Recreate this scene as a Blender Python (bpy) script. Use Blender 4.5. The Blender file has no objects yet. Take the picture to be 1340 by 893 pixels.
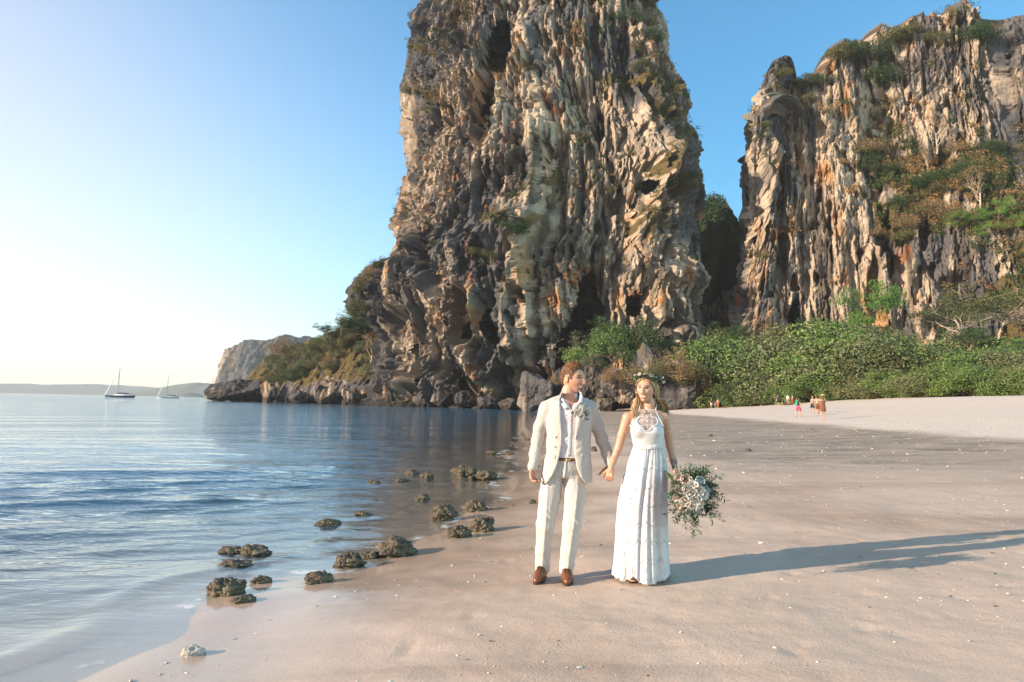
import bpy, bmesh, math, random, time
import numpy as np
from mathutils import Vector, Matrix
T0 = time.time()
R = math.radians
scene = bpy.context.scene
COL = scene.collection

# ------------------------------------------------------------------ camera
FPX, W, H = 930.0, 1340.0, 893.0          # focal length in photo pixels, photo size
PITCH, ROLL = math.atan(81.5 / FPX), R(1.2)
CAM = np.array([0.0, 0.0, 1.62])
_F = np.array([0, math.cos(PITCH), math.sin(PITCH)])
_R0 = np.array([1.0, 0, 0]); _U0 = np.array([0, -math.sin(PITCH), math.cos(PITCH)])
_R = _R0 * math.cos(ROLL) + _U0 * math.sin(ROLL)
_U = -_R0 * math.sin(ROLL) + _U0 * math.cos(ROLL)
cd = bpy.data.cameras.new('camera'); cam = bpy.data.objects.new('camera', cd); COL.objects.link(cam)
cd.sensor_width = 36.0; cd.lens = 36.0 * FPX / W
cd.clip_start = 0.05; cd.clip_end = 20000
m = Matrix.Identity(4)
for i in range(3):
    m[i][0] = _R[i]; m[i][1] = _U[i]; m[i][2] = -_F[i]; m[i][3] = CAM[i]
cam.matrix_world = m
scene.camera = cam

# ------------------------------------------------------------------ sky, sun, exposure
SUN_AZ, SUN_EL = R(-110), R(16)           # azimuth measured from the viewing direction, left is negative
wd = bpy.data.worlds.new('World'); scene.world = wd; wd.use_nodes = True
nt = wd.node_tree; nt.nodes.clear()
sky = nt.nodes.new('ShaderNodeTexSky'); sky.sky_type = 'NISHITA'; sky.sun_disc = False
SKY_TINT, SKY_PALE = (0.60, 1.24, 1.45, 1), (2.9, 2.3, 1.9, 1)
sky.sun_elevation = SUN_EL
sky.altitude = 0; sky.air_density = 1.0; sky.dust_density = 1.0; sky.ozone_density = 1.6
sky.sun_rotation = -SUN_AZ
sdir = Vector((math.sin(SUN_AZ) * math.cos(SUN_EL), math.cos(SUN_AZ) * math.cos(SUN_EL), math.sin(SUN_EL)))
def wn(typ, op=None, a=None, b=None, c=None):
    nd = nt.nodes.new(typ)
    if op: nd.operation = op
    for i, q in enumerate((a, b, c)):
        if q is None: continue
        if isinstance(q, bpy.types.NodeSocket): nt.links.new(q, nd.inputs[i])
        else: nd.inputs[i].default_value = q
    return nd
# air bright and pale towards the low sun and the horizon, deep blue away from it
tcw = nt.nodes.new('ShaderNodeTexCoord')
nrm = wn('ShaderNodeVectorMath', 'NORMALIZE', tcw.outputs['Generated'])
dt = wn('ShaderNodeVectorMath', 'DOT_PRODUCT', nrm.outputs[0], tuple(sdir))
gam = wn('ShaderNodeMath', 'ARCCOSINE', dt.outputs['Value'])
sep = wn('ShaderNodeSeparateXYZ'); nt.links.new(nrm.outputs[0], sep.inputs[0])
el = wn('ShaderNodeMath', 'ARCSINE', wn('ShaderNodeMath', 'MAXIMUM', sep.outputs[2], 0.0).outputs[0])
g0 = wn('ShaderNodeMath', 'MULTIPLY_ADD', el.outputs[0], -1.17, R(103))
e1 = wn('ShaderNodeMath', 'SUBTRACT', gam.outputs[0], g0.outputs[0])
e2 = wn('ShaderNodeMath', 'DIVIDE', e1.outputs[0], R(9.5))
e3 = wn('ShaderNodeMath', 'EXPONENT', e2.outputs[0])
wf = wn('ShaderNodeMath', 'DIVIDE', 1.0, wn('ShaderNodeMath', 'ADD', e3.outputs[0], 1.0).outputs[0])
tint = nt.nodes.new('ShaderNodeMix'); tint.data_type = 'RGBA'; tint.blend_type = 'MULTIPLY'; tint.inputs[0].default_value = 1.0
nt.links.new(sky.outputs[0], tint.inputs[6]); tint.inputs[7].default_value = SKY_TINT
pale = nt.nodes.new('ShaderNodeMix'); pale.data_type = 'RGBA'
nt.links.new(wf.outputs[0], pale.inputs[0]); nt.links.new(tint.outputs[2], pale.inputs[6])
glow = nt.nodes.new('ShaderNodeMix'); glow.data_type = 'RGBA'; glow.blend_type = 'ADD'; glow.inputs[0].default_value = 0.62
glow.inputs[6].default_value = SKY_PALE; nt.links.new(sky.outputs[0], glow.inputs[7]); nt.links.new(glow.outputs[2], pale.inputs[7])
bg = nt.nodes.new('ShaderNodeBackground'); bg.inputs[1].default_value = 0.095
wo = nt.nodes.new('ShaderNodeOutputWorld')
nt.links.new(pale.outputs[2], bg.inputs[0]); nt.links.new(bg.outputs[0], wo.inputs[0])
sl = bpy.data.lights.new('sun', 'SUN'); sl.energy = 5.0; sl.angle = R(0.5); sl.color = (1.0, 0.80, 0.60)
sun = bpy.data.objects.new('sun', sl); COL.objects.link(sun)
sun.rotation_euler = sdir.to_track_quat('Z', 'Y').to_euler(); sun.location = (-30, -10, 40)
vs = scene.view_settings
vs.view_transform = 'Standard'; vs.look = 'None'; vs.gamma = 1.0; vs.use_curve_mapping = False; vs.exposure = 1.2
scene.render.engine = 'CYCLES'
cy = scene.cycles
cy.use_denoising = True; cy.denoiser = 'OPENIMAGEDENOISE'
cy.max_bounces = 6; cy.diffuse_bounces = 3; cy.glossy_bounces = 3; cy.transparent_max_bounces = 16
cy.volume_bounces = 0; cy.caustics_reflective = False; cy.caustics_refractive = False

# ------------------------------------------------------------------ helpers
def ray(u, v):
    x = (u - W / 2) / FPX; y = -(v - H / 2) / FPX
    return _F + x * _R + y * _U
def at(u, v, Y):
    """world point seen at photo pixel (u,v), Y metres ahead"""
    d = ray(u, v); return CAM + d * ((Y - CAM[1]) / d[1])
def gp(u, v, z=0.0):
    d = ray(u, v); return CAM + d * ((z - CAM[2]) / d[2])

def _hash(ix, iy, iz, seed):
    h = (ix.astype(np.uint32) * np.uint32(0x8da6b343)) ^ (iy.astype(np.uint32) * np.uint32(0xd8163841)) ^ \
        (iz.astype(np.uint32) * np.uint32(0xcb1ab31f)) ^ np.uint32((seed * 0x9e3779b1) & 0xffffffff)
    h ^= h >> np.uint32(15); h *= np.uint32(0x2c1b3c6d); h ^= h >> np.uint32(12); h *= np.uint32(0x297a2d39); h ^= h >> np.uint32(15)
    return (h & np.uint32(0xffffff)).astype(np.float32) / np.float32(0x7fffff) - np.float32(1.0)
def noise(x, y, z, seed=0):
    """value noise, -1..1, smooth"""
    x, y, z = np.broadcast_arrays(np.asarray(x, np.float32), np.asarray(y, np.float32), np.asarray(z, np.float32))
    fx, fy, fz = np.floor(x), np.floor(y), np.floor(z)
    ix, iy, iz = fx.astype(np.int32), fy.astype(np.int32), fz.astype(np.int32)
    x = x - fx; y = y - fy; z = z - fz
    x = x * x * x * (x * (x * 6 - 15) + 10); y = y * y * y * (y * (y * 6 - 15) + 10); z = z * z * z * (z * (z * 6 - 15) + 10)
    def c(a, b, d): return _hash(ix + a, iy + b, iz + d, seed)
    x00 = c(0,0,0) * (1 - x) + c(1,0,0) * x; x10 = c(0,1,0) * (1 - x) + c(1,1,0) * x
    x01 = c(0,0,1) * (1 - x) + c(1,0,1) * x; x11 = c(0,1,1) * (1 - x) + c(1,1,1) * x
    y0 = x00 * (1 - y) + x10 * y; y1 = x01 * (1 - y) + x11 * y
    return y0 * (1 - z) + y1 * z
def fbm(x, y, z, oct=4, seed=0, gain=0.5):
    a, t = 1.0, 0.0
    s = 0
    for i in range(oct):
        s = s + a * noise(x, y, z, seed + i * 17); t += a; a *= gain
        x = np.asarray(x) * 2.03 + 3.1; y = np.asarray(y) * 2.03 + 1.7; z = np.asarray(z) * 2.03 + 5.3
    return s / t * 1.5
def ridge(x, y, z, oct=3, seed=0):
    a, t, s = 1.0, 0.0, 0
    for i in range(oct):
        s = s + a * (1 - 2 * np.abs(noise(x, y, z, seed + i * 29))); t += a; a *= 0.5
        x = np.asarray(x) * 2.1 + 1.1; y = np.asarray(y) * 2.1 + 4.7; z = np.asarray(z) * 2.1 + 2.3
    return s / t
def sstep(a, b, x):
    t = np.clip((np.asarray(x, np.float64) - a) / (b - a), 0, 1); return t * t * (3 - 2 * t)

def mesh_np(name, verts, faces, smooth=True, attrs=None):
    """faces: (n,k) int array of equal sized polygons"""
    verts = np.asarray(verts, np.float32); faces = np.asarray(faces, np.int32)
    me = bpy.data.meshes.new(name)
    n, k = faces.shape
    me.vertices.add(len(verts)); me.vertices.foreach_set('co', verts.ravel())
    me.loops.add(n * k); me.loops.foreach_set('vertex_index', faces.ravel())
    me.polygons.add(n)
    me.polygons.foreach_set('loop_start', np.arange(0, n * k, k, dtype=np.int32))
    me.polygons.foreach_set('loop_total', np.full(n, k, np.int32))
    me.polygons.foreach_set('use_smooth', np.full(n, smooth))
    for nm, val in (attrs or {}).items():
        val = np.asarray(val, np.float32)
        if val.ndim == 1:
            a = me.attributes.new(nm, 'FLOAT', 'POINT'); a.data.foreach_set('value', val)
        else:
            if val.shape[1] == 3: val = np.c_[val, np.ones(len(val), np.float32)]
            a = me.attributes.new(nm, 'FLOAT_COLOR', 'POINT'); a.data.foreach_set('color', val.astype(np.float32).ravel())
    me.update(); me.validate()
    return me
def grid_faces(nu, nv, closed_u=False):
    """vertex index = j*nu+i"""
    i = np.arange(nu if closed_u else nu - 1); j = np.arange(nv - 1)
    I, J = np.meshgrid(i, j); I2 = (I + 1) % nu
    return np.stack([J * nu + I, J * nu + I2, (J + 1) * nu + I2, (J + 1) * nu + I], -1).reshape(-1, 4)
def link(name, me, mat=None, parent=None):
    o = bpy.data.objects.new(name, me); COL.objects.link(o)
    if mat is not None:
        for mm in (mat if isinstance(mat, (list, tuple)) else [mat]): o.data.materials.append(mm)
    if parent is not None: o.parent = parent
    return o
def tag(o, label=None, cat=None, group=None, kind=None):
    if label: o['label'] = label
    if cat: o['category'] = cat
    if group: o['group'] = group
    if kind: o['kind'] = kind
    return o
def empty(name, loc=(0, 0, 0), rz=0.0):
    o = bpy.data.objects.new(name, None); COL.objects.link(o); o.location = loc; o.rotation_euler = (0, 0, rz)
    o.empty_display_size = 0.2
    return o
def copy_tree(o, parent=None):
    c = o.copy(); COL.objects.link(c); c.parent = parent
    for ch in list(o.children): copy_tree(ch, c)
    return c

class NT:
    """small node helper"""
    def __init__(s, name, rough=0.8):
        s.m = bpy.data.materials.new(name); s.m.use_nodes = True
        s.t = s.m.node_tree; s.t.nodes.clear()
        s.out = s.n('ShaderNodeOutputMaterial')
    def n(s, typ, **kw):
        nd = s.t.nodes.new(typ)
        for k, v in kw.items(): setattr(nd, k, v)
        return nd
    def l(s, a, b): s.t.links.new(a, b); return b
    def put(s, sock, v):
        if isinstance(v, bpy.types.NodeSocket): s.t.links.new(v, sock)
        elif isinstance(v, (tuple, list)) and len(v) == 3 and sock.type == 'RGBA': sock.default_value = (*v, 1)
        else: sock.default_value = v
    def obj(s, scale=(1, 1, 1), co='Object'):
        tc = s.n('ShaderNodeTexCoord'); mp = s.n('ShaderNodeMapping'); mp.inputs['Scale'].default_value = scale
        s.l(tc.outputs[co], mp.inputs[0]); return mp.outputs[0]
    def noise(s, vec, scale, detail=4, rough=0.55, dist=0.0, out=0):
        nd = s.n('ShaderNodeTexNoise'); s.l(vec, nd.inputs['Vector'])
        nd.inputs['Scale'].default_value = scale; nd.inputs['Detail'].default_value = detail
        nd.inputs['Roughness'].default_value = rough; nd.inputs['Distortion'].default_value = dist
        return nd.outputs[out]
    def vor(s, vec, scale, feature='F1', out='Distance'):
        nd = s.n('ShaderNodeTexVoronoi', feature=feature); s.l(vec, nd.inputs['Vector']); nd.inputs['Scale'].default_value = scale
        return nd.outputs[out]
    def ramp(s, fac, stops):
        nd = s.n('ShaderNodeValToRGB'); s.l(fac, nd.inputs[0]); e = nd.color_ramp.elements
        while len(e) < len(stops): e.new(0.5)
        for i, (p, c) in enumerate(stops):
            e[i].position = p; e[i].color = (*c, 1) if isinstance(c, tuple) else (c, c, c, 1)
        return nd.outputs[0]
    def rng(s, v, a, b, c=0.0, d=1.0):
        nd = s.n('ShaderNodeMapRange'); s.put(nd.inputs[0], v)
        for i, q in enumerate((a, b, c, d)): nd.inputs[i + 1].default_value = q
        return nd.outputs[0]
    def mix(s, f, a, b, mode='MIX'):
        nd = s.n('ShaderNodeMix', data_type='RGBA', blend_type=mode)
        s.put(nd.inputs[0], f); s.put(nd.inputs[6], a); s.put(nd.inputs[7], b); return nd.outputs[2]
    def math(s, op, a, b=0.0):
        nd = s.n('ShaderNodeMath', operation=op); s.put(nd.inputs[0], a); s.put(nd.inputs[1], b); return nd.outputs[0]
    def attr(s, name, out='Fac'):
        nd = s.n('ShaderNodeAttribute', attribute_name=name); return nd.outputs[out]
    def bump(s, h, strength=0.3, dist=0.02, normal=None):
        nd = s.n('ShaderNodeBump'); s.l(h, nd.inputs['Height']); nd.inputs['Strength'].default_value = strength
        nd.inputs['Distance'].default_value = dist
        if normal is not None: s.l(normal, nd.inputs['Normal'])
        return nd.outputs[0]
    def bsdf(s, color, rough=0.8, normal=None, spec=0.5, **kw):
        b = s.n('ShaderNodeBsdfPrincipled'); s.put(b.inputs['Base Color'], color); s.put(b.inputs['Roughness'], rough)
        s.put(b.inputs['Specular IOR Level'], spec)
        if normal is not None: s.l(normal, b.inputs['Normal'])
        for k, v in kw.items(): s.put(b.inputs[k.replace('_', ' ')], v)
        return b
    def done(s, sh):
        s.l(sh.outputs[0], s.out.inputs[0]); return s.m
# ------------------------------------------------------------------ ground and sea
SHORE_PX = [(50, 893), (155, 852), (262, 808), (368, 772), (460, 752), (520, 724), (560, 700), (600, 668), (650, 650), (664, 622),
            (668, 596), (680, 572), (694, 553), (706, 543)]
_sh = [gp(u, v)[:2] for u, v in SHORE_PX]
d0 = _sh[0] - _sh[2]; d0 = d0 / np.linalg.norm(d0)
SHORE = [_sh[0] + d0 * 6000, _sh[0] + d0 * 60] + _sh + [np.array([12.0, 150.0]), np.array([12.0, 260.0]), np.array([-80.0, 420.0]), np.array([-80.0, 9000.0])]
SHORE = np.array(SHORE)
def shore_dist(x, y):
    """signed distance to the waterline, positive inland"""
    best = np.full(np.shape(x), 1e12); sg = np.zeros(np.shape(x))
    for a, b in zip(SHORE[:-1], SHORE[1:]):
        d = b - a; L2 = d @ d
        t = np.clip(((x - a[0]) * d[0] + (y - a[1]) * d[1]) / L2, 0, 1)
        qx = x - (a[0] + t * d[0]); qy = y - (a[1] + t * d[1]); q = qx * qx + qy * qy
        cr = -(d[0] * qy - d[1] * qx)
        m_ = q < best - 1e-9
        best = np.where(m_, q, best); sg = np.where(m_, np.sign(cr), sg)
    return np.sqrt(best) * np.where(sg == 0, 1, sg)
_hs = np.array([-9000, -1000, -60, -20, -8, -3, -1, 0, 1.0, 2, 3, 6, 12, 18, 25, 35, 50, 80, 200, 9000])
_hz = np.array([-7, -6.5, -3.2, -1.3, -0.5, -0.17, -0.045, 0, 0.085, 0.17, 0.22, 0.29, 0.44, 0.74, 1.25, 2.0, 3.5, 4.6, 8, 9])
def ground_z(x, y, s=None, detail=True):
    x = np.asarray(x, np.float64); y = np.asarray(y, np.float64)
    if s is None: s = shore_dist(x, y)
    near = np.exp(-(x * x + y * y) / 60.0 ** 2)
    s2 = s + 0.5 * fbm(x * 0.5, y * 0.5, 0, 3, 5) * sstep(200, 20, y) + 0.12 * noise(x * 2.2, y * 2.2, 0, 9) * near
    z = np.interp(s2, _hs, _hz)
    if detail:
        z = z + near * (0.018 * noise(x * 0.35, y * 0.5, 0, 3) + 0.008 * noise(x * 1.3, y * 1.6, 0, 4) + 0.006 * fbm(x * 3.5, y * 4.5, 0, 3, 14) + 0.0022 * fbm(x * 13, y * 13, 0, 2, 15)) * sstep(-0.3, 2.0, s2)
        z = z + sstep(10, 30, y) * sstep(20, 6, np.abs(s2 - 11)) * 0.02 * fbm(x * 1.1, y * 0.7, 0, 3, 8)
        z = z + 0.12 * sstep(20, 60, y) * fbm(x * 0.12, y * 0.12, 0, 3, 12) * sstep(4, 24, s2)
    # wooded talus rising to the foot of the right-hand cliff
    a_, b_ = np.array([60.0, 232.0]), np.array([128.0, 165.0]); dd = b_ - a_; nn = np.array([dd[1], -dd[0]]) / np.hypot(*dd)
    dl = np.abs((x - a_[0]) * nn[0] + (y - a_[1]) * nn[1])
    z = z + 9.0 * sstep(58, 10, dl) * sstep(14, 40, x) * sstep(26, 44, s) * (y < 600)
    return z
def gz(x, y): return float(ground_z(np.array([x]), np.array([y]))[0])

def stretch_grid(n, a, b, cx, cy):
    t = np.linspace(-1, 1, n)
    g = a * np.sinh(b * t)
    X, Y = np.meshgrid(g + cx, g + cy); return X.ravel(), Y.ravel()

def axis(lo, hi, h, reach, ratio=1.045):
    """even steps between lo and hi, growing steps beyond"""
    mid = np.arange(lo, hi + h / 2, h); out = []; d_, x_ = h, 0.0
    while x_ < reach: d_ *= ratio; x_ += d_; out.append(x_)
    out = np.array(out); return np.r_[lo - out[::-1], mid, mid[-1] + out]
def axis_grid(ax, ay): X, Y = np.meshgrid(ax, ay); return X.ravel(), Y.ravel()
gax, gay = axis(-2.6, 6.6, 0.048, 6000, 1.075), axis(3.0, 8.2, 0.048, 6000, 1.075)
gx, gy = axis_grid(gax, gay)
gs = shore_dist(gx, gy)
gzv = ground_z(gx, gy, gs)
# footprints pressed into the damp sand: two shallow trails and some stray prints
rng = np.random.default_rng(4)
def press(px, py, ang, L=0.27, Wd=0.10, dep=0.026):
    global gzv
    m_ = (np.abs(gx - px) < 0.4) & (np.abs(gy - py) < 0.4)
    dx = gx[m_] - px; dy = gy[m_] - py
    a = dx * math.cos(ang) + dy * math.sin(ang); b = -dx * math.sin(ang) + dy * math.cos(ang)
    w_ = Wd / 2 * (0.72 + 0.28 * np.cos((a / L - 0.28) * 5.0))                 # broad ball, narrow waist, round heel
    r = np.sqrt((a / (L / 2)) ** 4 + (b / w_) ** 2)
    n_ = 0.35 * noise(gx[m_] * 14, gy[m_] * 14, 0, 71)
    gzv[m_] += -dep * (1 - sstep(0.35, 1.05, r + n_)) * (0.75 + 0.35 * np.cos(a / L * 6)) + 0.45 * dep * np.exp(-((r - 1.25) / 0.3) ** 2) * (0.6 + n_)
for (u0, v0, u1, v1, n) in [(1000, 690, 1260, 640, 9), (985, 800, 1140, 830, 5), (1140, 850, 1330, 770, 8), (1040, 880, 1010, 740, 7),
                            (930, 640, 1130, 610, 9), (1180, 700, 1330, 690, 6), (728, 745, 772, 610, 8), (845, 740, 858, 610, 8), (560, 850, 700, 700, 6), (780, 840, 900, 800, 4), (900, 870, 1320, 850, 9), (1150, 800, 1330, 800, 6), (1060, 690, 1180, 760, 5), (1250, 640, 1330, 760, 6), (860, 660, 1000, 730, 5)]:
    A, B = gp(u0, v0, 0.15), gp(u1, v1, 0.15); dd = B - A; an = math.atan2(dd[1], dd[0]); L = np.hypot(dd[0], dd[1])
    k = max(2, int(L / 0.62))
    for i in range(k + 1):
        p = A + dd * i / k; s_ = (-1) ** i * 0.08
        press(p[0] - math.sin(an) * s_ + rng.normal(0, .04), p[1] + math.cos(an) * s_ + rng.normal(0, .04), an + rng.normal(0, .15), L=rng.uniform(.24, .29), Wd=rng.uniform(.09, .115), dep=rng.uniform(.005, .016))
ground_me = mesh_np('ground', np.c_[gx, gy, gzv], grid_faces(len(gax), len(gay)), True, {'shore': np.clip(gs, -50, 200)})

N = NT('sand')
v = N.obj(); sh = N.attr('shore')
sepn = N.n('ShaderNodeSeparateXYZ'); N.l(v, sepn.inputs[0])
n_big = N.noise(v, 0.35, 4); n_mid = N.noise(v, 2.2, 5); n_fine = N.noise(v, 60, 3, 0.7); n_grain = N.noise(v, 420, 2, 0.8)
vs_ = N.obj((0.35, 1.0, 1.0)); n_str = N.noise(vs_, 0.9, 5, 0.65, 0.4)
shw = N.math('ADD', sh, N.math('MULTIPLY', N.math('SUBTRACT', n_mid, 0.5), 1.1))
shb = N.math('ADD', sh, N.math('MULTIPLY', N.math('SUBTRACT', n_big, 0.5), 3.0))
damp = N.mix(n_str, (0.52, 0.405, 0.32), (0.62, 0.49, 0.395))
damp = N.mix(N.rng(n_big, 0.50, 0.72), damp, (0.41, 0.305, 0.23))
dmp = N.rng(N.noise(N.obj((0.12, 0.8, 1)), 0.8, 4, 0.6, 0.3), 0.52, 0.66)
damp = N.mix(N.math('MULTIPLY', dmp, 0.7), damp, (0.34, 0.25, 0.19))
dry = N.mix(n_mid, (0.62, 0.53, 0.455), (0.70, 0.61, 0.53))
c = N.mix(N.rng(shb, 15.5, 19), damp, dry)
# coral rubble flat: grey wet sand with pale fragments
far = N.math('MULTIPLY', N.rng(sepn.outputs[1], 13.0, 19.0), N.rng(shb, 18.2, 16.6))
far = N.math('MULTIPLY', far, N.rng(shb, 3.0, 5.5))
rub = N.ramp(N.noise(N.obj((0.5, 1.4, 1)), 1.1, 6, 0.72, 0.6), [(0.36, (0.17, 0.14, 0.115)), (0.50, (0.33, 0.27, 0.215)), (0.66, (0.52, 0.42, 0.34))])
spk = N.rng(N.vor(v, 5.5), 0.10, 0.05)
band = N.rng(N.noise(N.obj((0.10, 0.55, 1)), 1.0, 4, 0.6, 0.3), 0.48, 0.62)
rub = N.mix(N.math('MULTIPLY', band, 0.7), rub, (0.42, 0.33, 0.265))
rub = N.mix(N.math('MULTIPLY', spk, 0.8), rub, (0.62, 0.55, 0.48))
c = N.mix(far, c, rub)
wet = N.rng(shw, 2.0, 0.5)                                  # saturated strip along the waterline
c = N.mix(N.math('MULTIPLY', wet, 0.5), c, (0.34, 0.25, 0.19))
und = N.rng(sh, -0.5, -9.0)
c = N.mix(und, c, (0.20, 0.20, 0.16))
c = N.mix(N.rng(n_fine, 0.30, 0.75), N.mix(1.0, c, (0.80, 0.78, 0.76), 'MULTIPLY'), c)
grain = N.rng(n_grain, 0.3, 0.7, 0.88, 1.08)
cg = N.n('ShaderNodeVectorMath', operation='SCALE'); N.l(c, cg.inputs[0]); N.l(grain, cg.inputs[3])
rough = N.math('SUBTRACT', N.rng(shw, 0.3, 3.0, 0.07, 0.62), N.math('MULTIPLY', far, 0.12))
hgt = N.math('ADD', N.math('MULTIPLY', n_fine, 0.25), N.math('ADD', N.math('MULTIPLY', n_mid, 1.2), N.math('MULTIPLY', n_grain, 0.05)))
hgt = N.math('ADD', hgt, N.math('MULTIPLY', spk, N.math('MULTIPLY', far, 1.2)))
bs = N.rng(shw, 0.4, 3.0, 0.03, 0.9)
bn = N.n('ShaderNodeBump'); N.l(hgt, bn.inputs['Height']); N.l(bs, bn.inputs['Strength']); bn.inputs['Distance'].default_value = 0.025
SAND = N.done(N.bsdf(cg.outputs[0], rough, bn.outputs[0], 0.4))
ground = link('beach_sand', ground_me, SAND); tag(ground, 'pale pink sand beach, wet along the waterline and dry by the bushes', 'beach', kind='structure')

# sea surface: real wavelets near the shore, finer ripple as relief
wax, way = axis(-9.0, 1.0, 0.062, 6000, 1.05), axis(3.2, 14, 0.062, 6000, 1.05)
wx, wy = axis_grid(wax, way)
ws = shore_dist(wx, wy); wg = ground_z(wx, wy, ws)
dep = np.clip(-wg, 0, 10)
dist = np.hypot(wx - 3, wy - 2)
wz = np.zeros_like(wx)
amp = 0.25 * sstep(0.0, -0.6, ws) + 0.75 * sstep(-0.4, -4.0, ws)
for (lam, am, dirx, diry, sd) in [(2.6, 0.040, 0.42, -0.91, 1), (1.5, 0.034, 0.52, -0.85, 2), (0.95, 0.028, 0.30, -0.95, 3), (0.55, 0.017, 0.50, -0.87, 4), (0.36, 0.010, 0.35, -0.94, 7),
                                  (7.0, 0.012, 0.5, -0.86, 5), (16, 0.016, 0.45, -0.89, 6)]:
    ph = (wx * dirx + wy * diry) / lam * 2 * math.pi + 2.2 * fbm(wx / lam / 3.2, wy / lam / 3.2, 0, 2, 60 + sd)
    w_ = (0.5 + 0.5 * np.sin(ph)) ** 1.6 - 0.4
    mod = 0.55 + 0.9 * noise(wx / lam / 4, wy / lam / 4, 3, 70 + sd)
    cell = np.maximum(np.abs(np.gradient(wax))[None, :], np.abs(np.gradient(way))[:, None]).ravel()
    wz += am * w_ * mod * amp * sstep(0.40, 0.15, cell / lam)
# a low wash rolling up the sand, following the waterline
s_n = ws + 0.35 * fbm(wx * 0.45, wy * 0.45, 0, 3, 33)
wash = np.exp(-((s_n + 0.80) / 0.16) ** 2) * sstep(14, 5, dist) + 0.5 * np.exp(-((s_n + 2.4) / 0.30) ** 2) * sstep(20, 8, dist)
wz += 0.030 * wash * (0.7 + 0.5 * noise(wx * 0.8, wy * 0.8, 0, 44))
keep = (ws < 3.0)
f = grid_faces(len(wax), len(way)); f = f[keep[f].all(1)]
used = np.unique(f); remap = np.full(len(wx), -1, np.int64); remap[used] = np.arange(len(used))
water_me = mesh_np('sea', np.c_[wx, wy, wz][used], remap[f], True, {'depth': dep[used], 'shore': np.clip(ws, -200, 50)[used], 'wash': wash[used]})
N = NT('sea_water')
v = N.obj((1, 1, 1)); v2 = N.obj((0.8, 1.25, 1)); v3 = N.obj((0.35, 1.0, 1))
sh = N.attr('shore')
h1 = N.noise(v2, 4.2, 3, 0.55, 0.5); h2 = N.noise(v3, 0.9, 4, 0.6, 0.5); h3 = N.noise(v2, 12, 3, 0.6)
h4 = N.noise(v3, 0.16, 4, 0.6)
hh = N.math('ADD', N.math('MULTIPLY', h1, 0.050), N.math('ADD', N.math('MULTIPLY', h2, 0.20), N.math('ADD', N.math('MULTIPLY', h3, 0.016), N.math('MULTIPLY', h4, 0.5))))
calm = N.rng(sh, -0.1, -3.5, 0.10, 1.0)
bn = N.n('ShaderNodeBump'); N.l(hh, bn.inputs['Height']); N.l(calm, bn.inputs['Strength']); bn.inputs['Distance'].default_value = 0.55
geo = N.n('ShaderNodeNewGeometry'); dp = N.n('ShaderNodeVectorMath', operation='DOT_PRODUCT'); N.l(geo.outputs['Incoming'], dp.inputs[0]); N.l(bn.outputs[0], dp.inputs[1])
cosi = N.math('MINIMUM', N.math('ABSOLUTE', dp.outputs['Value']), 1.0)
frv = N.math('ADD', 0.02, N.math('MULTIPLY', 0.98, N.math('POWER', N.math('SUBTRACT', 1.0, cosi), 5.0)))
gl = N.n('ShaderNodeBsdfGlossy'); gl.inputs['Roughness'].default_value = 0.03; N.l(bn.outputs[0], gl.inputs['Normal']); gl.inputs[0].default_value = (1, 1, 1, 1)
tr = N.n('ShaderNodeBsdfTransparent'); tr.inputs[0].default_value = (0.90, 0.95, 0.95, 1)
df = N.n('ShaderNodeBsdfDiffuse'); df.inputs[0].default_value = (0.035, 0.13, 0.22, 1); N.l(bn.outputs[0], df.inputs[2])
turb = N.math('SUBTRACT', 1.0, N.math('POWER', 2.718, N.math('MULTIPLY', N.attr('depth'), -2.6)))
m1 = N.n('ShaderNodeMixShader'); N.l(turb, m1.inputs[0]); N.l(tr.outputs[0], m1.inputs[1]); N.l(df.outputs[0], m1.inputs[2])
foam = N.math('MULTIPLY', N.math('MULTIPLY', N.rng(N.attr('depth'), 0.012, 0.006), N.rng(N.attr('depth'), 0.0, 0.003)), N.rng(N.noise(v, 2.0, 4, 0.7), 0.50, 0.62, 0.0, 0.7))
foam = N.math('MULTIPLY', foam, N.rng(N.vor(v, 34), 0.15, 0.42))
fd = N.n('ShaderNodeBsdfDiffuse'); fd.inputs[0].default_value = (0.75, 0.75, 0.74, 1)
m2 = N.n('ShaderNodeMixShader'); N.l(frv, m2.inputs[0]); N.l(m1.outputs[0], m2.inputs[1]); N.l(gl.outputs[0], m2.inputs[2])
m3 = N.n('ShaderNodeMixShader'); N.l(foam, m3.inputs[0]); N.l(m2.outputs[0], m3.inputs[1]); N.l(fd.outputs[0], m3.inputs[2])
WATER = N.done(m3)
sea = link('sea', water_me, WATER); tag(sea, 'calm rippled blue sea running up onto the sand', 'sea', kind='structure')
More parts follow.
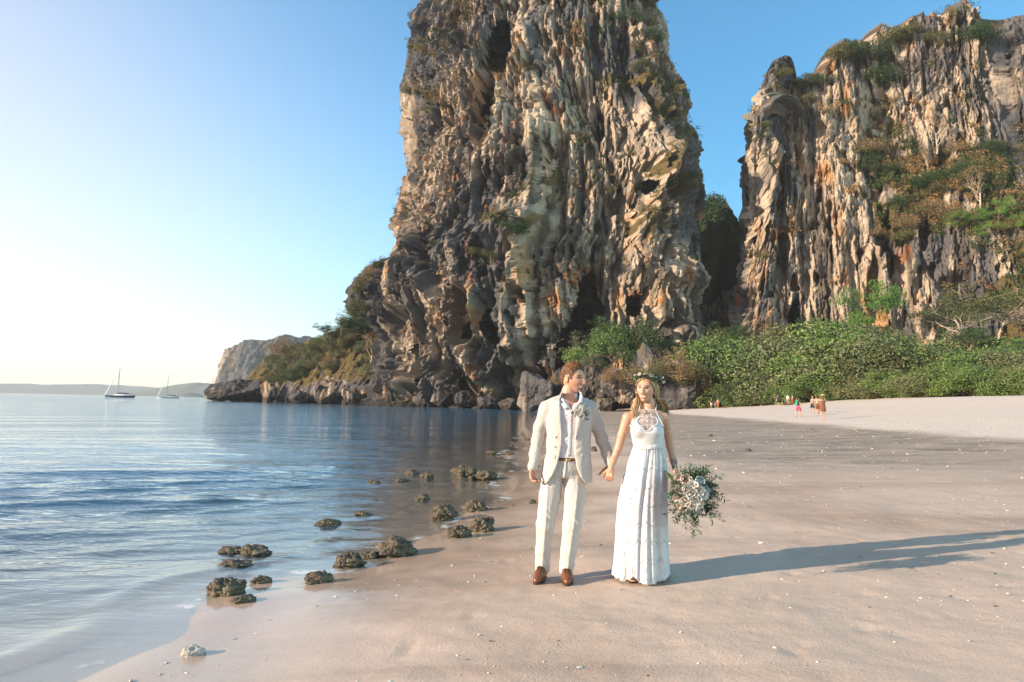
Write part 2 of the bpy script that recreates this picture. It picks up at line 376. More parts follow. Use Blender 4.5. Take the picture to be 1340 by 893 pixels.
# ------------------------------------------------------------------ limestone cliffs
def pixels(P):
    """where world points fall in the photograph (used only to carve features at their place on the rock)"""
    d = P - CAM; f = d @ _F
    return W / 2 + FPX * (d @ _R) / f, H / 2 - FPX * (d @ _U) / f
def seg_dist(u, v, a, b):
    dx, dy = b[0] - a[0], b[1] - a[1]; L2 = dx * dx + dy * dy
    t = np.clip(((u - a[0]) * dx + (v - a[1]) * dy) / L2, 0, 1)
    return np.hypot(u - a[0] - t * dx, v - a[1] - t * dy), t, np.sign(dx * (v - a[1]) - dy * (u - a[0]))
def grid_normals(P):
    """P (nv,nu,3)"""
    du = np.gradient(P, axis=1); dv = np.gradient(P, axis=0)
    n = np.cross(du, dv); return n / (np.linalg.norm(n, axis=2, keepdims=True) + 1e-9)
def billow(x, z, seed, oct=2):
    """rounded columns parted by sharp grooves, -1..1"""
    a, t, q = 1.0, 0.0, 0
    for i in range(oct):
        q = q + a * (np.sqrt(np.abs(noise(x, 0.37 * i, z, seed + 31 * i)) * 1.6 + 0.004) * 2 - 1); t += a; a *= 0.55
        x = x * 2.17 + 3.3; z = z * 1.7 + 1.1
    return q / t
def facets(a, b, seed):
    """angular broken blocks: every cell a tilted plane of its own, cells parted by cracks; a, b in cell units"""
    fa, fb = np.floor(a), np.floor(b); d1 = np.full(a.shape, 9.0); d2 = np.full(a.shape, 9.0); h = np.zeros(a.shape)
    for i in (-1, 0, 1):
        for j in (-1, 0, 1):
            ci, cj = (fa + i).astype(np.int32), (fb + j).astype(np.int32); zz = np.zeros_like(ci)
            px = fa + i + 0.5 + 0.48 * _hash(ci, cj, zz, seed); py = fb + j + 0.5 + 0.48 * _hash(ci, cj, zz, seed + 1)
            dx, dy = a - px, b - py; dd = np.sqrt(dx * dx + dy * dy)
            val = 0.55 * _hash(ci, cj, zz, seed + 2) + 1.1 * _hash(ci, cj, zz, seed + 3) * dx + 0.6 * _hash(ci, cj, zz, seed + 4) * dy
            near_ = dd < d1; d2 = np.where(near_, d1, np.minimum(d2, dd)); h = np.where(near_, val, h); d1 = np.where(near_, dd, d1)
    return h - 0.55 * sstep(0.10, 0.0, d2 - d1)
def flutes(s, y, z, seed, k=1.0, lips=1.0):
    """vertical karst relief in metres: buttresses, flutes, drip curtains, hanging lips"""
    s = s / k; z = z / k
    s0 = s
    s = s + 0.9 * fbm(s / 16, y / 40, z / 75, 3, seed + 1) + 0.12 * noise(s / 2, 0, z / 9, seed + 12)
    d = 4.0 * fbm(s / 26, 0, z / 70, 2, seed + 2)
    d += 1.8 * billow(s / 11, z / 60, seed + 3)
    strength = 0.55 + 0.6 * sstep(-0.35, 0.3, fbm(s / 17, 0, z / 24, 2, seed + 5))
    d += 0.75 * billow(s / 3.9, z / 34, seed + 4)
    d += 0.8 * strength * billow(s / 1.6, z / 24, seed + 6)
    wz_ = z + 2.5 * fbm(s / 9, 0, z / 12, 3, seed + 60)
    d += 1.7 * facets(s / 6.0, wz_ / 19, seed + 61) + 1.0 * facets(s / 2.3, wz_ / 9.0, seed + 71) + 0.45 * facets(s / 0.95, wz_ / 4.0, seed + 81)
    for q_, (per, amp) in enumerate([(30.0, 4.0), (15.0, 2.6)]):          # overhanging lips with dripstone fringes
        fringe = 3.2 * billow(s / 2.1, 0.3 * q_, seed + 20 + q_) + 1.4 * noise(s / 0.8, 0, q_, seed + 25 + q_)
        q = (z + 0.5 * per * fbm(s / per / 0.6, 0, z / per / 3, 4, seed + 30 + q_) + fringe) / per
        fr = q - np.floor(q)
        mask = sstep(0.12, 0.42, fbm(s / per / 0.8, 0, np.floor(q) * 7.1, 3, seed + 35 + q_))
        d += lips * amp * mask * (sstep(0.0, 0.06, fr) * (1 - fr) - 0.30)
    # broken, blocky relief: stepped facets and pits
    br = sstep(-0.3, 0.4, fbm(s / 19, 0, z / 17, 2, seed + 13))
    f1 = fbm(s0 / 4.2, y / 5.0, z / 7.5, 5, seed + 8, 0.62)
    d += (0.6 + 0.8 * br) * f1
    st = fbm(s0 / 2.2, y / 6, z / 12, 4, seed + 14, 0.6) * 3.2
    d += 0.42 * (np.floor(st) + sstep(0.0, 0.35, st - np.floor(st)))
    d -= (0.5 + 1.0 * br) * np.abs(fbm(s0 / 1.7, y / 2.2, z / 4.0, 4, seed + 9, 0.7))
    d += 0.55 * ridge(s0 / 0.9, y / 3, z / 3.2, 2, seed + 15)
    cav = sstep(0.50, 0.62, noise(s / 2.2, 0, z / 6.0, seed + 10) * 0.7 + 0.5 * noise(s / 1.0, 0, z / 2.6, seed + 11))
    return (d - 3.4 * cav) * k
def rock_color(s, y, z, seed, warm, dark=0.0):
    """weathered limestone: grey crust, cream and ochre fresh faces, black seepage streaks"""
    g = fbm(s / 9, y / 20, z / 26, 4, seed + 40); h = fbm(s / 2.2, y / 4, z / 13, 4, seed + 41); k = fbm(s / 4.0, y / 6, z / 6, 4, seed + 42)
    grey = np.array([0.14, 0.138, 0.145]); pale = np.array([0.56, 0.46, 0.36]); och = np.array([0.52, 0.29, 0.13])
    rust = np.array([0.34, 0.135, 0.055]); blk = np.array([0.03, 0.03, 0.034])
    a = sstep(-0.25, 0.35, g * 0.7 + 0.7 * h + warm)[:, None]
    c = grey * (1 - a) + pale * a
    b = (sstep(0.12, 0.65, h * 0.7 + 0.6 * k + 0.7 * warm - 0.25))[:, None]
    c = c * (1 - 0.85 * b) + och * 0.85 * b
    r = (sstep(0.42, 0.8, k + 0.5 * warm - 0.18) * 0.8)[:, None]
    c = c * (1 - r) + rust * r
    st = (sstep(0.12, 0.50, fbm(s / 1.1, 0, z / 22, 3, seed + 43) + 0.35 * g + dark - 0.1 * warm) * 0.75)[:, None]
    c = c * (1 - st) + blk * st
    return c * (1 + 0.16 * fbm(s / 0.8, y / 0.8, z / 1.6, 2, seed + 44))[:, None]

N = NT('limestone')
v = N.obj()
col = N.attr('rock', 'Color')
nf = N.noise(N.obj((1, 1, 0.16)), 2.4, 8, 0.70, 0.3); nh = N.noise(v, 3.2, 6, 0.72)
c = N.mix(1.0, col, N.ramp(nf, [(0.32, (0.50, 0.50, 0.53)), (0.5, (0.95, 0.94, 0.92)), (0.66, (1.25, 1.2, 1.1))]), 'MULTIPLY')
veg = N.attr('veg')
grass = N.mix(nh, (0.06, 0.062, 0.025), (0.22, 0.155, 0.07))
vm = N.rng(N.math('ADD', veg, N.math('MULTIPLY', N.math('SUBTRACT', nh, 0.5), 1.2)), 0.62, 0.85)
c = N.mix(vm, c, grass)
bn = N.bump(N.math('ADD', nf, N.math('MULTIPLY', nh, 0.7)), 1.0, 0.9)
LIME = N.done(N.bsdf(c, 0.92, bn, 0.15))

# ---- the great tower
YL, YR = 222.0, 232.0
left_px = [(720, -128), (640, -118), (585, -80), (556, -30), (539, 0), (533, 40), (527, 80), (530, 120), (530, 165), (528, 215), (522, 265), (516, 300), (510, 335), (486, 350),
           (482, 375), (486, 410), (490, 440), (490, 470), (486, 500), (486, 540)]
right_px = [(722, -128), (760, -100), (790, -45), (811, -5), (834, 22), (853, 48), (852, 100), (858, 145), (864, 190), (870, 235), (874, 275), (874, 330), (874, 400), (876, 460), (882, 550)]
LP = np.array([at(u, v_, YL) for u, v_ in left_px]); RP = np.array([at(u, v_, YR) for u, v_ in right_px])
nu, nv = 470, 490
zt = np.linspace(-3, 154.5, nv - 14); zt = np.r_[zt, 154.5 + np.linspace(0.1, 2.2, 14)]
XL = np.interp(zt, LP[::-1, 2], LP[::-1, 0]); XR = np.interp(zt, RP[::-1, 2], RP[::-1, 0])
th = np.r_[np.linspace(-0.10, 1.10, nu - 40) * math.pi, math.pi * (1.10 + np.linspace(0.02, 0.78, 40))]
ct, st_ = np.cos(th), np.sin(th)
cx_ = -np.sign(ct) * np.abs(ct) ** 0.80; cyy = np.sign(st_) * np.abs(st_) ** 0.85
half = (XR - XL) / 2
prof = np.interp(zt, [-3, 6, 14, 28, 45, 70, 110, 140, 157], [0.90, 0.90, 0.93, 1.0, 1.04, 0.98, 0.80, 0.55, 0.25])
X = (XL + XR)[:, None] / 2 + half[:, None] * cx_[None]
Yc = np.where(cyy[None] > 0, 40 * prof[:, None], 45 * prof[:, None])
Y = 227 + (0.055 * zt)[:, None] - 0.32 * (X - (XL + XR)[:, None] / 2) - Yc * cyy[None]
Z = np.repeat(zt[:, None], len(th), 1)
close_ = np.r_[np.zeros(nv - 14), np.linspace(0.1, 0.995, 14) ** 1.5][:, None]                # the summit closes over
X = X + (X.mean(1, keepdims=True) - X) * close_; Y = Y + (Y.mean(1, keepdims=True) - Y) * close_
P = np.stack([X, Y, Z], -1)
nrm_ = -grid_normals(P)
if nrm_[nv // 2, (nu - 40) // 2, 1] > 0: nrm_ = -nrm_
s_arc = np.cumsum(np.r_[0, np.hypot(np.diff(P[nv // 2, :, 0]), np.diff(P[nv // 2, :, 1]))])
S = np.repeat(s_arc[None], nv, 0)
s_, y_, z_ = S.ravel(), Y.ravel(), Z.ravel()
u_, v_ = pixels(P.reshape(-1, 3))
wob = 7 * fbm(u_ / 18, v_ / 26, 0, 3, 401); wob2 = 7 * fbm(u_ / 18, v_ / 26, 9, 3, 402)
uu, vv = u_ + wob, v_ + wob2
d = flutes(s_, y_ * 0.6, z_, 100)
d *= 1 - 0.45 * sstep(470, 430, vv) * 0
front = (np.repeat(cyy[None], nv, 0).ravel() > -0.1)
carve = np.zeros_like(d)
def hollow(cu, cv, ru, rv, depth, tilt=0.0, soft=0.7):
    """a cave or niche pressed into the face"""
    du = (uu - cu) - tilt * (vv - cv); dv = vv - cv
    r = np.sqrt((du / ru) ** 2 + (dv / rv) ** 2)
    return -depth * (1 - sstep(soft, 1.0, r))
def arch(cu, top, bot, wid, depth, tilt=0.0):
    """pointed cave mouth, widest near its foot"""
    t = np.clip((vv - top) / (bot - top), 0, 1)
    w_ = wid * np.sqrt(t + 1e-6) * (vv > top)
    du = np.abs((uu - cu) - tilt * (vv - bot))
    return -depth * (1 - sstep(0.86, 1.02, du / (w_ + 1e-3))) * sstep(top - 2, top + 10, vv) * sstep(bot + 26, bot, vv)
def rib(a, b, wid, amp, side=0.0):
    dd, t, sg = seg_dist(uu, vv, a, b)
    return amp * np.exp(-(dd / (wid * (1 + side * sg))) ** 2)
carve += arch(766, 346, 488, 42, 5, -0.10)
carve += hollow(655, 62, 24, 48, 8, -0.12, 0.55) + hollow(640, 150, 14, 62, 4, -0.12) + hollow(607, 60, 16, 30, 3)
carve += hollow(572, 452, 26, 88, 6.5, 0.22, 0.4) + hollow(612, 415, 16, 44, 5, 0.15) + hollow(645, 425, 17, 52, 5, -0.05)
carve += hollow(528, 455, 20, 74, 6, 0.12) + hollow(498, 470, 18, 60, 5, 0.05) + hollow(690, 502, 60, 26, 7) + hollow(612, 512, 26, 26, 6)
carve += hollow(700, 455, 20, 40, 5, -0.5) + hollow(818, 268, 34, 20, 4, 0.6) + hollow(905, 392, 10, 60, 5)
carve += hollow(845, 238, 12, 34, 4) + hollow(560, 330, 12, 40, 4, 0.3) + hollow(762, 120, 16, 30, 2.5)
carve += rib((556, 340), (648, 520), 11, 4.8, 0.35) + rib((604, 330), (664, 505), 9, 3.8, 0.3) + rib((680, 300), (672, 480), 16, 4)
carve += rib((690, 470), (752, 342), 13, 2.5, 0.2) + rib((790, 335), (885, 365), 16, 3) + 0
carve += rib((640, 330), (720, 290), 10, 4) + rib((530, 300), (580, 380), 10, 3) + rib((862, 210), (835, 300), 9, 4)
carve += rib((590, 325), (700, 300), 14, 3) + 5.5 * np.exp(-(((uu - 648) / 75) ** 2 + ((vv - 420) / 70) ** 2))
carve *= front
notch = -4.0 * sstep(7, 1.0, z_) * sstep(-4, 0, z_) * front
face = sstep(0, 0.25, np.repeat(np.abs(np.sin(np.clip(th, -0.3, math.pi + 0.3)))[None], nv, 0).ravel())
D = d * (0.45 + 0.55 * face) + carve + notch
P2 = P.reshape(-1, 3) + nrm_.reshape(-1, 3) * D[:, None] * np.array([1, 1, 0.35])
P2[:, 2] -= 0.25 * np.abs(carve) * (carve < 0)
P2 = P2.reshape(nv, nu, 3)
cap = P2[-1].mean(0)
n2 = -grid_normals(P2).reshape(-1, 3)
if n2.reshape(nv, nu, 3)[nv // 2, 200, 1] > 0: n2 = -n2
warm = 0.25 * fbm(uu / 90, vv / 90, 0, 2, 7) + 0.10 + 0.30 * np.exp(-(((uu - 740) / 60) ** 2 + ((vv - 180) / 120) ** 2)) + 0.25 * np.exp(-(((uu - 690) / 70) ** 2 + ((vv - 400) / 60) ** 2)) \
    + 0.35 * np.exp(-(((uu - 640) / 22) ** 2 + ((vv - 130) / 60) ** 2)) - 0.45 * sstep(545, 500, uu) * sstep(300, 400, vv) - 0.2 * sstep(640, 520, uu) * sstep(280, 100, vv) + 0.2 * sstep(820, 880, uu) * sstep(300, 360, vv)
colr = rock_color(s_, y_ * 0.5, z_, 100, warm, 0.30 * sstep(560, 500, uu) * sstep(330, 420, vv) - 0.03)  # lower left flank: shade painted in as greyer rock and more black streaks
sea_dark = sstep(4.0, 0.8, z_ + 0.8 * noise(s_ / 3, 0, 0, 3))[:, None] * 0.8      # black algae band at the tide mark
colr = colr * (1 - sea_dark) + np.array([0.05, 0.045, 0.04]) * sea_dark
vegm = sstep(0.15, 0.6, fbm(uu / 26, vv / 20, 0, 4, 77) + 0.55 * n2[:, 2] - 0.25
             + 0.55 * np.exp(-(((uu - 800) / 55) ** 2 + ((vv - 40) / 70) ** 2)) + 0.5 * np.exp(-(((uu - 850) / 45) ** 2 + ((vv - 140) / 80) ** 2))
             + 0.35 * np.exp(-(((uu - 560) / 40) ** 2 + ((vv - 20) / 40) ** 2)) + 0.5 * np.exp(-(((uu - 655) / 40) ** 2 + ((vv - 315) / 26) ** 2))
             + 0.30 * np.exp(-(((uu - 880) / 30) ** 2 + ((vv - 260) / 90) ** 2)) - 0.5 * sstep(340, 420, vv))
TOWER = dict(P=P2.reshape(-1, 3), n=n2, uu=u_, vv=v_, veg=vegm); tower_v = TOWER['P']
vt = np.vstack([tower_v, cap]); ci = len(vt) - 1
ft = grid_faces(nu, nv, True)
top_i = (nv - 1) * nu + np.arange(nu)
ft = np.vstack([ft, np.stack([top_i, (nv - 1) * nu + (np.arange(nu) + 1) % nu, np.full(nu, ci), np.full(nu, ci)], -1)])
# cave mouths open into the hollow dark of the rock
def mouth_arch(cu, top, bot, wid, tilt):
    t = np.clip((vv - top) / (bot - top), 0, 1); return (np.abs((uu - cu) - tilt * (vv - bot)) < wid * np.sqrt(t)) & (vv > top) & (vv < bot + 14)
def mouth(cu, cv, ru, rv, tilt=0.0): return ((uu - cu - tilt * (vv - cv)) / ru) ** 2 + ((vv - cv) / rv) ** 2 < 1
holes = mouth_arch(764, 352, 488, 37, -0.08) | mouth(656, 60, 18, 38, -0.12) | mouth(640, 140, 7, 30, -0.1) | mouth(580, 475, 8, 40, 0.2) | mouth(613, 420, 7, 22, 0.15) | mouth(646, 432, 6, 24) | mouth(612, 515, 14, 12) | mouth(608, 62, 6, 12) | mouth(528, 470, 6, 34, 0.1) | mouth(835, 395, 6, 14) | mouth(846, 240, 4, 12) | mouth(905, 395, 4, 26)
holes = np.r_[holes & front, False]
ft = ft[:-nu]; ft = ft[~holes[ft].any(1)]
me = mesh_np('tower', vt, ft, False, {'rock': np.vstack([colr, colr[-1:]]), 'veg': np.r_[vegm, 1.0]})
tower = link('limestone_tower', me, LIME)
tag(tower, 'huge fluted grey and ochre limestone tower with a dark cave at its foot', 'cliff')
print('tower', round(time.time() - T0, 1))


def build_wall(path, top_px, nu, nv, back, seed, k=1.0, dense=None, zb=-1.0, nroof=24, roof=70.0, roofdrop=40.0, relief=0.95, carve=None, smooth=5.0, topnoise=5.0, backpow=1.3, tops_off=22.0, lips=1.0, hide=0):
    """a rock wall standing on a plan path, its rim following a skyline; returns fields for colour and planting"""
    pp = np.array([at(u, 528, Yy)[:2] for u, Yy in path]); seg = np.r_[0, np.cumsum(np.hypot(*np.diff(pp, axis=0).T))]
    if dense:
        i0, i1 = np.interp(dense, np.arange(len(seg)), seg)
        sl_ = np.r_[np.linspace(0, i0, 24)[:-1], np.linspace(i0, i1, nu - 46), np.linspace(i1, seg[-1], 24)[1:]]
    else: sl_ = np.linspace(0, seg[-1], nu)
    nu = len(sl_)
    sf = np.linspace(0, seg[-1], 3000); ds = sf[1]; sg_ = smooth * k / ds; kern = np.exp(-0.5 * (np.arange(-int(3 * sg_), int(3 * sg_) + 1) / sg_) ** 2); kern /= kern.sum()
    def sm(v_):
        m_ = len(kern) // 2; e0 = v_[0] - (v_[1] - v_[0]) * np.arange(m_, 0, -1); e1 = v_[-1] + (v_[-1] - v_[-2]) * np.arange(1, m_ + 1)
        return np.convolve(np.r_[e0, v_, e1], kern, 'valid')
    fx, fy = sm(np.interp(sf, seg, pp[:, 0])), sm(np.interp(sf, seg, pp[:, 1]))
    bx, by = np.interp(sl_, sf, fx), np.interp(sl_, sf, fy)
    tu = np.array([q[0] for q in top_px]); tv = np.array([q[1] for q in top_px])
    tx = np.interp(sl_, sf, sm(np.gradient(fx))); ty = np.interp(sl_, sf, sm(np.gradient(fy))); tl = np.hypot(tx, ty); nx, ny = ty / tl, -tx / tl
    if ny[nu // 2] > 0: nx, ny = -nx, -ny
    xt, yt = bx - nx * back * np.clip(-ny, 0.15, 1), by - ny * back                # where each column's rim stands
    ztop = np.full(nu, 20.0 * k)
    for _ in range(6):
        ut, _v = pixels(np.c_[xt, yt, ztop]); ztop = np.array([max(at(u, np.interp(u, tu, tv), yq)[2], zb + 0.8) for u, yq in zip(ut, yt)])
    if hide: ztop *= np.interp(sl_, [0, seg[hide], seg[hide] + 6], [0.7, 0.8, 1.0])
    tt = np.linspace(0, 1, nv)
    Z = zb + (ztop[None] - zb) * tt[:, None]
    bk = back * tt ** backpow
    X = bx[None] - nx[None] * bk[:, None] * np.clip(-ny, 0.15, 1)[None]; Y = by[None] - ny[None] * bk[:, None]
    P = np.stack([X, Y, Z], -1); nr = -grid_normals(P)
    if nr[nv // 2, nu // 2, 1] > 0: nr = -nr
    s_ = np.repeat(sl_[None], nv, 0).ravel(); y_, z_ = Y.ravel(), Z.ravel()
    u_, v_ = pixels(P.reshape(-1, 3))
    uu = u_ + 7 * fbm(u_ / 20, v_ / 26, 0, 3, seed + 301); vv = v_ + 7 * fbm(u_ / 20, v_ / 26, 9, 3, seed + 302)
    D = flutes(s_, y_ * 0.6, z_, seed, k, lips) * relief
    if carve: D = carve(D, uu, vv, s_, z_)
    P2 = P.reshape(-1, 3) + nr.reshape(-1, 3) * D[:, None] * np.array([1, 1, 0.3])
    tops = np.repeat(tt[:, None], nu, 1).ravel()
    P2[:, 2] += sstep(0.6, 1.0, tops) * (topnoise * fbm(s_ / 9 / k, 0, 0, 4, seed + 30) - 0.2 * topnoise)
    P2 = P2.reshape(nv, nu, 3); rows = []
    for q_ in range(1, nroof + 1):
        t = q_ / nroof
        q = P2[-1].copy(); q[:, 1] += roof * t * np.clip(-ny, 0.3, 1); q[:, 0] += 0.4 * roof * t * np.clip(-nx, 0, 1)
        q[:, 2] += roofdrop * 0.5 * math.sin(t * math.pi) - roofdrop * t + 0.5 * topnoise * t * fbm(q[:, 0] / 8 / k, q[:, 1] / 8 / k, 0, 3, seed + 40)
        rows.append(q)
    P2 = np.concatenate([P2, np.array(rows)], 0); nvt = nv + nroof
    n2 = -grid_normals(P2)
    if n2[nv // 2, nu // 2, 1] > 0: n2 = -n2
    ext = lambda a: np.vstack([a.reshape(nv, nu), np.repeat(a.reshape(nv, nu)[-1:], nroof, 0)]).ravel()
    f = {q: ext(w_) for q, w_ in dict(uu=uu, vv=vv, s=s_, z=z_, y=y_).items()}
    f.update(P=P2.reshape(-1, 3), n=n2.reshape(-1, 3), faces=grid_faces(nu, nvt)); return f

# ---- the cliff on the right
def carve_wall(d, u, v, s, z):
    global uu, vv
    uu, vv = u, v
    slope = sstep(1090, 1180, u) * sstep(110, 200, v) * sstep(350, 270, v)              # the bushy ramp part way up
    d = d * (1 - 0.45 * slope)
    c = -10 * sstep(330, 150, v) * sstep(1100, 1190, u) - 3.6 * sstep(240, 120, v) * sstep(1040, 1120, u)
    c += arch(1040, 392, 428, 10, 14) + hollow(1025, 330, 9, 30, 5) + hollow(1160, 320, 10, 50, 6) + hollow(1240, 190, 10, 40, 5)
    c += hollow(1145, 105, 26, 60, 5, -0.15, 0.3) + hollow(1140, 380, 9, 50, 6) + hollow(1210, 300, 14, 24, 5) + hollow(1255, 395, 30, 40, 6)
    c += rib((1150, 330), (1160, 440), 9, 4) + rib((1190, 340), (1200, 440), 9, 4) + rib((1082, 140), (1100, 300), 10, 3.5)
    return 0.9 * d + c + rib((1000, 200), (1010, 420), 10, 3)
path_wall = [(1030, 400), (988, 250), (971, 194), (980, 187), (1005, 184), (1060, 181), (1120, 178), (1180, 175), (1240, 171), (1300, 167), (1350, 163), (1450, 160), (1600, 152), (1800, 150)]
top_wall = [(940, 260), (966, 200), (972, 182), (984, 152), (996, 122), (1010, 100), (1023, 88), (1036, 101), (1060, 92), (1086, 58), (1110, 40), (1135, 20), (1165, -4), (1185, -16), (1210, -28), (1260, -34), (1300, -26), (1335, 0), (1360, -8), (1420, -40), (1600, -60), (1900, -60)]
w = build_wall(path_wall, top_wall, 450, 345, 24, 200, dense=(1.6, 11.3), carve=carve_wall, lips=0.45, hide=1)
uu, vv, n2 = w['uu'], w['vv'], w['n']
warm = 0.12 + 0.25 * fbm(uu / 80, vv / 80, 0, 2, 8) + 0.30 * sstep(300, 380, vv) * sstep(1250, 1100, uu) - 0.25 * sstep(230, 60, vv) * sstep(1150, 1210, uu) \
    + 0.8 * np.exp(-(((uu - 1040 - (vv - 200) * 0.12) / 7) ** 2 + ((vv - 215) / 42) ** 2)) + 0.4 * np.exp(-(((uu - 1180) / 40) ** 2 + ((vv - 370) / 60) ** 2))
colr = rock_color(w['s'], w['y'] * 0.5, w['z'], 200, warm, -0.12)
vegm = sstep(0.15, 0.6, fbm(uu / 24, vv / 18, 0, 4, 78) + 0.5 * n2[:, 2] - 0.36 + 0.95 * sstep(1090, 1170, uu) * sstep(140, 190, vv) * sstep(335, 280, vv)
             + 0.6 * np.exp(-(((uu - 1145) / 26) ** 2 + ((vv - 90) / 60) ** 2)) + 0.5 * np.exp(-(((uu - 1050) / 45) ** 2 + ((vv - 125) / 26) ** 2)) + 0.6 * sstep(1270, 1310, uu) * sstep(300, 340, vv)
             - 0.5 * sstep(330, 380, vv) * sstep(1270, 1230, uu))
w['veg'] = vegm; WALL = w
wall = link('limestone_cliff', mesh_np('limestone_cliff', w['P'], w['faces'], False, {'rock': colr, 'veg': vegm}), LIME)
tag(wall, 'long cream and orange limestone cliff with bushy ledges behind the green thicket', 'cliff')

N = NT('forest_floor_painted_shade')
SADDLEM = N.done(N.bsdf(N.mix(N.noise(N.obj(), 0.4, 4), (0.012, 0.02, 0.008), (0.035, 0.045, 0.018)), 0.95, None, 0.1))  # near-black green, the shade of the gap painted into the ground colour
# ---- wooded saddle between the two cliffs, and the low ochre wall at its foot
w = build_wall([(820, 300), (880, 285), (950, 275), (1010, 285), (1080, 300)], [(820, 300), (905, 290), (925, 268), (940, 274), (955, 268), (975, 262), (1100, 250)], 90, 70, 60, 260, relief=0.7, tops_off=60, nroof=6, roof=40)
w['veg'] = np.full(len(w['z']), 0.9); SADDLE = w
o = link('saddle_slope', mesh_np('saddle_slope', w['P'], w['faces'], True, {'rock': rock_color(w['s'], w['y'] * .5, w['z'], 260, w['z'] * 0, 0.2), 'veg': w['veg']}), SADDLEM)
tag(o, 'shaded wooded slope in the gap between the two cliffs', 'slope', kind='structure')
w = build_wall([(880, 235), (900, 213), (930, 210), (960, 208), (985, 210), (1010, 225)], [(870, 390), (905, 385), (920, 392), (950, 380), (975, 378), (1010, 370)], 150, 110, 9, 280, relief=0.6, tops_off=9, nroof=12, roof=40, roofdrop=-26, topnoise=3)
w['veg'] = sstep(0.2, 0.8, w['n'][:, 2] + 0.3 * fbm(w['uu'] / 14, w['vv'] / 10, 0, 3, 3)); nlw = int(w['faces'][0][3]); w['veg'][110 * nlw:] = 1.6; LOWWALL = w
o = link('rock_step', mesh_np('rock_step', w['P'], w['faces'], False, {'rock': rock_color(w['s'], w['y'] * .5, w['z'], 280, w['z'] * 0 + 0.4, -0.2), 'veg': w['veg']}), LIME)
tag(o, 'low ochre rock wall at the foot of the gap between the cliffs', 'cliff')

# ---- rocky promontory running out to the left of the tower
w = build_wall([(300, 330), (330, 298), (350, 284), (400, 268), (450, 252), (500, 236), (550, 216), (600, 200), (650, 188), (700, 180), (730, 186)],
               [(310, 520), (332, 512), (338, 484), (350, 470), (372, 458), (400, 446), (425, 438), (450, 428), (470, 412), (490, 430), (515, 470), (540, 492), (570, 502), (620, 512), (660, 520), (700, 527), (735, 530)],
               330, 90, 20, 320, relief=0.55, tops_off=20, nroof=20, roof=22, roofdrop=-5, topnoise=2.0, zb=-0.8, backpow=1.5, smooth=4.0)
uu, vv = w['uu'], w['vv']
w['veg'] = sstep(0.30, 0.75, 0.75 * sstep(5.5, 9.5, w['z'] + 2 * fbm(w['s'] / 6, 0, w['z'] / 6, 3, 5)) + 0.4 * w['n'][:, 2] + 0.5 * fbm(w['s'] / 5, 0, w['z'] / 4, 3, 55) - 0.6 * sstep(540, 580, uu)); PROM = w
pc = rock_color(w['s'], w['y'] * .5, w['z'], 320, w['z'] * 0 - 0.25 + 0.4 * np.exp(-(((uu - 415) / 50) ** 2 + ((vv - 488) / 16) ** 2)), 0.12)
sd = sstep(4.2, 1.6, w['z'] + 0.8 * noise(w['s'] / 3, 0, 0, 3))[:, None] * 0.85
pc = pc * (1 - sd) + np.array([0.045, 0.04, 0.038]) * sd
prom = link('rocky_promontory', mesh_np('rocky_promontory', w['P'], w['faces'], False, {'rock': pc, 'veg': w['veg']}), LIME)
tag(prom, 'low scrub covered rocky point with a black tide mark beside the tower', 'promontory')

# ---- hazy headland far behind it
w = build_wall([(262, 1500), (284, 1420), (292, 1385), (310, 1370), (340, 1370), (380, 1385), (420, 1400), (470, 1450)],
               [(270, 520), (284, 512), (292, 492), (298, 470), (306, 455), (322, 447), (345, 443), (372, 440), (388, 444), (400, 440), (412, 448), (470, 450)],
               150, 90, 30, 420, k=5.0, relief=0.55, tops_off=30, nroof=8, roof=160, roofdrop=20, topnoise=8, zb=-2)
w['veg'] = sstep(0.3, 0.7, 0.5 * fbm(w['s'] / 40, 0, w['z'] / 30, 3, 5) + 0.5 * sstep(0.2, 0.9, w['n'][:, 2]) + 0.35 * sstep(30, 10, w['z']))
o = link('far_headland', mesh_np('far_headland', w['P'], w['faces'], True, {'rock': 0.7 * rock_color(w['s'] / 4, w['y'] * .1, w['z'] / 4, 420, w['z'] * 0 - 0.3, 0), 'veg': w['veg']}), LIME)
tag(o, 'hazy blue grey headland with sheer walls far beyond the rocky point', 'headland')

# ---- low hills on the horizon
N = NT('far_forest_painted_haze')
HILL = N.done(N.bsdf(N.mix(N.noise(N.obj(), 0.01, 4), (0.09, 0.11, 0.10), (0.14, 0.15, 0.13)), 0.9, None, 0.1))  # forest green paled and greyed, part of the haze painted in
def hill(pts, Y, depth, seed, label):
    tu = [p[0] for p in pts]; tv = [p[1] for p in pts]
    us = np.linspace(tu[0], tu[-1], 160); n = 14; V = []
    for j in range(n):
        t = j / (n - 1); a_ = math.sin(math.pi * t)
        for u in us:
            p = at(u, 528, Y); zt_ = at(u, np.interp(u, tu, tv), Y)[2]
            zz = max(zt_, 0) * a_ ** 0.8
            V.append((p[0], Y + depth * (t - 0.5), zz - 3))
    V = np.array(V); V[:, 2] += 0.12 * np.clip(V[:, 2], 0, None) * fbm(V[:, 0] / 150, V[:, 1] / 150, 0, 4, seed)
    o = link('distant_hill', mesh_np('distant_hill', V, grid_faces(160, n)), HILL); tag(o, label, 'hill', kind='structure')
hill([(-420, 515), (-200, 500), (-60, 506), (0, 502), (30, 500.5), (60, 503), (110, 503), (150, 504.5), (190, 506), (215, 507), (260, 512), (300, 521)], 4600, 900, 3, 'pale low hills along the horizon')
hill([(185, 519), (205, 511), (225, 505), (245, 502), (258, 500), (268, 499), (280, 502), (300, 504), (340, 506), (420, 522)], 3300, 600, 4, 'slightly darker hazy hill behind the sailing boats')
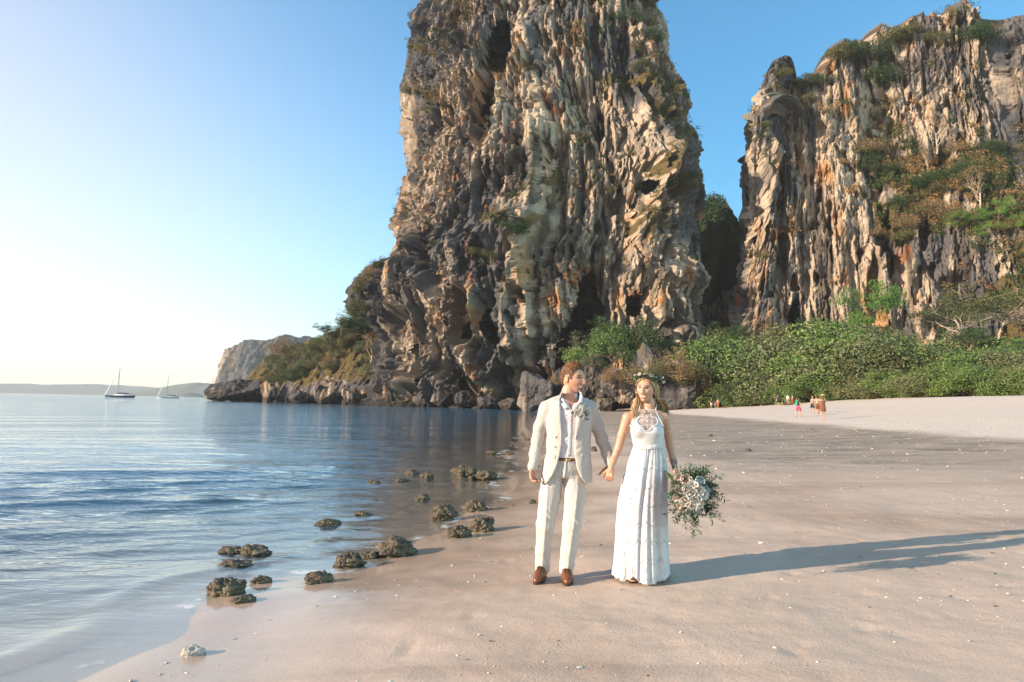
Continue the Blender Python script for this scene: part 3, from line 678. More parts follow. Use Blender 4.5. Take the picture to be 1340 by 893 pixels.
hill([(228, 519.5), (240, 514), (252, 513), (262, 516), (272, 519.5)], 2400, 200, 5, 'small dark islet behind the sailing boats')
print('cliffs', round(time.time() - T0, 1))
# ------------------------------------------------------------------ vegetation
N = NT('foliage')
lc = N.attr('leaf', 'Color'); oi = N.n('ShaderNodeObjectInfo')
hs = N.n('ShaderNodeHueSaturation'); N.l(lc, hs.inputs['Color']); N.l(N.rng(oi.outputs['Random'], 0, 1, 0.485, 0.515), hs.inputs['Hue']); N.l(N.rng(oi.outputs['Random'], 0, 1, 1.12, 0.82), hs.inputs['Value'])
pb = N.bsdf(hs.outputs[0], 0.55, None, 0.35)
tl_ = N.n('ShaderNodeBsdfTranslucent'); N.l(hs.outputs[0], tl_.inputs[0])
mx = N.n('ShaderNodeMixShader'); mx.inputs[0].default_value = 0.22; N.l(pb.outputs[0], mx.inputs[1]); N.l(tl_.outputs[0], mx.inputs[2])
FOLIAGE = N.done(mx)
N = NT('bark'); v = N.obj()
BARK = N.done(N.bsdf(N.mix(N.noise(v, 3, 5), (0.13, 0.10, 0.075), (0.30, 0.24, 0.18)), 0.9, N.bump(N.noise(v, 9, 4), 0.6, 0.05), 0.1))
N = NT('pale_bark'); v = N.obj()
PALEBARK = N.done(N.bsdf(N.mix(N.noise(v, 3, 5), (0.34, 0.27, 0.20), (0.50, 0.42, 0.33)), 0.9, None, 0.1))
PAL = {
    'green': [(0.07, 0.14, 0.025), (0.11, 0.20, 0.038), (0.17, 0.26, 0.07)], 'dark': [(0.022, 0.050, 0.014), (0.035, 0.072, 0.018), (0.055, 0.10, 0.03)],
    'sage': [(0.13, 0.155, 0.07), (0.20, 0.21, 0.105), (0.08, 0.11, 0.04)], 'olive': [(0.075, 0.085, 0.025), (0.11, 0.11, 0.04), (0.15, 0.13, 0.055)],
    'dry': [(0.24, 0.165, 0.08), (0.30, 0.20, 0.095), (0.18, 0.13, 0.065)], 'rust': [(0.33, 0.19, 0.075), (0.38, 0.24, 0.10), (0.24, 0.14, 0.06)],
    'bright': [(0.10, 0.21, 0.03), (0.14, 0.26, 0.045), (0.07, 0.15, 0.025)]}
def leaf_quads(C, nrm, size, rng, aspect=0.55):
    n = len(C)
    t = rng.normal(size=(n, 3)); t -= nrm * (t * nrm).sum(1, keepdims=True); t /= np.linalg.norm(t, axis=1, keepdims=True) + 1e-9
    b = np.cross(nrm, t)
    L = (size * rng.uniform(0.6, 1.35, n))[:, None]
    V = np.stack([C - t * L * 0.5, C + b * L * aspect * 0.5 + nrm * L * 0.08, C + t * L * 0.5 - nrm * L * 0.10, C - b * L * aspect * 0.5 + nrm * L * 0.08], 1)
    return V.reshape(-1, 3)
def lobes_leaves(lobes, density, size, rng, pal, up=0.25, fill=0.25):
    """lobes: (x,y,z,rx,ry,rz); leaves spread over each lobe's shell with some inside"""
    Vs, Cs = [], []
    pal = np.array(pal)
    for (x, y, z, rx, ry, rz) in lobes:
        n = max(12, int(density * (rx * ry + rx * rz + ry * rz) / 3 * 4))
        q = rng.normal(size=(n, 3)); q /= np.linalg.norm(q, axis=1, keepdims=True)
        r = np.where(rng.random(n) < fill, rng.uniform(0.3, 0.9, n), rng.uniform(0.82, 1.12, n))
        r *= 1 + 0.22 * noise(q[:, 0] * 2.2 + x, q[:, 1] * 2.2 + y, q[:, 2] * 2.2 + z, 5)
        C = q * r[:, None] * np.array([rx, ry, rz]) + np.array([x, y, z])
        nn = q + rng.normal(size=(n, 3)) * 0.55 + np.array([0, 0, up]); nn /= np.linalg.norm(nn, axis=1, keepdims=True)
        Vs.append(leaf_quads(C, nn, size, rng))
        tone = rng.normal(0, 1)
        c = pal[np.clip(rng.integers(0, len(pal), n), 0, len(pal) - 1)] * (1 + 0.10 * tone) * rng.uniform(0.8, 1.2, (n, 1))
        Cs.append(np.repeat(c, 4, 0))
    return np.concatenate(Vs), np.concatenate(Cs)
def leaf_mesh(name, V, C):
    return mesh_np(name, V, np.arange(len(V)).reshape(-1, 4), False, {'leaf': np.clip(C, 0.005, 0.9)})
def tube_np(pts, rad, ns=6, caps=True):
    pts = np.array(pts, float); rad = np.array(rad, float); n = len(pts)
    T = np.gradient(pts, axis=0); T /= np.linalg.norm(T, axis=1, keepdims=True) + 1e-9
    ref = np.array([0, 0, 1.0]) if abs(T[:, 2]).mean() < 0.8 else np.array([1.0, 0, 0])
    A = np.cross(T, ref); A /= np.linalg.norm(A, axis=1, keepdims=True) + 1e-9; B = np.cross(T, A)
    an = np.arange(ns) / ns * 2 * math.pi
    V = pts[:, None] + rad[:, None, None] * (np.cos(an)[None, :, None] * A[:, None] + np.sin(an)[None, :, None] * B[:, None])
    return V.reshape(-1, 3), grid_faces(ns, n, True)
def merge(parts):
    Vs, Fs, o = [], [], 0
    for V, F in parts: Vs.append(V); Fs.append(F + o); o += len(V)
    return np.concatenate(Vs), np.concatenate(Fs)
def branching(rng, h, r, levels, spread=0.7, lean=(0, 0), n0=5, start=0.35, up=0.35):
    """trunk with limbs; returns mesh parts and branch tips"""
    parts, tips = [], []
    def grow(p, d, L, rad, lev):
        k = 5; pts = [p]; dd = np.array(d, float)
        for i in range(k):
            dd = dd + rng.normal(0, 0.16, 3) + np.array([0, 0, 0.06]); dd /= np.linalg.norm(dd)
            pts.append(pts[-1] + dd * L / k)
        rr = np.linspace(rad, rad * 0.45, k + 1)
        parts.append(tube_np(pts, rr, 6 if lev == 0 else 4)); pts = np.array(pts)
        if lev >= levels: tips.append(pts[-1]); return
        for j in range(n0 if lev == 0 else rng.integers(2, 4)):
            t = rng.uniform(start, 1.0) * k; i = min(int(t), k - 1); q = pts[i] + (pts[i + 1] - pts[i]) * (t - i)
            a = rng.uniform(0, 2 * math.pi); nd = dd * (1 - spread) + spread * np.array([math.cos(a), math.sin(a), up]); nd /= np.linalg.norm(nd)
            grow(q, nd, L * rng.uniform(0.5, 0.75), rr[i] * 0.6, lev + 1)
        tips.append(pts[-1])
    grow(np.zeros(3), np.array([lean[0], lean[1], 1.0]), h, r, 0)
    return merge(parts), np.array(tips)

PROTO = {}
def make_proto(key, name, V, C, wood, bark=None):
    PROTO[key] = (name, leaf_mesh('foliage_' + key, V, C) if V is not None else None, mesh_np('stem_' + key, wood[0], wood[1]), bark or BARK)
    if PROTO[key][1]: PROTO[key][1].materials.append(FOLIAGE)
    PROTO[key][2].materials.append(PROTO[key][3])
for i, (key, pal) in enumerate([('shrub_green', 'green'), ('shrub_green2', 'green'), ('shrub_dark', 'dark'), ('shrub_sage', 'sage'), ('shrub_olive', 'olive'), ('shrub_dry', 'dry'), ('shrub_bright', 'bright')]):
    rg = np.random.default_rng(20 + i)
    lb = []
    for k in range(20):
        a = rg.uniform(0, 2 * math.pi); r_ = math.sqrt(rg.random()) * 2.1; zz = rg.uniform(0.5, 2.9) * (1 - 0.22 * r_)
        s_ = rg.uniform(0.55, 1.05); lb.append((r_ * math.cos(a), r_ * math.sin(a), zz + 0.2, s_ * 1.15, s_ * 1.15, s_ * 0.85))
    V, C = lobes_leaves(lb, 62 if key != 'shrub_dry' else 36, 0.20, rg, PAL[pal])
    V[:, 2] = np.maximum(V[:, 2], 0.02)
    wd_, _ = branching(rg, 1.7, 0.12, 2, 0.75, n0=6, start=0.1)
    make_proto(key, 'shrub', V, C, wd_)
# full size thicket shrubs: many small clumps of small leaves
for i, (key, pal) in enumerate([('big_green', 'green'), ('big_green2', 'green'), ('big_dark', 'dark'), ('big_sage', 'sage'), ('big_olive', 'olive')]):
    rg = np.random.default_rng(120 + i); lb = []
    for k in range(64):
        a = rg.uniform(0, 2 * math.pi); e_ = rg.uniform(0, 1); r_ = math.sqrt(rg.random()); 
        x_, y_ = 4.6 * r_ * math.cos(a), 4.6 * r_ * math.sin(a); zt_ = 7.6 * math.sqrt(max(0.05, 1 - 0.82 * r_ * r_)) * rg.uniform(0.9, 1.06); zz = zt_ * (1 - 0.75 * rg.random() ** 2.2)
        s_ = rg.uniform(0.6, 1.7); lb.append((x_, y_, max(zz, 0.6), s_ * 1.2, s_ * 1.2, s_ * 0.8))
    V, C = lobes_leaves(lb, 21, 0.34, rg, PAL[pal] + PAL['sage'][:1], 0.35, 0.12); V[:, 2] = np.maximum(V[:, 2], 0.02)
    wd_, _ = branching(rg, 4.5, 0.2, 2, 0.75, n0=7, start=0.1); make_proto(key, 'shrub', V, C, wd_)
for i, (key, pal, ht) in enumerate([('tree_green', 'bright', 1.0), ('tree_dark', 'dark', 1.1), ('tree_thin', 'sage', 1.0)]):
    rg = np.random.default_rng(50 + i); wd_, tips = branching(rg, 4.2, 0.14, 2, 0.7, n0=9, start=0.4)
    lb = []
    for t in tips:
        for _ in range(3):
            s_ = rg.uniform(0.35, 0.62) * (0.6 if key == 'tree_thin' else 1); q_ = t + rg.normal(0, 0.45, 3) * [1, 1, .5]; lb.append((q_[0], q_[1], q_[2], s_ * 1.3, s_ * 1.3, s_ * 0.7))
    V, C = lobes_leaves(lb, 70 if key != 'tree_thin' else 40, 0.15, rg, PAL[pal])
    make_proto(key, 'tree', V, C, wd_)
rg = np.random.default_rng(61); wd_, tips = branching(rg, 4.5, 0.13, 2, 0.9, n0=9, start=0.45, up=0.30, lean=(-0.25, 0))
lb = []
for t in tips:
    for _ in range(3): lb.append((t[0] * 1.5 + rg.normal(0, .5), t[1] * 1.5 + rg.normal(0, .5), 4.3 + 0.4 * (t[2] - 4.4) + rg.uniform(-.35, .35), rg.uniform(0.45, 0.9), rg.uniform(0.45, 0.9), 0.20))
V, C = lobes_leaves(lb, 60, 0.15, rg, PAL['olive'] + PAL['dark'], up=0.8)
Vw, Fw = wd_; Vw = Vw.copy(); Vw[:, :2] *= 1 + 0.5 * sstep(1.5, 4.5, Vw[:, 2])[:, None]
make_proto('umbrella', 'tree', V, C, (Vw, Fw), PALEBARK)
for i in range(2):
    rg = np.random.default_rng(70 + i); wd_, tips = branching(rg, 3.2, 0.13, 3, 0.6, n0=7, start=0.3, up=0.7)
    lb = [(t[0], t[1], t[2], .3, .3, .22) for t in tips[::2]]
    V, C = lobes_leaves(lb, 10, 0.2, rg, PAL['dry'])
    make_proto('bare%d' % i, 'tree', V, C, wd_, PALEBARK)
def plant(key, pos, size, rz, label, cat, group=None, squash=1.0):
    name, fm, sm, bk = PROTO[key]
    e = empty({'shrub': 'shrub', 'tree': 'tree'}[name], pos, rz); e.scale = (size, size, size * squash)
    tag(e, label, cat, group)
    if fm: o = bpy.data.objects.new('crown' if name == 'tree' else 'foliage', fm); COL.objects.link(o); o.parent = e
    o = bpy.data.objects.new('trunk' if name == 'tree' else 'stem', sm); COL.objects.link(o); o.parent = e
    return e
TONE = {'shrub_green': 'fresh green', 'shrub_green2': 'mid green', 'shrub_dark': 'dark green', 'shrub_sage': 'grey green', 'shrub_olive': 'olive', 'shrub_dry': 'dry straw coloured', 'shrub_bright': 'bright green'}
def toned(e, key):
    e['label'] = TONE[key] + ' ' + e['label']; e['group'] = TONE[key] + ' ' + e['group']
prng = np.random.default_rng(7)
# the thicket at the head of the beach: three ranks from the sand back to the cliff
front_u = [890, 950, 1000, 1050, 1100, 1150, 1200, 1250, 1300, 1350, 1400]
front_Y = [150, 134, 126, 117, 109, 102, 97, 92, 87, 83, 80]
n_s = 0
def thicket(u, Y, px_h, keys, label, group, wj=1.0):
    p = at(u, 528, Y); z = gz(p[0], p[1])
    key = keys[prng.integers(len(keys))].replace('shrub_', 'big_'); size = px_h / FPX * Y / 8.0; tone = {'big_green': 'fresh green', 'big_green2': 'mid green', 'big_dark': 'dark green', 'big_sage': 'grey green', 'big_olive': 'olive brown'}[key]
    label = tone + ' ' + label; group = tone + ' ' + group
    plant(key, (p[0], p[1], z - 0.9 * size), size * wj, prng.uniform(0, 6.28), label, 'shrub', group, prng.uniform(0.85, 1.05) / wj)
for k in range(34):
    u = 905 + k * 13.5 + prng.uniform(-5, 5); Y = np.interp(u, front_u, front_Y) + prng.uniform(1, 5)
    left = u < 985
    thicket(u, Y, prng.uniform(34, 48), ['shrub_dark', 'shrub_green'] if left else (['shrub_sage', 'shrub_green'] if u < 1090 else ['shrub_green', 'shrub_green2', 'shrub_sage']),
            'low leafy shrub at the sand edge of the thicket', 'shrubs along the edge of the sand', 1.25)
for k in range(30):
    u = 890 + k * 15.5 + prng.uniform(-6, 6); Y = np.interp(u, front_u, front_Y) + prng.uniform(9, 15)
    thicket(u, Y, prng.uniform(78, 98) * (1.0 if u < 1180 else 0.8), ['shrub_dark', 'shrub_green'] if u < 985 else ['shrub_sage', 'shrub_green', 'shrub_green2', 'shrub_olive'],
            'tall leafy shrub in the middle of the thicket', 'shrubs in the middle of the thicket', 1.1)
for k in range(26):
    u = 895 + k * 18 + prng.uniform(-6, 6); Y = np.interp(u, front_u, front_Y) + prng.uniform(24, 36)
    if 1180 < u < 1225: continue
    thicket(u, Y, prng.uniform(95, 112) * (1 if u < 1180 else 0.85), ['shrub_dark', 'shrub_green', 'shrub_olive'] if u < 1060 else ['shrub_olive', 'shrub_green', 'shrub_sage'],
            'bushy shrub at the back of the thicket under the cliff', 'shrubs at the back of the thicket', 1.05)
def tree_at(key, u, vb, Y, px_h, label, unit=5.0, rz=None, z=None, cat='tree', squash=1.0, sink=0.3):
    p = at(u, vb, Y); s_ = px_h / FPX * Y / unit
    return plant(key, (p[0], p[1], (p[2] if z is None else z) - sink), s_, prng.uniform(0, 6.28) if rz is None else rz, label, cat, None, squash)
tree_at('tree_green', 1122, 478, 150, 88, 'bright green leafy tree rising above the thicket against the ochre cliff', 5.8)
tree_at('umbrella', 1308, 462, 128, 80, 'flat topped tree with pale bare limbs above the thicket', 5.0, rz=0.4)
tree_at('umbrella', 1245, 462, 140, 66, 'spreading dark olive tree with flat layers at the cliff foot', 5.0, rz=2.6)
tree_at('umbrella', 1372, 455, 122, 76, 'flat topped tree behind the pale limbed one', 5.0, rz=4.4)
for k, (u, vb, Y, h, key) in enumerate([(960, 478, 165, 50, 'tree_dark'), (1015, 476, 160, 46, 'tree_thin'), (1068, 478, 150, 52, 'tree_dark'), (1200, 490, 128, 46, 'tree_thin'), (1270, 480, 118, 50, 'tree_dark'), (1180, 486, 134, 40, 'tree_green')]):
    tree_at(key, u, vb, Y, h, ['dark crowned tree rising from the back of the thicket below the rock step', 'open pale tree at the back of the thicket under the small cliff cave', 'dark tree beside the bright green tree behind the thicket',
            'thin pale tree between the bright green tree and the flat topped trees', 'dark tree in front of the flat topped trees', 'small bright green tree right beside the tall bright green one'][k], 6.0 if key != 'tree_thin' else 5.6)
# the green clump above the boulders
tree_at('tree_dark', 806, 496, 172, 70, 'rounded dark green tree standing on the boulders beside the cave', 6.0)
tree_at('big_green', 800, 480, 168, 54, 'lit green bush on the boulders in front of the cave mouth', 8.0, cat='shrub')
tree_at('big_dark', 842, 482, 170, 54, 'dark green bush on the boulders beside the thicket', 8.0, cat='shrub')
tree_at('shrub_green', 765, 486, 160, 40, 'small olive green bush at the left end of the boulders', 3.3, cat='shrub')
tree_at('tree_thin', 752, 500, 166, 52, 'thin pale green tree leaning out in front of the cave', 5.6)
tree_at('big_dark', 872, 492, 175, 50, 'dark bush behind the boulders where the thicket begins', 8.0, cat='shrub')
for k, (u, vb, Y, h) in enumerate([(828, 497, 150, 24), (858, 492, 148, 30), (885, 490, 146, 32), (905, 500, 144, 28), (838, 506, 146, 18), (918, 508, 139, 26), (780, 482, 148, 24), (835, 500, 140, 30), (862, 498, 138, 34), (890, 494, 137, 36), (910, 502, 136, 34), (800, 496, 142, 22), (760, 490, 150, 22), (725, 500, 150, 14)]):
    p = at(u, vb, Y); key = 'shrub_dry' if k % 2 else 'shrub_olive'; toned(plant(key, (p[0], p[1], p[2] - 0.6), h / FPX * Y / 3.3, prng.uniform(0, 6), 'dry twiggy shrub growing on top of a boulder', 'shrub', 'dry shrubs on the boulders'), key)
for k, (u, vb, Y, h) in enumerate([(848, 500, 147, 42), (896, 505, 145, 50), (872, 496, 147, 34)]):
    p = at(u, vb, Y); plant('bare%d' % (k % 2), (p[0], p[1], p[2] - 0.6), h / FPX * Y / 5.0, prng.uniform(0, 6), 'bare pale twiggy sapling on the boulders behind the bride', 'tree', 'bare saplings on the boulders')
# scrub on the promontory
def on_field(fld, u, v, spread=10):
    """nearest point of a rock surface to a place on it"""
    q = (fld['uu'] - u) ** 2 + (fld['vv'] - v) ** 2; i = int(np.argmin(q)); return fld['P'][i]
tree_at('tree_dark', 424, 448, 268, 22, 'small dark round tree on the crest of the rocky point', 6.0)
tree_at('tree_thin', 447, 438, 262, 26, 'slender open tree on the crest of the rocky point', 5.6)
tree_at('bare0', 486, 478, 236, 44, 'pale leafless tree at the foot of the tower by the rocky point', 5.2)
for k in range(90):
    u = prng.uniform(342, 505); v = np.interp(u, [345, 380, 420, 470, 505], [476, 458, 446, 425, 455]) + prng.uniform(2, 46)
    if v > 502: continue
    p = on_field(PROM, u, v); Y = p[1]
    key = prng.choice(['shrub_olive', 'shrub_dry', 'shrub_dark', 'shrub_olive', 'shrub_sage'])
    toned(plant(key, (p[0], p[1], p[2] - 0.5), prng.uniform(13, 25) / FPX * Y / 3.3, prng.uniform(0, 6), 'wind bent scrub bush on the rocky point', 'shrub', 'scrub on the rocky point', prng.uniform(0.7, 1.0)), key)
for (u, v, h, key) in [(478, 372, 26, 'shrub_olive'), (488, 352, 20, 'shrub_dry'), (462, 420, 26, 'shrub_dark'), (470, 402, 24, 'shrub_olive'), (500, 345, 18, 'shrub_dark')]:
    p = at(u, v, 222); plant(key, tuple(p - np.array([0, 0, h / FPX * 222 * 0.5])), h / FPX * 222 / 3.3, 1.0, 'bush clinging to the left shoulder of the tower', 'shrub', 'bushes on the tower shoulder')
# scrub and dry grass rooted on ledges and cracks of the cliffs, too many to count
def tufts(name, fld, n, seed, pals, size, label, leafs=40, leaf=0.34, wmin=0.35, hang=0.0, near_u=None):
    rg = np.random.default_rng(seed)
    wgt = np.clip(fld['veg'] - wmin, 0, None) * (0.25 + np.clip(fld['n'][:, 2] + 0.25, 0, 1))
    ny_ = fld['n'][:, 1]; wgt = wgt * (ny_ < 0.35)
    if near_u is not None: wgt = wgt * (fld['uu'] > near_u[0]) * (fld['uu'] < near_u[1])
    idx = rg.choice(len(wgt), n, p=wgt / wgt.sum())
    P = fld['P'][idx]; nn = fld['n'][idx]; u = fld['uu'][idx]; v = fld['vv'][idx]
    Vs, Cs = [], []
    kind = fbm(u / 30, v / 25, 0, 3, seed) + 0.3 * rg.normal(size=n)
    for i in range(n):
        s_ = size * rg.uniform(0.45, 1.3)
        pal = PAL[pals[0] if kind[i] < -0.15 else (pals[1] if kind[i] < 0.2 else pals[2])]
        c = P[i] + nn[i] * s_ * 0.25 + np.array([0, 0, s_ * 0.25])
        lb = [(c[0], c[1], c[2], s_ * 0.75, s_ * 0.75, s_ * 0.6)] if s_ < size * 0.9 else [(c[0] + rg.normal(0, .4) * s_, c[1], c[2] + rg.normal(0, .2) * s_, s_ * 0.5, s_ * 0.5, s_ * 0.45) for _ in range(3)]
        V, C = lobes_leaves(lb, leafs / len(lb) / (s_ * s_) * 0.8, leaf * (0.7 + 0.3 * s_), rg, pal, 0.5)
        Vs.append(V); Cs.append(C)
    o = link(name, leaf_mesh(name, np.concatenate(Vs), np.concatenate(Cs)), FOLIAGE); tag(o, label, 'scrub', kind='stuff')
tufts('tower_scrub', TOWER, 1700, 5, ('dark', 'olive', 'dry'), 1.5, 'dry grass and scrub rooted in cracks of the tower')
tufts('cliff_scrub', WALL, 2000, 6, ('dark', 'olive', 'rust'), 1.7, 'dense olive and russet scrub on the ledges of the right cliff')
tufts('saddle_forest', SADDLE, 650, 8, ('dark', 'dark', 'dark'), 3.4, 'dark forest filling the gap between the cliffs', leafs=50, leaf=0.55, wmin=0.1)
tufts('step_scrub', LOWWALL, 500, 9, ('dark', 'dark', 'olive'), 2.6, 'dark green scrub climbing the gap above the low ochre rock wall', leafs=60)
for k, (u, v, h) in enumerate([(1228, 176, 44), (1278, 272, 54), (1215, 205, 34)]):
    p = on_field(WALL, u, v); plant('bare%d' % (k % 2), tuple(p - np.array([0, 0.5, 1.0])), h / FPX * p[1] / 5.0, prng.uniform(0, 6), 'bare branching tree on the bushy ledge of the right cliff', 'tree', 'bare trees on the cliff ledge')
for k, (u, v, h) in enumerate([(1270, 295, 30), (1300, 290, 34), (1245, 300, 26), (1325, 300, 30), (1290, 312, 26)]):
    p = on_field(WALL, u, v); plant('tree_green', tuple(p - np.array([0, 1.0, 2.0])), h / FPX * p[1] / 5.8, prng.uniform(0, 6), 'fresh green small tree on the bushy ledge of the right cliff', 'tree', 'green trees on the cliff ledge')
for k in range(26):
    u = prng.uniform(1120, 1345); v = prng.uniform(165, 305); p = on_field(WALL, u, v)
    key = prng.choice(['shrub_olive', 'shrub_dark', 'shrub_olive', 'shrub_dry']); toned(plant(key, tuple(p - np.array([0, 0.3, 1.0])), prng.uniform(18, 34) / FPX * p[1] / 3.3, prng.uniform(0, 6), 'large shrub on the bushy ledge part way up the right cliff', 'shrub', 'shrubs on the cliff ledge', 0.8), key)
for k, (u, v, h, key) in enumerate([(1050, 100, 26, 'shrub_olive'), (1075, 92, 24, 'shrub_dark'), (1092, 72, 30, 'shrub_olive'), (1112, 62, 30, 'shrub_dark'), (1140, 45, 34, 'shrub_dark'), (1150, 70, 36, 'shrub_dark'), (1165, 25, 32, 'shrub_olive'),
                                    (1190, 10, 30, 'shrub_olive'), (1012, 118, 22, 'shrub_olive'), (1035, 122, 24, 'shrub_dry'), (1060, 118, 20, 'shrub_olive'), (1225, 8, 28, 'shrub_olive'), (1325, 28, 34, 'shrub_dark'), (1300, 12, 26, 'shrub_dark'), (975, 186, 16, 'shrub_dark'), (990, 168, 18, 'shrub_olive')]):
    p = on_field(WALL, u, v); toned(plant(key, tuple(p - np.array([0, 0.3, 1.4])), h / FPX * p[1] / 3.3, prng.uniform(0, 6), 'shrub growing along the rim of the right cliff', 'shrub', 'shrubs along the cliff rim', 0.9), key)
for k, (u, v, h, key) in enumerate([(800, 25, 26, 'shrub_dark'), (822, 32, 28, 'shrub_dark'), (845, 55, 24, 'shrub_dark'), (838, 90, 22, 'shrub_olive'), (858, 110, 22, 'shrub_dark'), (865, 150, 20, 'shrub_olive'), (552, 25, 18, 'shrub_olive'),
                                    (540, 120, 16, 'shrub_olive'), (655, 345, 26, 'shrub_olive'), (690, 318, 30, 'shrub_dark'), (640, 335, 24, 'shrub_olive'), (705, 305, 24, 'shrub_olive'), (880, 270, 22, 'shrub_dark'), (893, 320, 22, 'shrub_dark'), (645, 205, 20, 'shrub_olive'), (910, 240, 18, 'shrub_dark')]):
    p = on_field(TOWER, u, v); toned(plant(key, tuple(p - np.array([0, 0.3, 1.4])), h / FPX * p[1] / 3.3, prng.uniform(0, 6), 'shrub rooted on a ledge of the tower', 'shrub', 'shrubs on the tower ledges', 0.85), key)
print('plants', round(time.time() - T0, 1))
# ------------------------------------------------------------------ boulders and shore rocks
def ball(nu, nv):
    th = np.arange(nu) / nu * 2 * math.pi; ph = np.linspace(0.001, math.pi - 0.001, nv)
    T, Ph = np.meshgrid(th, ph)
    q = np.stack([np.sin(Ph) * np.cos(T), np.sin(Ph) * np.sin(T), np.cos(Ph)], -1).reshape(-1, 3)
    return q, grid_faces(nu, nv, True)[:, ::-1]
def boulder_mesh(name, seed, rx, ry, rz, planes=16, rough=0.10, nu=64, nv=44, k=1.0, warm=0.0, dark=0.0, tide=None):
    rg = np.random.default_rng(seed); q, F = ball(nu, nv)
    n = rg.normal(size=(planes, 3)); n /= np.linalg.norm(n, axis=1, keepdims=True); h = rg.uniform(0.62, 0.98, planes)
    dot = q @ n.T; r = np.where(dot > 0.05, h / np.maximum(dot, 0.05), 9); r = np.minimum(r.min(1), 1.15)
    r = r + rough * 1.6 * fbm(q[:, 0] * 2 + seed, q[:, 1] * 2, q[:, 2] * 2, 4, seed, 0.6) - rough * np.abs(fbm(q[:, 0] * 5, q[:, 1] * 5 + seed, q[:, 2] * 5, 3, seed + 3, 0.6))
    P = q * r[:, None] * np.array([rx, ry, rz])
    c = rock_color(P[:, 0] * 1.5, P[:, 1], P[:, 2], seed, np.full(len(P), warm - 0.15), dark + 0.12)
    if tide is not None:
        t = sstep(tide + 0.8, tide - 0.4, P[:, 2])[:, None] * 0.8; c = c * (1 - t) + np.array([0.05, 0.045, 0.04]) * t
    return mesh_np(name, P, F, False, {'rock': c, 'veg': np.zeros(len(P))})
def boulder(u, vb, Y, w_px, h_px, seed, label, group=None, warm=0.0, dark=0.0, dy=0.8, sink=0.25, tide=None, planes=16):
    p = at(u, vb, Y); rx = w_px / FPX * Y / 2; rz = h_px / FPX * Y / 2 / (1 - sink * 0.5)
    me = boulder_mesh('boulder', seed, rx, rx * dy, rz, planes, warm=warm, dark=dark, tide=tide)
    o = link('boulder', me, LIME); o.location = (p[0], p[1], p[2] + rz * (1 - sink)); tag(o, label, 'boulder', group); return o
boulder(703, 536, 152, 62, 48, 1, 'tan angular boulder at the water edge beside the cave', warm=0.25)
boulder(742, 534, 158, 40, 62, 2, 'tall grey boulder leaning against the cliff foot behind the groom', warm=-0.1)
boulder(776, 530, 150, 56, 74, 3, 'big blue grey split block behind the couple', warm=-0.3)
boulder(812, 524, 146, 56, 44, 4, 'tan overhanging boulder behind the bride', warm=0.2)
boulder(795, 537, 150, 50, 24, 41, 'low boulder coloured dark to stand for the shaded undercut', dark=0.4)  # its dark colour paints the shade of the undercut
boulder(846, 532, 145, 46, 50, 5, 'brown boulder beside the overhanging one', warm=0.1)
boulder(885, 534, 142, 92, 62, 6, 'massive undercut boulder with dry scrub on top beside the beach', warm=-0.05, dark=0.15, planes=22)
boulder(925, 538, 140, 34, 40, 7, 'dark boulder at the edge of the thicket by the bathers', dark=0.3)
boulder(852, 520, 158, 70, 66, 8, 'grey boulder behind the undercut one', warm=-0.2)
boulder(312, 526, 288, 72, 30, 9, 'large dark rounded boulder off the tip of the rocky point', dark=0.5, tide=-1.0, warm=-0.3)
boulder(286, 526, 292, 30, 14, 10, 'low dark slab beside the rounded boulder off the point', dark=0.5, warm=-0.3)
boulder(352, 526, 278, 26, 26, 11, 'reddish upright boulder at the tip of the rocky point', warm=0.3, tide=-1.5)
for k, (u, vb, Y, w_, h_) in enumerate([(395, 528, 262, 30, 18), (430, 529, 252, 34, 22), (462, 530, 244, 30, 24), (495, 531, 232, 36, 26), (530, 532, 221, 34, 30), (552, 533, 214, 30, 22), (580, 533, 206, 30, 20), (610, 534, 199, 34, 20), (640, 535, 190, 36, 18), (668, 536, 182, 30, 16), (512, 524, 230, 26, 22), (420, 522, 258, 20, 18)]):
    boulder(u, vb, Y, w_, h_, 60 + k, 'grey boulder with a dark foot in the row along the tower waterline', 'boulders along the foot of the tower', dark=0.2, warm=-0.2, tide=-0.6)

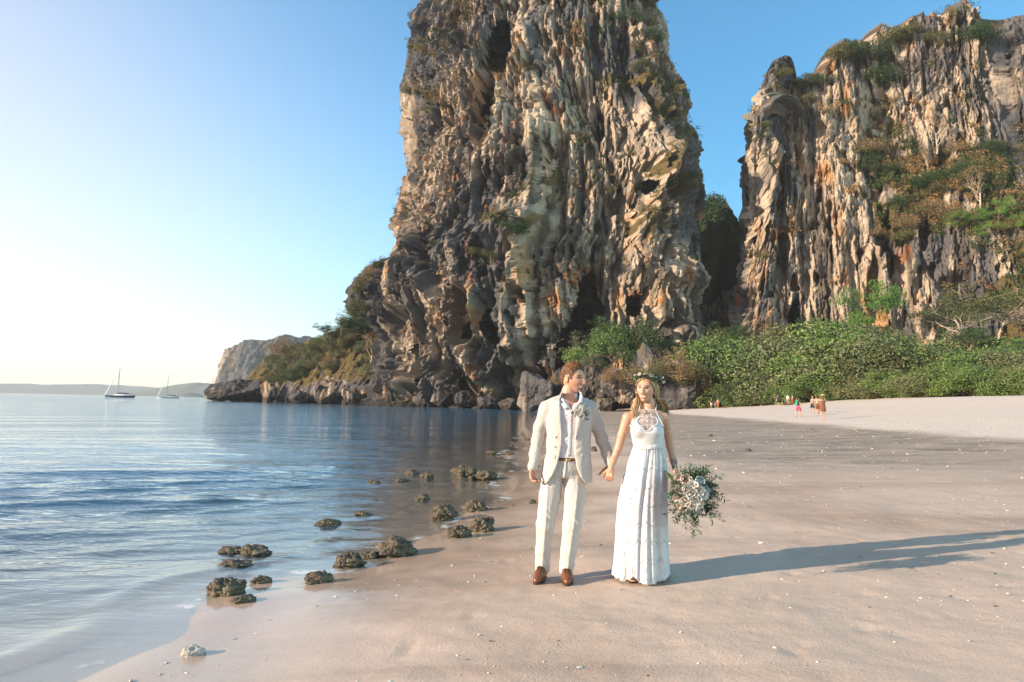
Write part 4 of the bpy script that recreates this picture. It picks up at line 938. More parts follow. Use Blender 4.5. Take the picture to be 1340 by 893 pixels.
N = NT('coral_rock'); v = N.obj()
n1 = N.noise(v, 14, 6, 0.7); n2_ = N.noise(v, 4, 4); pit = N.vor(v, 26)
c = N.ramp(n1, [(0.28, (0.022, 0.02, 0.017)), (0.5, (0.085, 0.07, 0.052)), (0.74, (0.21, 0.17, 0.12))])
c = N.mix(N.rng(n2_, 0.5, 0.75), c, (0.16, 0.14, 0.085))
CORAL = N.done(N.bsdf(c, 0.75, N.bump(N.math('ADD', n1, N.rng(pit, 0, 0.5)), 0.9, 0.02), 0.3))
N = NT('pale_coral'); v = N.obj(); n1 = N.noise(v, 18, 6, 0.7)
PALECORAL = N.done(N.bsdf(N.ramp(n1, [(0.3, (0.22, 0.20, 0.18)), (0.7, (0.48, 0.45, 0.41))]), 0.8, N.bump(n1, 0.6, 0.02), 0.3))
def coral_mesh(seed, rx, ry, rz, lumps=1.0, nu=56, nv=38):
    q, F = ball(nu, nv); s = seed * 3.7
    r = 1 + 0.20 * fbm(q[:, 0] * 1.4 + s, q[:, 1] * 1.4, q[:, 2] * 1.4, 3, seed)
    b = np.abs(noise(q[:, 0] * 2.6 + s, q[:, 1] * 2.6, q[:, 2] * 2.6, seed + 1)); b2 = np.abs(noise(q[:, 0] * 5.5, q[:, 1] * 5.5 + s, q[:, 2] * 5.5, seed + 2))
    ax_ = np.random.default_rng(seed).normal(size=(7, 3)); ax_ /= np.linalg.norm(ax_, axis=1, keepdims=True); dq = q @ ax_.T
    r = np.minimum(r, np.where(dq > 0.1, np.random.default_rng(seed + 1).uniform(0.7, 1.0, 7) / np.maximum(dq, 0.1), 9).min(1))
    r += lumps * (0.42 * np.sqrt(b) - 0.2 + 0.20 * np.sqrt(b2) - 0.1 + 0.09 * fbm(q[:, 0] * 9, q[:, 1] * 9, q[:, 2] * 9 + s, 3, seed + 5))
    P = q * r[:, None] * np.array([rx, ry, rz]); return mesh_np('shore_rock', P, F, True)
def shore_rock(u, vb, w_, h_, seed, label, group=None, mat=None, lumps=1.0, rz=0.0, dy=0.75):
    p = gp(u, vb, 0.0); p = gp(u, vb, max(gz(p[0], p[1]), -0.02)); dist_ = p[1]
    z0 = gz(p[0], p[1] + 0.1); z0 = max(z0, -0.06) + (0.045 if z0 < -0.012 else 0.0)
    rx = w_ / FPX * dist_ / 2 * 0.88; rh = h_ / FPX * dist_ * 0.50
    o = link('shore_rock', coral_mesh(seed, rx, rx * dy, rh, lumps), mat or CORAL); o.location = (p[0], p[1] + rx * dy * 0.6, z0 + rh * 0.38); o.rotation_euler[2] = rz
    tag(o, label, 'rock', group); return o
rocks = [
 (292, 780, 54, 28, 'largest dark knobbly rock standing in the shallows', 0), (317, 789, 32, 11, 'flat brown rock on the wet edge beside the largest one', .4), (341, 764, 26, 13, 'small pointed rock in the wash beside the largest one', .5),
 (305, 747, 44, 11, 'low flat rock awash between the largest rock and the double rock', 0), (299, 726, 30, 13, 'smaller half of the dark double rock out in the water', 0), (331, 727, 44, 15, 'larger half of the dark double rock out in the water', 0),
 (428, 691, 34, 14, 'lone wedge shaped rock out in the ripples', .3), (415, 765, 38, 18, 'pale brown slanting rock at the lip of the wash', .5), (454, 743, 40, 24, 'rounded knobbly rock at the left end of the long rock', 0),
 (482, 732, 24, 12, 'little stone wedged between the rounded rock and the long rock', 0), (515, 729, 62, 28, 'long knobbly rock lying on the wet sand', .25), (473, 677, 24, 9, 'small low rock in the ripples beyond the wedge shaped rock', 0),
 (552, 656, 20, 11, 'small dark rock in the shallow tongue of water', 0), (581, 682, 36, 22, 'rounded crusty rock at the sand edge, left of a pair', 0), (622, 670, 30, 20, 'cleft crusty rock at the sand edge above a pair', 0),
 (599, 705, 38, 20, 'crusty rock of the near pair, lower and flatter', .3), (630, 697, 32, 26, 'crusty rock of the near pair, taller and leaning', 0), (610, 628, 34, 22, 'larger lump of the broken rock heap at the water edge', 0),
 (636, 629, 30, 13, 'lower end of the broken rock heap at the water edge', 0), (600, 620, 22, 10, 'back lump of the broken rock heap at the water edge', 0), (559, 627, 20, 11, 'dark rock on the right of three in the shallows', 0), (539, 622, 18, 10, 'middle dark rock of three in the shallows', 0),
 (524, 631, 20, 7, 'flat dark rock of three in the shallows', 0), (488, 634, 18, 7, 'tiny dark rock in the water beyond the three', 0)]
for k, (u, vb, w_, h_, lab, rz_) in enumerate(rocks): shore_rock(u, vb, w_, h_, 200 + k, lab, None, None, 1.0, rz_)
shore_rock(250, 860, 34, 17, 300, 'whitish lump of coral on the wet sand', None, PALECORAL, 0.5, 0.5)
for k, (u, vb, w_, h_) in enumerate([(697, 661, 10, 8), (777, 592, 9, 9), (690, 577, 10, 5), (643, 596, 14, 5), (668, 595, 12, 4), (700, 612, 12, 6), (637, 634, 8, 5), (671, 664, 4, 3), (845, 560, 10, 5), (980, 588, 9, 5), (930, 570, 8, 4)]):
    shore_rock(u, vb, w_, h_, 320 + k, 'small dark stone lying on the flat wet sand', 'small stones on the wet sand')
# shell and coral fragments strewn over the sand
N = NT('shell'); v = N.obj()
SHELL = N.done(N.bsdf(N.mix(N.attr('tone'), (0.62, 0.56, 0.48), (0.10, 0.08, 0.065)), 0.6, None, 0.4))
rg = np.random.default_rng(3); Vs, Fs, Ts, o_ = [], [], [], 0
base = np.array([(1, 0, 0), (0, 1, 0), (-1, 0, 0), (0, -1, 0), (0, 0, 1), (0, 0, -1)], float); bf = np.array([(0, 1, 4), (1, 2, 4), (2, 3, 4), (3, 0, 4), (1, 0, 5), (2, 1, 5), (3, 2, 5), (0, 3, 5)])
cnt = 9000
Yy = 3.0 + 30 * rg.random(cnt) ** 1.9; Xx = (rg.random(cnt) * 1.9 - 0.95) * Yy
ss = shore_dist(Xx, Yy); dens = fbm(Xx * 0.8, Yy * 0.8, 0, 3, 91)
Xx = np.r_[Xx, rg.uniform(-2, 34, 7000)]; Yy = np.r_[Yy, 14 + 26 * rg.random(7000)]; ss = shore_dist(Xx, Yy); dens = fbm(Xx * 0.8, Yy * 0.8, 0, 3, 91); cnt = len(Xx)
ok = (ss > 0.4) & (dens + 0.9 * rg.random(cnt) > 0.35); Xx, Yy = Xx[ok], Yy[ok]; Zz = ground_z(Xx, Yy)
for x, y, z in zip(Xx, Yy, Zz):
    s_ = rg.choice([0.004, 0.006, 0.009, 0.015], p=[.45, .33, .17, .05]) * rg.uniform(0.7, 1.3) * (1 + 0.05 * y)
    V = base * np.array([s_ * rg.uniform(.8, 1.8), s_ * rg.uniform(0.6, 1.1), s_ * rg.uniform(.3, .6)]) + rg.normal(0, s_ * 0.15, (6, 3))
    a = rg.uniform(0, 6.28); V = np.c_[V[:, 0] * math.cos(a) - V[:, 1] * math.sin(a), V[:, 0] * math.sin(a) + V[:, 1] * math.cos(a), V[:, 2]]
    Vs.append(V + np.array([x, y, z + s_ * 0.25])); Fs.append(bf + o_); o_ += 6; Ts.append(np.full(6, 1.0 if rg.random() < 0.16 else rg.uniform(0, .35)))
o = link('shell_fragments', mesh_np('shell_fragments', np.concatenate(Vs), np.concatenate(Fs), False, {'tone': np.concatenate(Ts)}), SHELL)
tag(o, 'tiny shell and coral fragments strewn over the sand', 'shells', kind='stuff')

# ------------------------------------------------------------------ sailing boats at anchor
def flat(name, col, rough=0.5, spec=0.5, metal=0.0):
    N = NT(name); v = N.obj(); n = N.noise(v, 6, 4)
    return N.done(N.bsdf(N.mix(n, tuple(c_ * 0.9 for c_ in col), tuple(min(1, c_ * 1.06) for c_ in col)), rough, None, spec, Metallic=metal))
HULLB, HULLW, BOATTRIM, MASTM = flat('blue_hull', (0.05, 0.09, 0.16), 0.3), flat('white_hull', (0.74, 0.74, 0.73), 0.3), flat('navy_canvas', (0.03, 0.05, 0.09), 0.8), flat('mast_metal', (0.35, 0.34, 0.33), 0.4)
def hull_np(L, B, Hh, n=18, m_=9):
    V = []
    for i in range(n):
        t = i / (n - 1); x = (t - 0.5) * L
        b = B / 2 * (1 - max(0, (t - 0.45) / 0.55) ** 2.2) * (0.72 + 0.28 * min(1, t / 0.3))
        sheer = Hh * (0.80 + 0.35 * (2 * (t - 0.45)) ** 2)
        for j in range(m_):
            s = j / (m_ - 1) * 2 - 1
            V.append((x + 0.05 * L * (t > 0.9) * (1 - abs(s)) * 0, b * np.sign(s) * abs(s) ** 0.6, -0.35 * Hh + (sheer + 0.35 * Hh) * abs(s) ** 2.2))
    V = np.array(V); F = grid_faces(m_, n)
    # deck strip
    deck = [];
    top = [(i * m_, i * m_ + m_ - 1) for i in range(n)]
    for (a, b), (c_, d_) in zip(top[:-1], top[1:]): deck.append((a, b, d_, c_))
    return V, np.vstack([F, np.array(deck)])
def boat(u, vb, Y, L, mast_h, mats, head, label, rake=0.04, furled=True):
    p = at(u, vb, Y); e = empty('sailing_boat', (p[0], p[1], 0.0), head); tag(e, label, 'sailing boat', 'sailing boats at anchor')
    Hh = 0.075 * L; V, F = hull_np(L, 0.27 * L, Hh); link('hull', mesh_np('hull', V, F), mats[0], e)
    bm = bmesh.new(); bmesh.ops.create_cube(bm, size=1.0)
    for q in bm.verts: q.co = Vector((q.co.x * L * (0.36 if q.co.z > 0 else 0.44) - 0.02 * L, q.co.y * 0.15 * L * (0.8 if q.co.z > 0 else 1), Hh * (0.75 if q.co.z < 0 else 1.45)))
    bmesh.ops.bevel(bm, geom=bm.edges[:], offset=0.02 * L, segments=2, affect='EDGES'); me = bpy.data.meshes.new('cabin'); bm.to_mesh(me); bm.free(); link('cabin', me, mats[1], e)
    b0 = np.array([0.08 * L, 0, Hh * 0.7]); b1 = np.array([0.08 * L - rake * mast_h, 0, mast_h])
    ms = link('mast', mesh_np('mast', *tube_np([b0, (b0 + b1) / 2, b1], [0.016 * L, 0.014 * L, 0.010 * L], 8)), MASTM, e)
    for f_ in (0.45, 0.7):
        c_ = b0 + (b1 - b0) * f_; link('spreader', mesh_np('spreader', *tube_np([c_ - [0, 0.08 * L, 0], c_, c_ + [0, 0.08 * L, 0]], [0.004 * L] * 3, 5)), MASTM, ms)
    bz = Hh * 2.0; link('boom', mesh_np('boom', *tube_np([(0.07 * L, 0, bz), (-0.15 * L, 0, bz * 1.02), (-0.36 * L, 0, bz * 1.0)], [0.022 * L, 0.026 * L, 0.012 * L], 8)), BOATTRIM, e)
    bow, stern = np.array([0.49 * L, 0, Hh * 1.1]), np.array([-0.49 * L, 0, Hh])
    link('forestay_sail', mesh_np('forestay_sail', *tube_np([bow, (bow + b1) / 2, b1 * 0.97 + bow * 0.03], [0.013 * L, 0.012 * L, 0.006 * L], 6)), HULLW, e)
    link('backstay', mesh_np('backstay', *tube_np([stern, (stern + b1) / 2, b1], [0.003 * L] * 3, 4)), MASTM, e)
    for s in (-1, 1): link('shroud', mesh_np('shroud', *tube_np([(0.06 * L, s * 0.12 * L, Hh), tuple((b0 + b1) / 2 + np.array([0, s * 0.07 * L, 0])), tuple(b1)], [0.0025 * L] * 3, 4)), MASTM, e)
    return e
boat(156, 519, 470, 19, 19.5, (HULLB, HULLW), math.pi, 'long dark hulled sailing boat with a furled foresail and blue boom cover')
boat(220, 520, 560, 15.5, 18.5, (HULLW, HULLW), R(200), 'white hulled sailing boat between the dark hulled one and the rocky point')
boat(277, 521, 620, 12, 19, (HULLB, BOATTRIM), R(250), 'small dark boat with a thin mast half hidden by the rocky point')
print('rocks', round(time.time() - T0, 1))
# ------------------------------------------------------------------ figure tools: smooth blended solids meshed on a grid
class Solid:
    def __init__(s, lo, hi, h):
        s.lo = np.array(lo, float); s.h = h; s.n = np.ceil((np.array(hi) - s.lo) / h).astype(int) + 1
        s.F = np.full(s.n, 0.2, np.float32)
    def box(s, lo, hi):
        a = np.clip(np.floor((np.array(lo) - s.lo) / s.h).astype(int), 0, s.n - 1); b = np.clip(np.ceil((np.array(hi) - s.lo) / s.h).astype(int) + 1, 1, s.n)
        sl = tuple(slice(i, j) for i, j in zip(a, b))
        g = [(s.lo[i] + s.h * np.arange(a[i], b[i])).astype(np.float32) for i in range(3)]
        return sl, g[0][:, None, None], g[1][None, :, None], g[2][None, None, :]
    def put(s, sl, d, k, op='add'):
        f = s.F[sl]
        if op == 'add':
            if k > 0:
                hh = np.clip(0.5 + 0.5 * (f - d) / k, 0, 1); s.F[sl] = f * (1 - hh) + d * hh - k * hh * (1 - hh)
            else: s.F[sl] = np.minimum(f, d)
        else:
            if k > 0:
                d = -d; hh = np.clip(0.5 - 0.5 * (f - d) / k, 0, 1); s.F[sl] = f * (1 - hh) + d * hh + k * hh * (1 - hh)
            else: s.F[sl] = np.maximum(f, -d)
    def cone(s, a, b, r1, r2, k=0.02, flat=None, op='add'):
        """round cone; flat=(axis, factor) squeezes it along one axis"""
        a = np.array(a, float); b = np.array(b, float); m_ = max(r1, r2) * (1.2 if flat is None else max(1.2, 1.2 * flat[1])) + k + 0.02
        sl, x, y, z = s.box(np.minimum(a, b) - m_, np.maximum(a, b) + m_)
        d = b - a; L2 = d @ d + 1e-12
        px, py, pz = x - a[0], y - a[1], z - a[2]
        t = np.clip((px * d[0] + py * d[1] + pz * d[2]) / L2, 0, 1)
        q = [px - t * d[0], py - t * d[1], pz - t * d[2]]
        if flat is not None: q[flat[0]] = q[flat[0]] / flat[1]
        dist = np.sqrt(q[0] ** 2 + q[1] ** 2 + q[2] ** 2) - (r1 + t * (r2 - r1))
        s.put(sl, dist, k, op)
    def chain(s, pts, rad, k=0.02, flat=None):
        for i in range(len(pts) - 1): s.cone(pts[i], pts[i + 1], rad[i], rad[i + 1], k, flat)
    def ball(s, c, r, k=0.02, op='add', rot=None):
        c = np.array(c, float); r = np.array(r, float); m_ = r.max() + k + 0.02
        sl, x, y, z = s.box(c - m_, c + m_)
        p = [x - c[0], y - c[1], z - c[2]]
        if rot is not None: p = [sum(rot[j][i] * p[j] for j in range(3)) for i in range(3)]
        kk = np.sqrt((p[0] / r[0]) ** 2 + (p[1] / r[1]) ** 2 + (p[2] / r[2]) ** 2)
        s.put(sl, (kk - 1) * r.min(), k, op)
    def loft(s, rows, k=0.02, e=2.3, op='add', zpad=0.012):
        """rows: (z, cx, cy, half width, half depth) bottom to top"""
        r = np.array(sorted(rows)); m_ = r[:, 3:5].max() + k + 0.02
        sl, x, y, z = s.box((r[:, 1].min() - m_, r[:, 2].min() - m_, r[0, 0] - 0.03), (r[:, 1].max() + m_, r[:, 2].max() + m_, r[-1, 0] + 0.03))
        zz = z.ravel(); cx, cy_, a, b = (np.interp(zz, r[:, 0], r[:, i])[None, None, :].astype(np.float32) for i in (1, 2, 3, 4))
        q = (np.abs((x - cx) / a) ** e + np.abs((y - cy_) / b) ** e) ** (1 / e)
        d = (q - 1) * np.minimum(a, b)
        d = np.maximum(d, np.maximum(r[0, 0] - z, z - r[-1, 0]))
        s.put(sl, d, k, op)
    def field(s, fn, op='sub', k=0.0):
        sl, x, y, z = s.box(s.lo, s.lo + s.h * (s.n - 1)); s.put(sl, np.broadcast_to(fn(x, y, z), s.F.shape).astype(np.float32), k, 'add' if op == 'add' else 'sub')
    def mesh(s):
        F = s.F; n = np.array(F.shape)
        c = [F[i:n[0] - 1 + i, j:n[1] - 1 + j, k:n[2] - 1 + k] for i in (0, 1) for j in (0, 1) for k in (0, 1)]
        neg = sum((q < 0).astype(np.int8) for q in c); act = (neg > 0) & (neg < 8)
        ids = np.argwhere(act); I, J, K = ids.T
        idx = np.full(act.shape, -1, np.int64); idx[I, J, K] = np.arange(len(ids))
        off = np.array([(i, j, k) for i in (0, 1) for j in (0, 1) for k in (0, 1)])
        val = np.stack([q[I, J, K] for q in c], 1)
        acc = np.zeros((len(ids), 3)); cnt = np.zeros(len(ids))
        for a in range(8):
            for b in range(a + 1, 8):
                if np.abs(off[a] - off[b]).sum() != 1: continue
                va, vb = val[:, a], val[:, b]; m_ = (va < 0) != (vb < 0)
                t = np.where(m_, va / (va - vb + 1e-20), 0)
                acc += np.where(m_[:, None], off[a] + t[:, None] * (off[b] - off[a]), 0); cnt += m_
        V = s.lo + s.h * (ids + acc / cnt[:, None])
        faces = []
        for ax in range(3):
            b, c_ = (ax + 1) % 3, (ax + 2) % 3
            lo = [slice(1, n[i] - 1) for i in range(3)]; lo[ax] = slice(0, n[ax] - 1)
            hi = list(lo); hi[ax] = slice(1, n[ax])
            A, B = F[tuple(lo)] < 0, F[tuple(hi)] < 0
            e = np.argwhere(A != B)
            if not len(e): continue
            sgn = A[tuple(e.T)]
            g = e + np.array([0 if i == ax else 1 for i in range(3)])
            def cell(db, dc):
                q = g.copy(); q[:, b] -= db; q[:, c_] -= dc; return idx[tuple(q.T)]
            f = np.stack([cell(1, 1), cell(0, 1), cell(0, 0), cell(1, 0)], 1)
            f[~sgn] = f[~sgn][:, ::-1]; faces.append(f)
        return V, np.concatenate(faces)
def relax(V, F, it=2, w=0.5):
    for _ in range(it):
        acc = np.zeros_like(V); cnt = np.zeros(len(V))
        for i in range(4):
            a, b = F[:, i], F[:, (i + 1) % 4]
            np.add.at(acc, a, V[b]); np.add.at(cnt, a, 1); np.add.at(acc, b, V[a]); np.add.at(cnt, b, 1)
        V = V * (1 - w) + w * acc / np.maximum(cnt, 1)[:, None]
    return V
def vnormals(V, F):
    n = np.cross(V[F[:, 2]] - V[F[:, 0]], V[F[:, 3]] - V[F[:, 1]]); out = np.zeros_like(V)
    for i in range(4): np.add.at(out, F[:, i], n)
    return out / (np.linalg.norm(out, axis=1, keepdims=True) + 1e-12)
def wrinkle(V, F, amp, freq, seed, stretch=(1, 1, 1)):
    nn = vnormals(V, F); q = V * freq * np.array(stretch)
    return V + nn * (amp * fbm(q[:, 0], q[:, 1], q[:, 2], 3, seed))[:, None]
from mathutils.bvhtree import BVHTree
def bvh(V, F): return BVHTree.FromPolygons([tuple(v) for v in V], [tuple(f) for f in F])
def drape(tree, A, B, n, m_, off, Y, bulge=0.0, away=None):
    """cloth strip between two photo outlines, laid on a surface as seen from the front"""
    A = np.array(A, float); B = np.array(B, float)
    def samp(P, t):
        L = np.r_[0, np.cumsum(np.hypot(*np.diff(P, axis=0).T))]; L /= L[-1]; return np.array([np.interp(t, L, P[:, i]) for i in (0, 1)]).T
    t = np.linspace(0, 1, n); a, b = samp(A, t), samp(B, t); V = []
    last = None
    for j in range(m_):
        w_ = j / (m_ - 1)
        for i in range(n):
            q = a[i] * (1 - w_) + b[i] * w_; p = at(q[0], q[1], Y - 0.6); d = ray(q[0], q[1]); d = d / np.linalg.norm(d)
            hit, nrm, _, _ = tree.ray_cast(Vector(p), Vector(d), 1.4)
            if hit is None: hit = Vector(at(q[0], q[1], Y - 0.05)) if last is None else Vector(at(q[0], q[1], last))
            last = hit.y
            V.append(np.array(hit) - d * (off + bulge * 4 * w_ * (1 - w_)))
    return np.array(V), grid_faces(n, m_)
def solidify(o, th, offset=1.0):
    md = o.modifiers.new('thickness', 'SOLIDIFY'); md.thickness = th; md.offset = offset
def put(name, VF, mat, parent, smooth=True, attrs=None, solid=None):
    o = link(name, mesh_np(name, VF[0], VF[1], smooth, attrs), mat, parent)
    if parent is not None: o.matrix_parent_inverse = Matrix.Translation(-Vector(parent.location))
    if solid: solidify(o, solid)
    return o
def fabric(name, col, weave=700, amp=0.25, rough=0.85, sheen=0.2, var=0.05):
    N = NT(name); v = N.obj()
    n1 = N.noise(v, 9, 4); w1 = N.noise(N.obj((1, 1, 6)), weave, 2); w2 = N.noise(N.obj((6, 6, 1)), weave * 0.5, 2)
    c = N.mix(n1, tuple(c_ * (1 - var) for c_ in col), tuple(min(c_ * (1 + var), 0.95) for c_ in col))
    cr = N.noise(N.obj((1, 1, 0.7)), 22, 3, 0.55, 1.6)
    nb = N.bump(cr, 0.55, 0.012)
    return N.done(N.bsdf(c, rough, N.bump(N.math('ADD', w1, w2), amp, 0.001, nb), 0.2, Sheen_Weight=sheen))
N = NT('skin'); v = N.obj()
sc_ = N.attr('tint', 'Color'); n1 = N.noise(v, 40, 4); n2_ = N.noise(v, 300, 2)
c = N.mix(1.0, sc_, N.ramp(n1, [(0.3, (0.93, 0.90, 0.89)), (0.7, (1.05, 1.04, 1.03))]), 'MULTIPLY')
SKIN = N.done(N.bsdf(c, 0.48, N.bump(n2_, 0.15, 0.001), 0.4, Subsurface_Weight=0.12, Subsurface_Radius=(0.012, 0.005, 0.003), Subsurface_Scale=1.0))
N = NT('hair'); hc = N.attr('tint', 'Color')
HAIR = N.done(N.bsdf(hc, 0.6, None, 0.25))

def head_mesh(skin, lip, brow, iris, male=True, smile=1.0, nu=120, nv=96):
    """head about 0.235 m tall, face towards -y; returns V, F, tint"""
    q, F = ball(nu, nv); x, y, z = q.T
    low = sstep(-0.05, -1.0, z)
    wid = 0.0755 * (1 - (0.30 if male else 0.38) * low); dep_ = np.where(y < 0, 0.094, 0.100)
    P = np.c_[x * wid, y * dep_, z * 0.118]
    back = (y > 0); P[:, 1] = np.where(back, P[:, 1] * (1 - 0.42 * sstep(-0.2, -0.95, z)), P[:, 1])
    top = sstep(0.55, 1.0, z); P[:, 1] += 0.006 * top
    P[:, 1] = np.where(y < 0, P[:, 1] + 0.010 * sstep(0.25, 0.9, z), P[:, 1])
    X, Z = P[:, 0], P[:, 2]; fr = sstep(0.05, -0.45, y)
    g = lambda cx, cz, sx, sz: np.exp(-(((X - cx) / sx) ** 2 + ((Z - cz) / sz) ** 2))
    g2 = lambda cx, cz, sx, sz: g(cx, cz, sx, sz) + g(-cx, cz, sx, sz)
    o = np.zeros(len(P))
    o += -0.010 * sstep(0.075, 0.02, np.abs(X)) * sstep(-0.05, -0.112, Z)                              # chin carried forward
    ramp_ = sstep(0.030, -0.030, Z) * sstep(-0.046, -0.036, Z)
    wn_ = 0.008 + 0.006 * sstep(0.0, -0.032, Z)
    o += -(0.006 + 0.020 * ramp_) * np.exp(-(X / wn_) ** 2) * sstep(0.040, 0.015, Z) * sstep(-0.046, -0.035, Z)  # nose
    o += -0.008 * g2(0.011, -0.034, 0.007, 0.007)                                                      # nostrils
    o += 0.0105 * g2(0.031, 0.010, 0.015, 0.010) - 0.0045 * g2(0.030, 0.031, 0.020, 0.007)             # sockets, brow ridge
    o += -0.006 * g2(0.043, -0.022, 0.018, 0.014) - 0.003 * smile * g2(0.036, -0.034, 0.012, 0.010)    # cheeks
    zm = -0.060 + smile * 6.5 * X ** 2
    hw = 0.026 + 0.004 * smile
    mz = sstep(hw + 0.006, hw - 0.006, np.abs(X))
    up_, lo_ = 0.0065, (0.0065 + 0.004 * smile)
    o += -0.0055 * mz * np.exp(-((Z - zm - up_) / 0.0045) ** 2) - 0.0065 * mz * np.exp(-((Z - zm + lo_) / 0.005) ** 2) + 0.004 * mz * np.exp(-((Z - zm) / 0.0035) ** 2)
    o += 0.004 * g(0, -0.080, 0.02, 0.006) - 0.006 * g(0, -0.100, 0.016, 0.012)
    P[:, 1] += o * fr
    # colour
    C = np.tile(np.array(skin), (len(P), 1)); rosy = np.array([skin[0] * 1.02, skin[1] * 0.72, skin[2] * 0.68])
    def paint(mask, col): 
        mk = np.clip(mask, 0, 1)[:, None] * (fr > 0.3)[:, None]; C[:] = C * (1 - mk) + np.array(col) * mk
    paint(0.40 * g2(0.043, -0.026, 0.016, 0.014) + 0.3 * g(0, -0.030, 0.012, 0.010), rosy)
    if male: paint(0.25 * sstep(-0.035, -0.06, Z), np.array(skin) * 0.72)
    paint(mz * np.exp(-((Z - zm - up_) / 0.0042) ** 2), lip); paint(mz * np.exp(-((Z - zm + lo_) / 0.0048) ** 2), lip)
    if smile > 0.3: paint(1.3 * sstep(hw, hw - 0.008, np.abs(X)) * np.exp(-((Z - zm + 0.0005) / (0.0030 + 0.0028 * (smile > 0.8))) ** 4), (0.72, 0.68, 0.62))
    zb = 0.0275 + 0.004 * np.sin(np.clip((np.abs(X) - 0.012) / 0.036, 0, 1) * math.pi * 0.8)
    paint(1.2 * sstep(0.012, 0.017, np.abs(X)) * sstep(0.052, 0.044, np.abs(X)) * np.exp(-((Z - zb) / (0.0045 if male else 0.0038)) ** 2), brow)
    ex = np.abs(X) - 0.031
    paint(1.2 * sstep(0.016, 0.013, np.abs(ex)) * np.exp(-((Z - 0.010) / (0.0042 - 0.001 * smile)) ** 4), (0.30, 0.25, 0.23))
    paint(1.2 * np.exp(-((ex / 0.0085) ** 2 + ((Z - 0.0105) / 0.0062) ** 2) ** 2), iris)
    paint(1.1 * sstep(0.018, 0.015, np.abs(ex)) * np.exp(-((Z - 0.0158 + 14 * ex ** 2) / 0.0032) ** 2), (0.035, 0.022, 0.018))
    V = [P]; Fs = [F]; Cs = [C]; n0 = len(P)
    for s in (-1, 1):                                                                                    # ears
        qe, Fe = ball(16, 14); pe = qe * np.array([0.009, 0.019, 0.031])
        dish = (qe[:, 0] * s > 0.2) & (np.hypot(qe[:, 1], qe[:, 2]) < 0.75); pe[dish, 0] *= 0.25
        a_ = 0.45 * s; pe = np.c_[pe[:, 0] * math.cos(a_) - pe[:, 1] * math.sin(a_), pe[:, 0] * math.sin(a_) + pe[:, 1] * math.cos(a_), pe[:, 2]]
        pe += np.array([s * 0.075, 0.010, -0.004]); V.append(pe); Fs.append(Fe + n0); n0 += len(pe)
        Cs.append(np.tile(np.array([skin[0], skin[1] * 0.86, skin[2] * 0.82]), (len(pe), 1)))
    return np.concatenate(V), np.concatenate(Fs), np.concatenate(Cs)
def rot_head(V, yaw, pitch=0.0, roll=0.0, scale=1.0):
    M = Matrix.Rotation(yaw, 3, 'Z') @ Matrix.Rotation(pitch, 3, 'X') @ Matrix.Rotation(roll, 3, 'Y')
    return (V * scale) @ np.array(M).T, np.array(M)
def ribbons(paths, width, rng, cols, taper=True, ns=3):
    """locks of hair as thin tapering tubes"""
    parts, C = [], []
    for p in paths:
        n = len(p); r = width * rng.uniform(0.6, 1.4) * (np.sin(np.linspace(0.35, math.pi * 0.97, n)) if taper else np.ones(n))
        V, F = tube_np(p, r + 1e-4, ns); parts.append((V, F)); c = cols[rng.integers(len(cols))] * rng.uniform(0.8, 1.2)
        C.append(np.tile(c, (len(V), 1)))
    V, F = merge(parts); return V, F, np.concatenate(C)
def hand(S, wrist, d, nrm, side, curl=0.6, k=0.006, sc=1.0, spread=0.12, thumb=0.6):
    """palm and five fingers; d along the hand, nrm out of the back of the hand, side = +1 when the thumb lies along cross(d, nrm)"""
    d = np.array(d, float); d /= np.linalg.norm(d); nrm = np.array(nrm, float); nrm -= d * (nrm @ d); nrm /= np.linalg.norm(nrm); lat = np.cross(d, nrm) * side
    w = np.array(wrist, float)
    S.cone(w, w + d * 0.03 * sc, 0.024 * sc, 0.026 * sc, 0.012)
    for t in (-0.028, -0.010, 0.010, 0.027):
        S.cone(w + d * 0.018 * sc + lat * t * 0.6 * sc, w + d * 0.082 * sc + lat * t * sc, 0.0155 * sc, 0.0125 * sc, 0.008)
    for i, (t, L) in enumerate([(0.030, 0.071), (0.010, 0.080), (-0.010, 0.074), (-0.029, 0.058)]):
        p = w + (d * (0.088 - 0.004 * abs(i - 1.2)) + lat * t) * sc; ang = 0.0; r0 = (0.0092 - 0.0006 * i) * sc
        for j, fr in enumerate((0.44, 0.32, 0.24)):
            ang += curl * (0.85, 1.15, 0.8)[j] + 0.06 * i * curl
            dir_ = d * math.cos(ang) - nrm * math.sin(ang) + lat * (t / 0.03) * spread * 0.5
            dir_ /= np.linalg.norm(dir_); q = p + dir_ * L * fr * sc
            S.cone(p, q, r0, r0 * 0.9, k if j == 0 else 0.003); p = q; r0 *= 0.9
    p = w + (d * 0.028 + lat * 0.030 - nrm * 0.004) * sc
    for j, L in enumerate((0.042, 0.032, 0.026)):
        dir_ = lat * (0.75 - 0.30 * j * thumb) + d * (0.75 + 0.1 * j) - nrm * (0.25 + 0.35 * j * thumb); dir_ /= np.linalg.norm(dir_)
        q = p + dir_ * L * sc; S.cone(p, q, (0.0135, 0.0105, 0.0092)[j] * sc, (0.0105, 0.0092, 0.008)[j] * sc, 0.006 if j == 0 else 0.003); p = q
def skin_obj(parts, parent, name='body'):
    """parts: (V, F, tint)"""
    V, F = merge([(p[0], p[1]) for p in parts]); C = np.concatenate([p[2] for p in parts])
    return put(name, (V, F), SKIN, parent, True, {'tint': C})
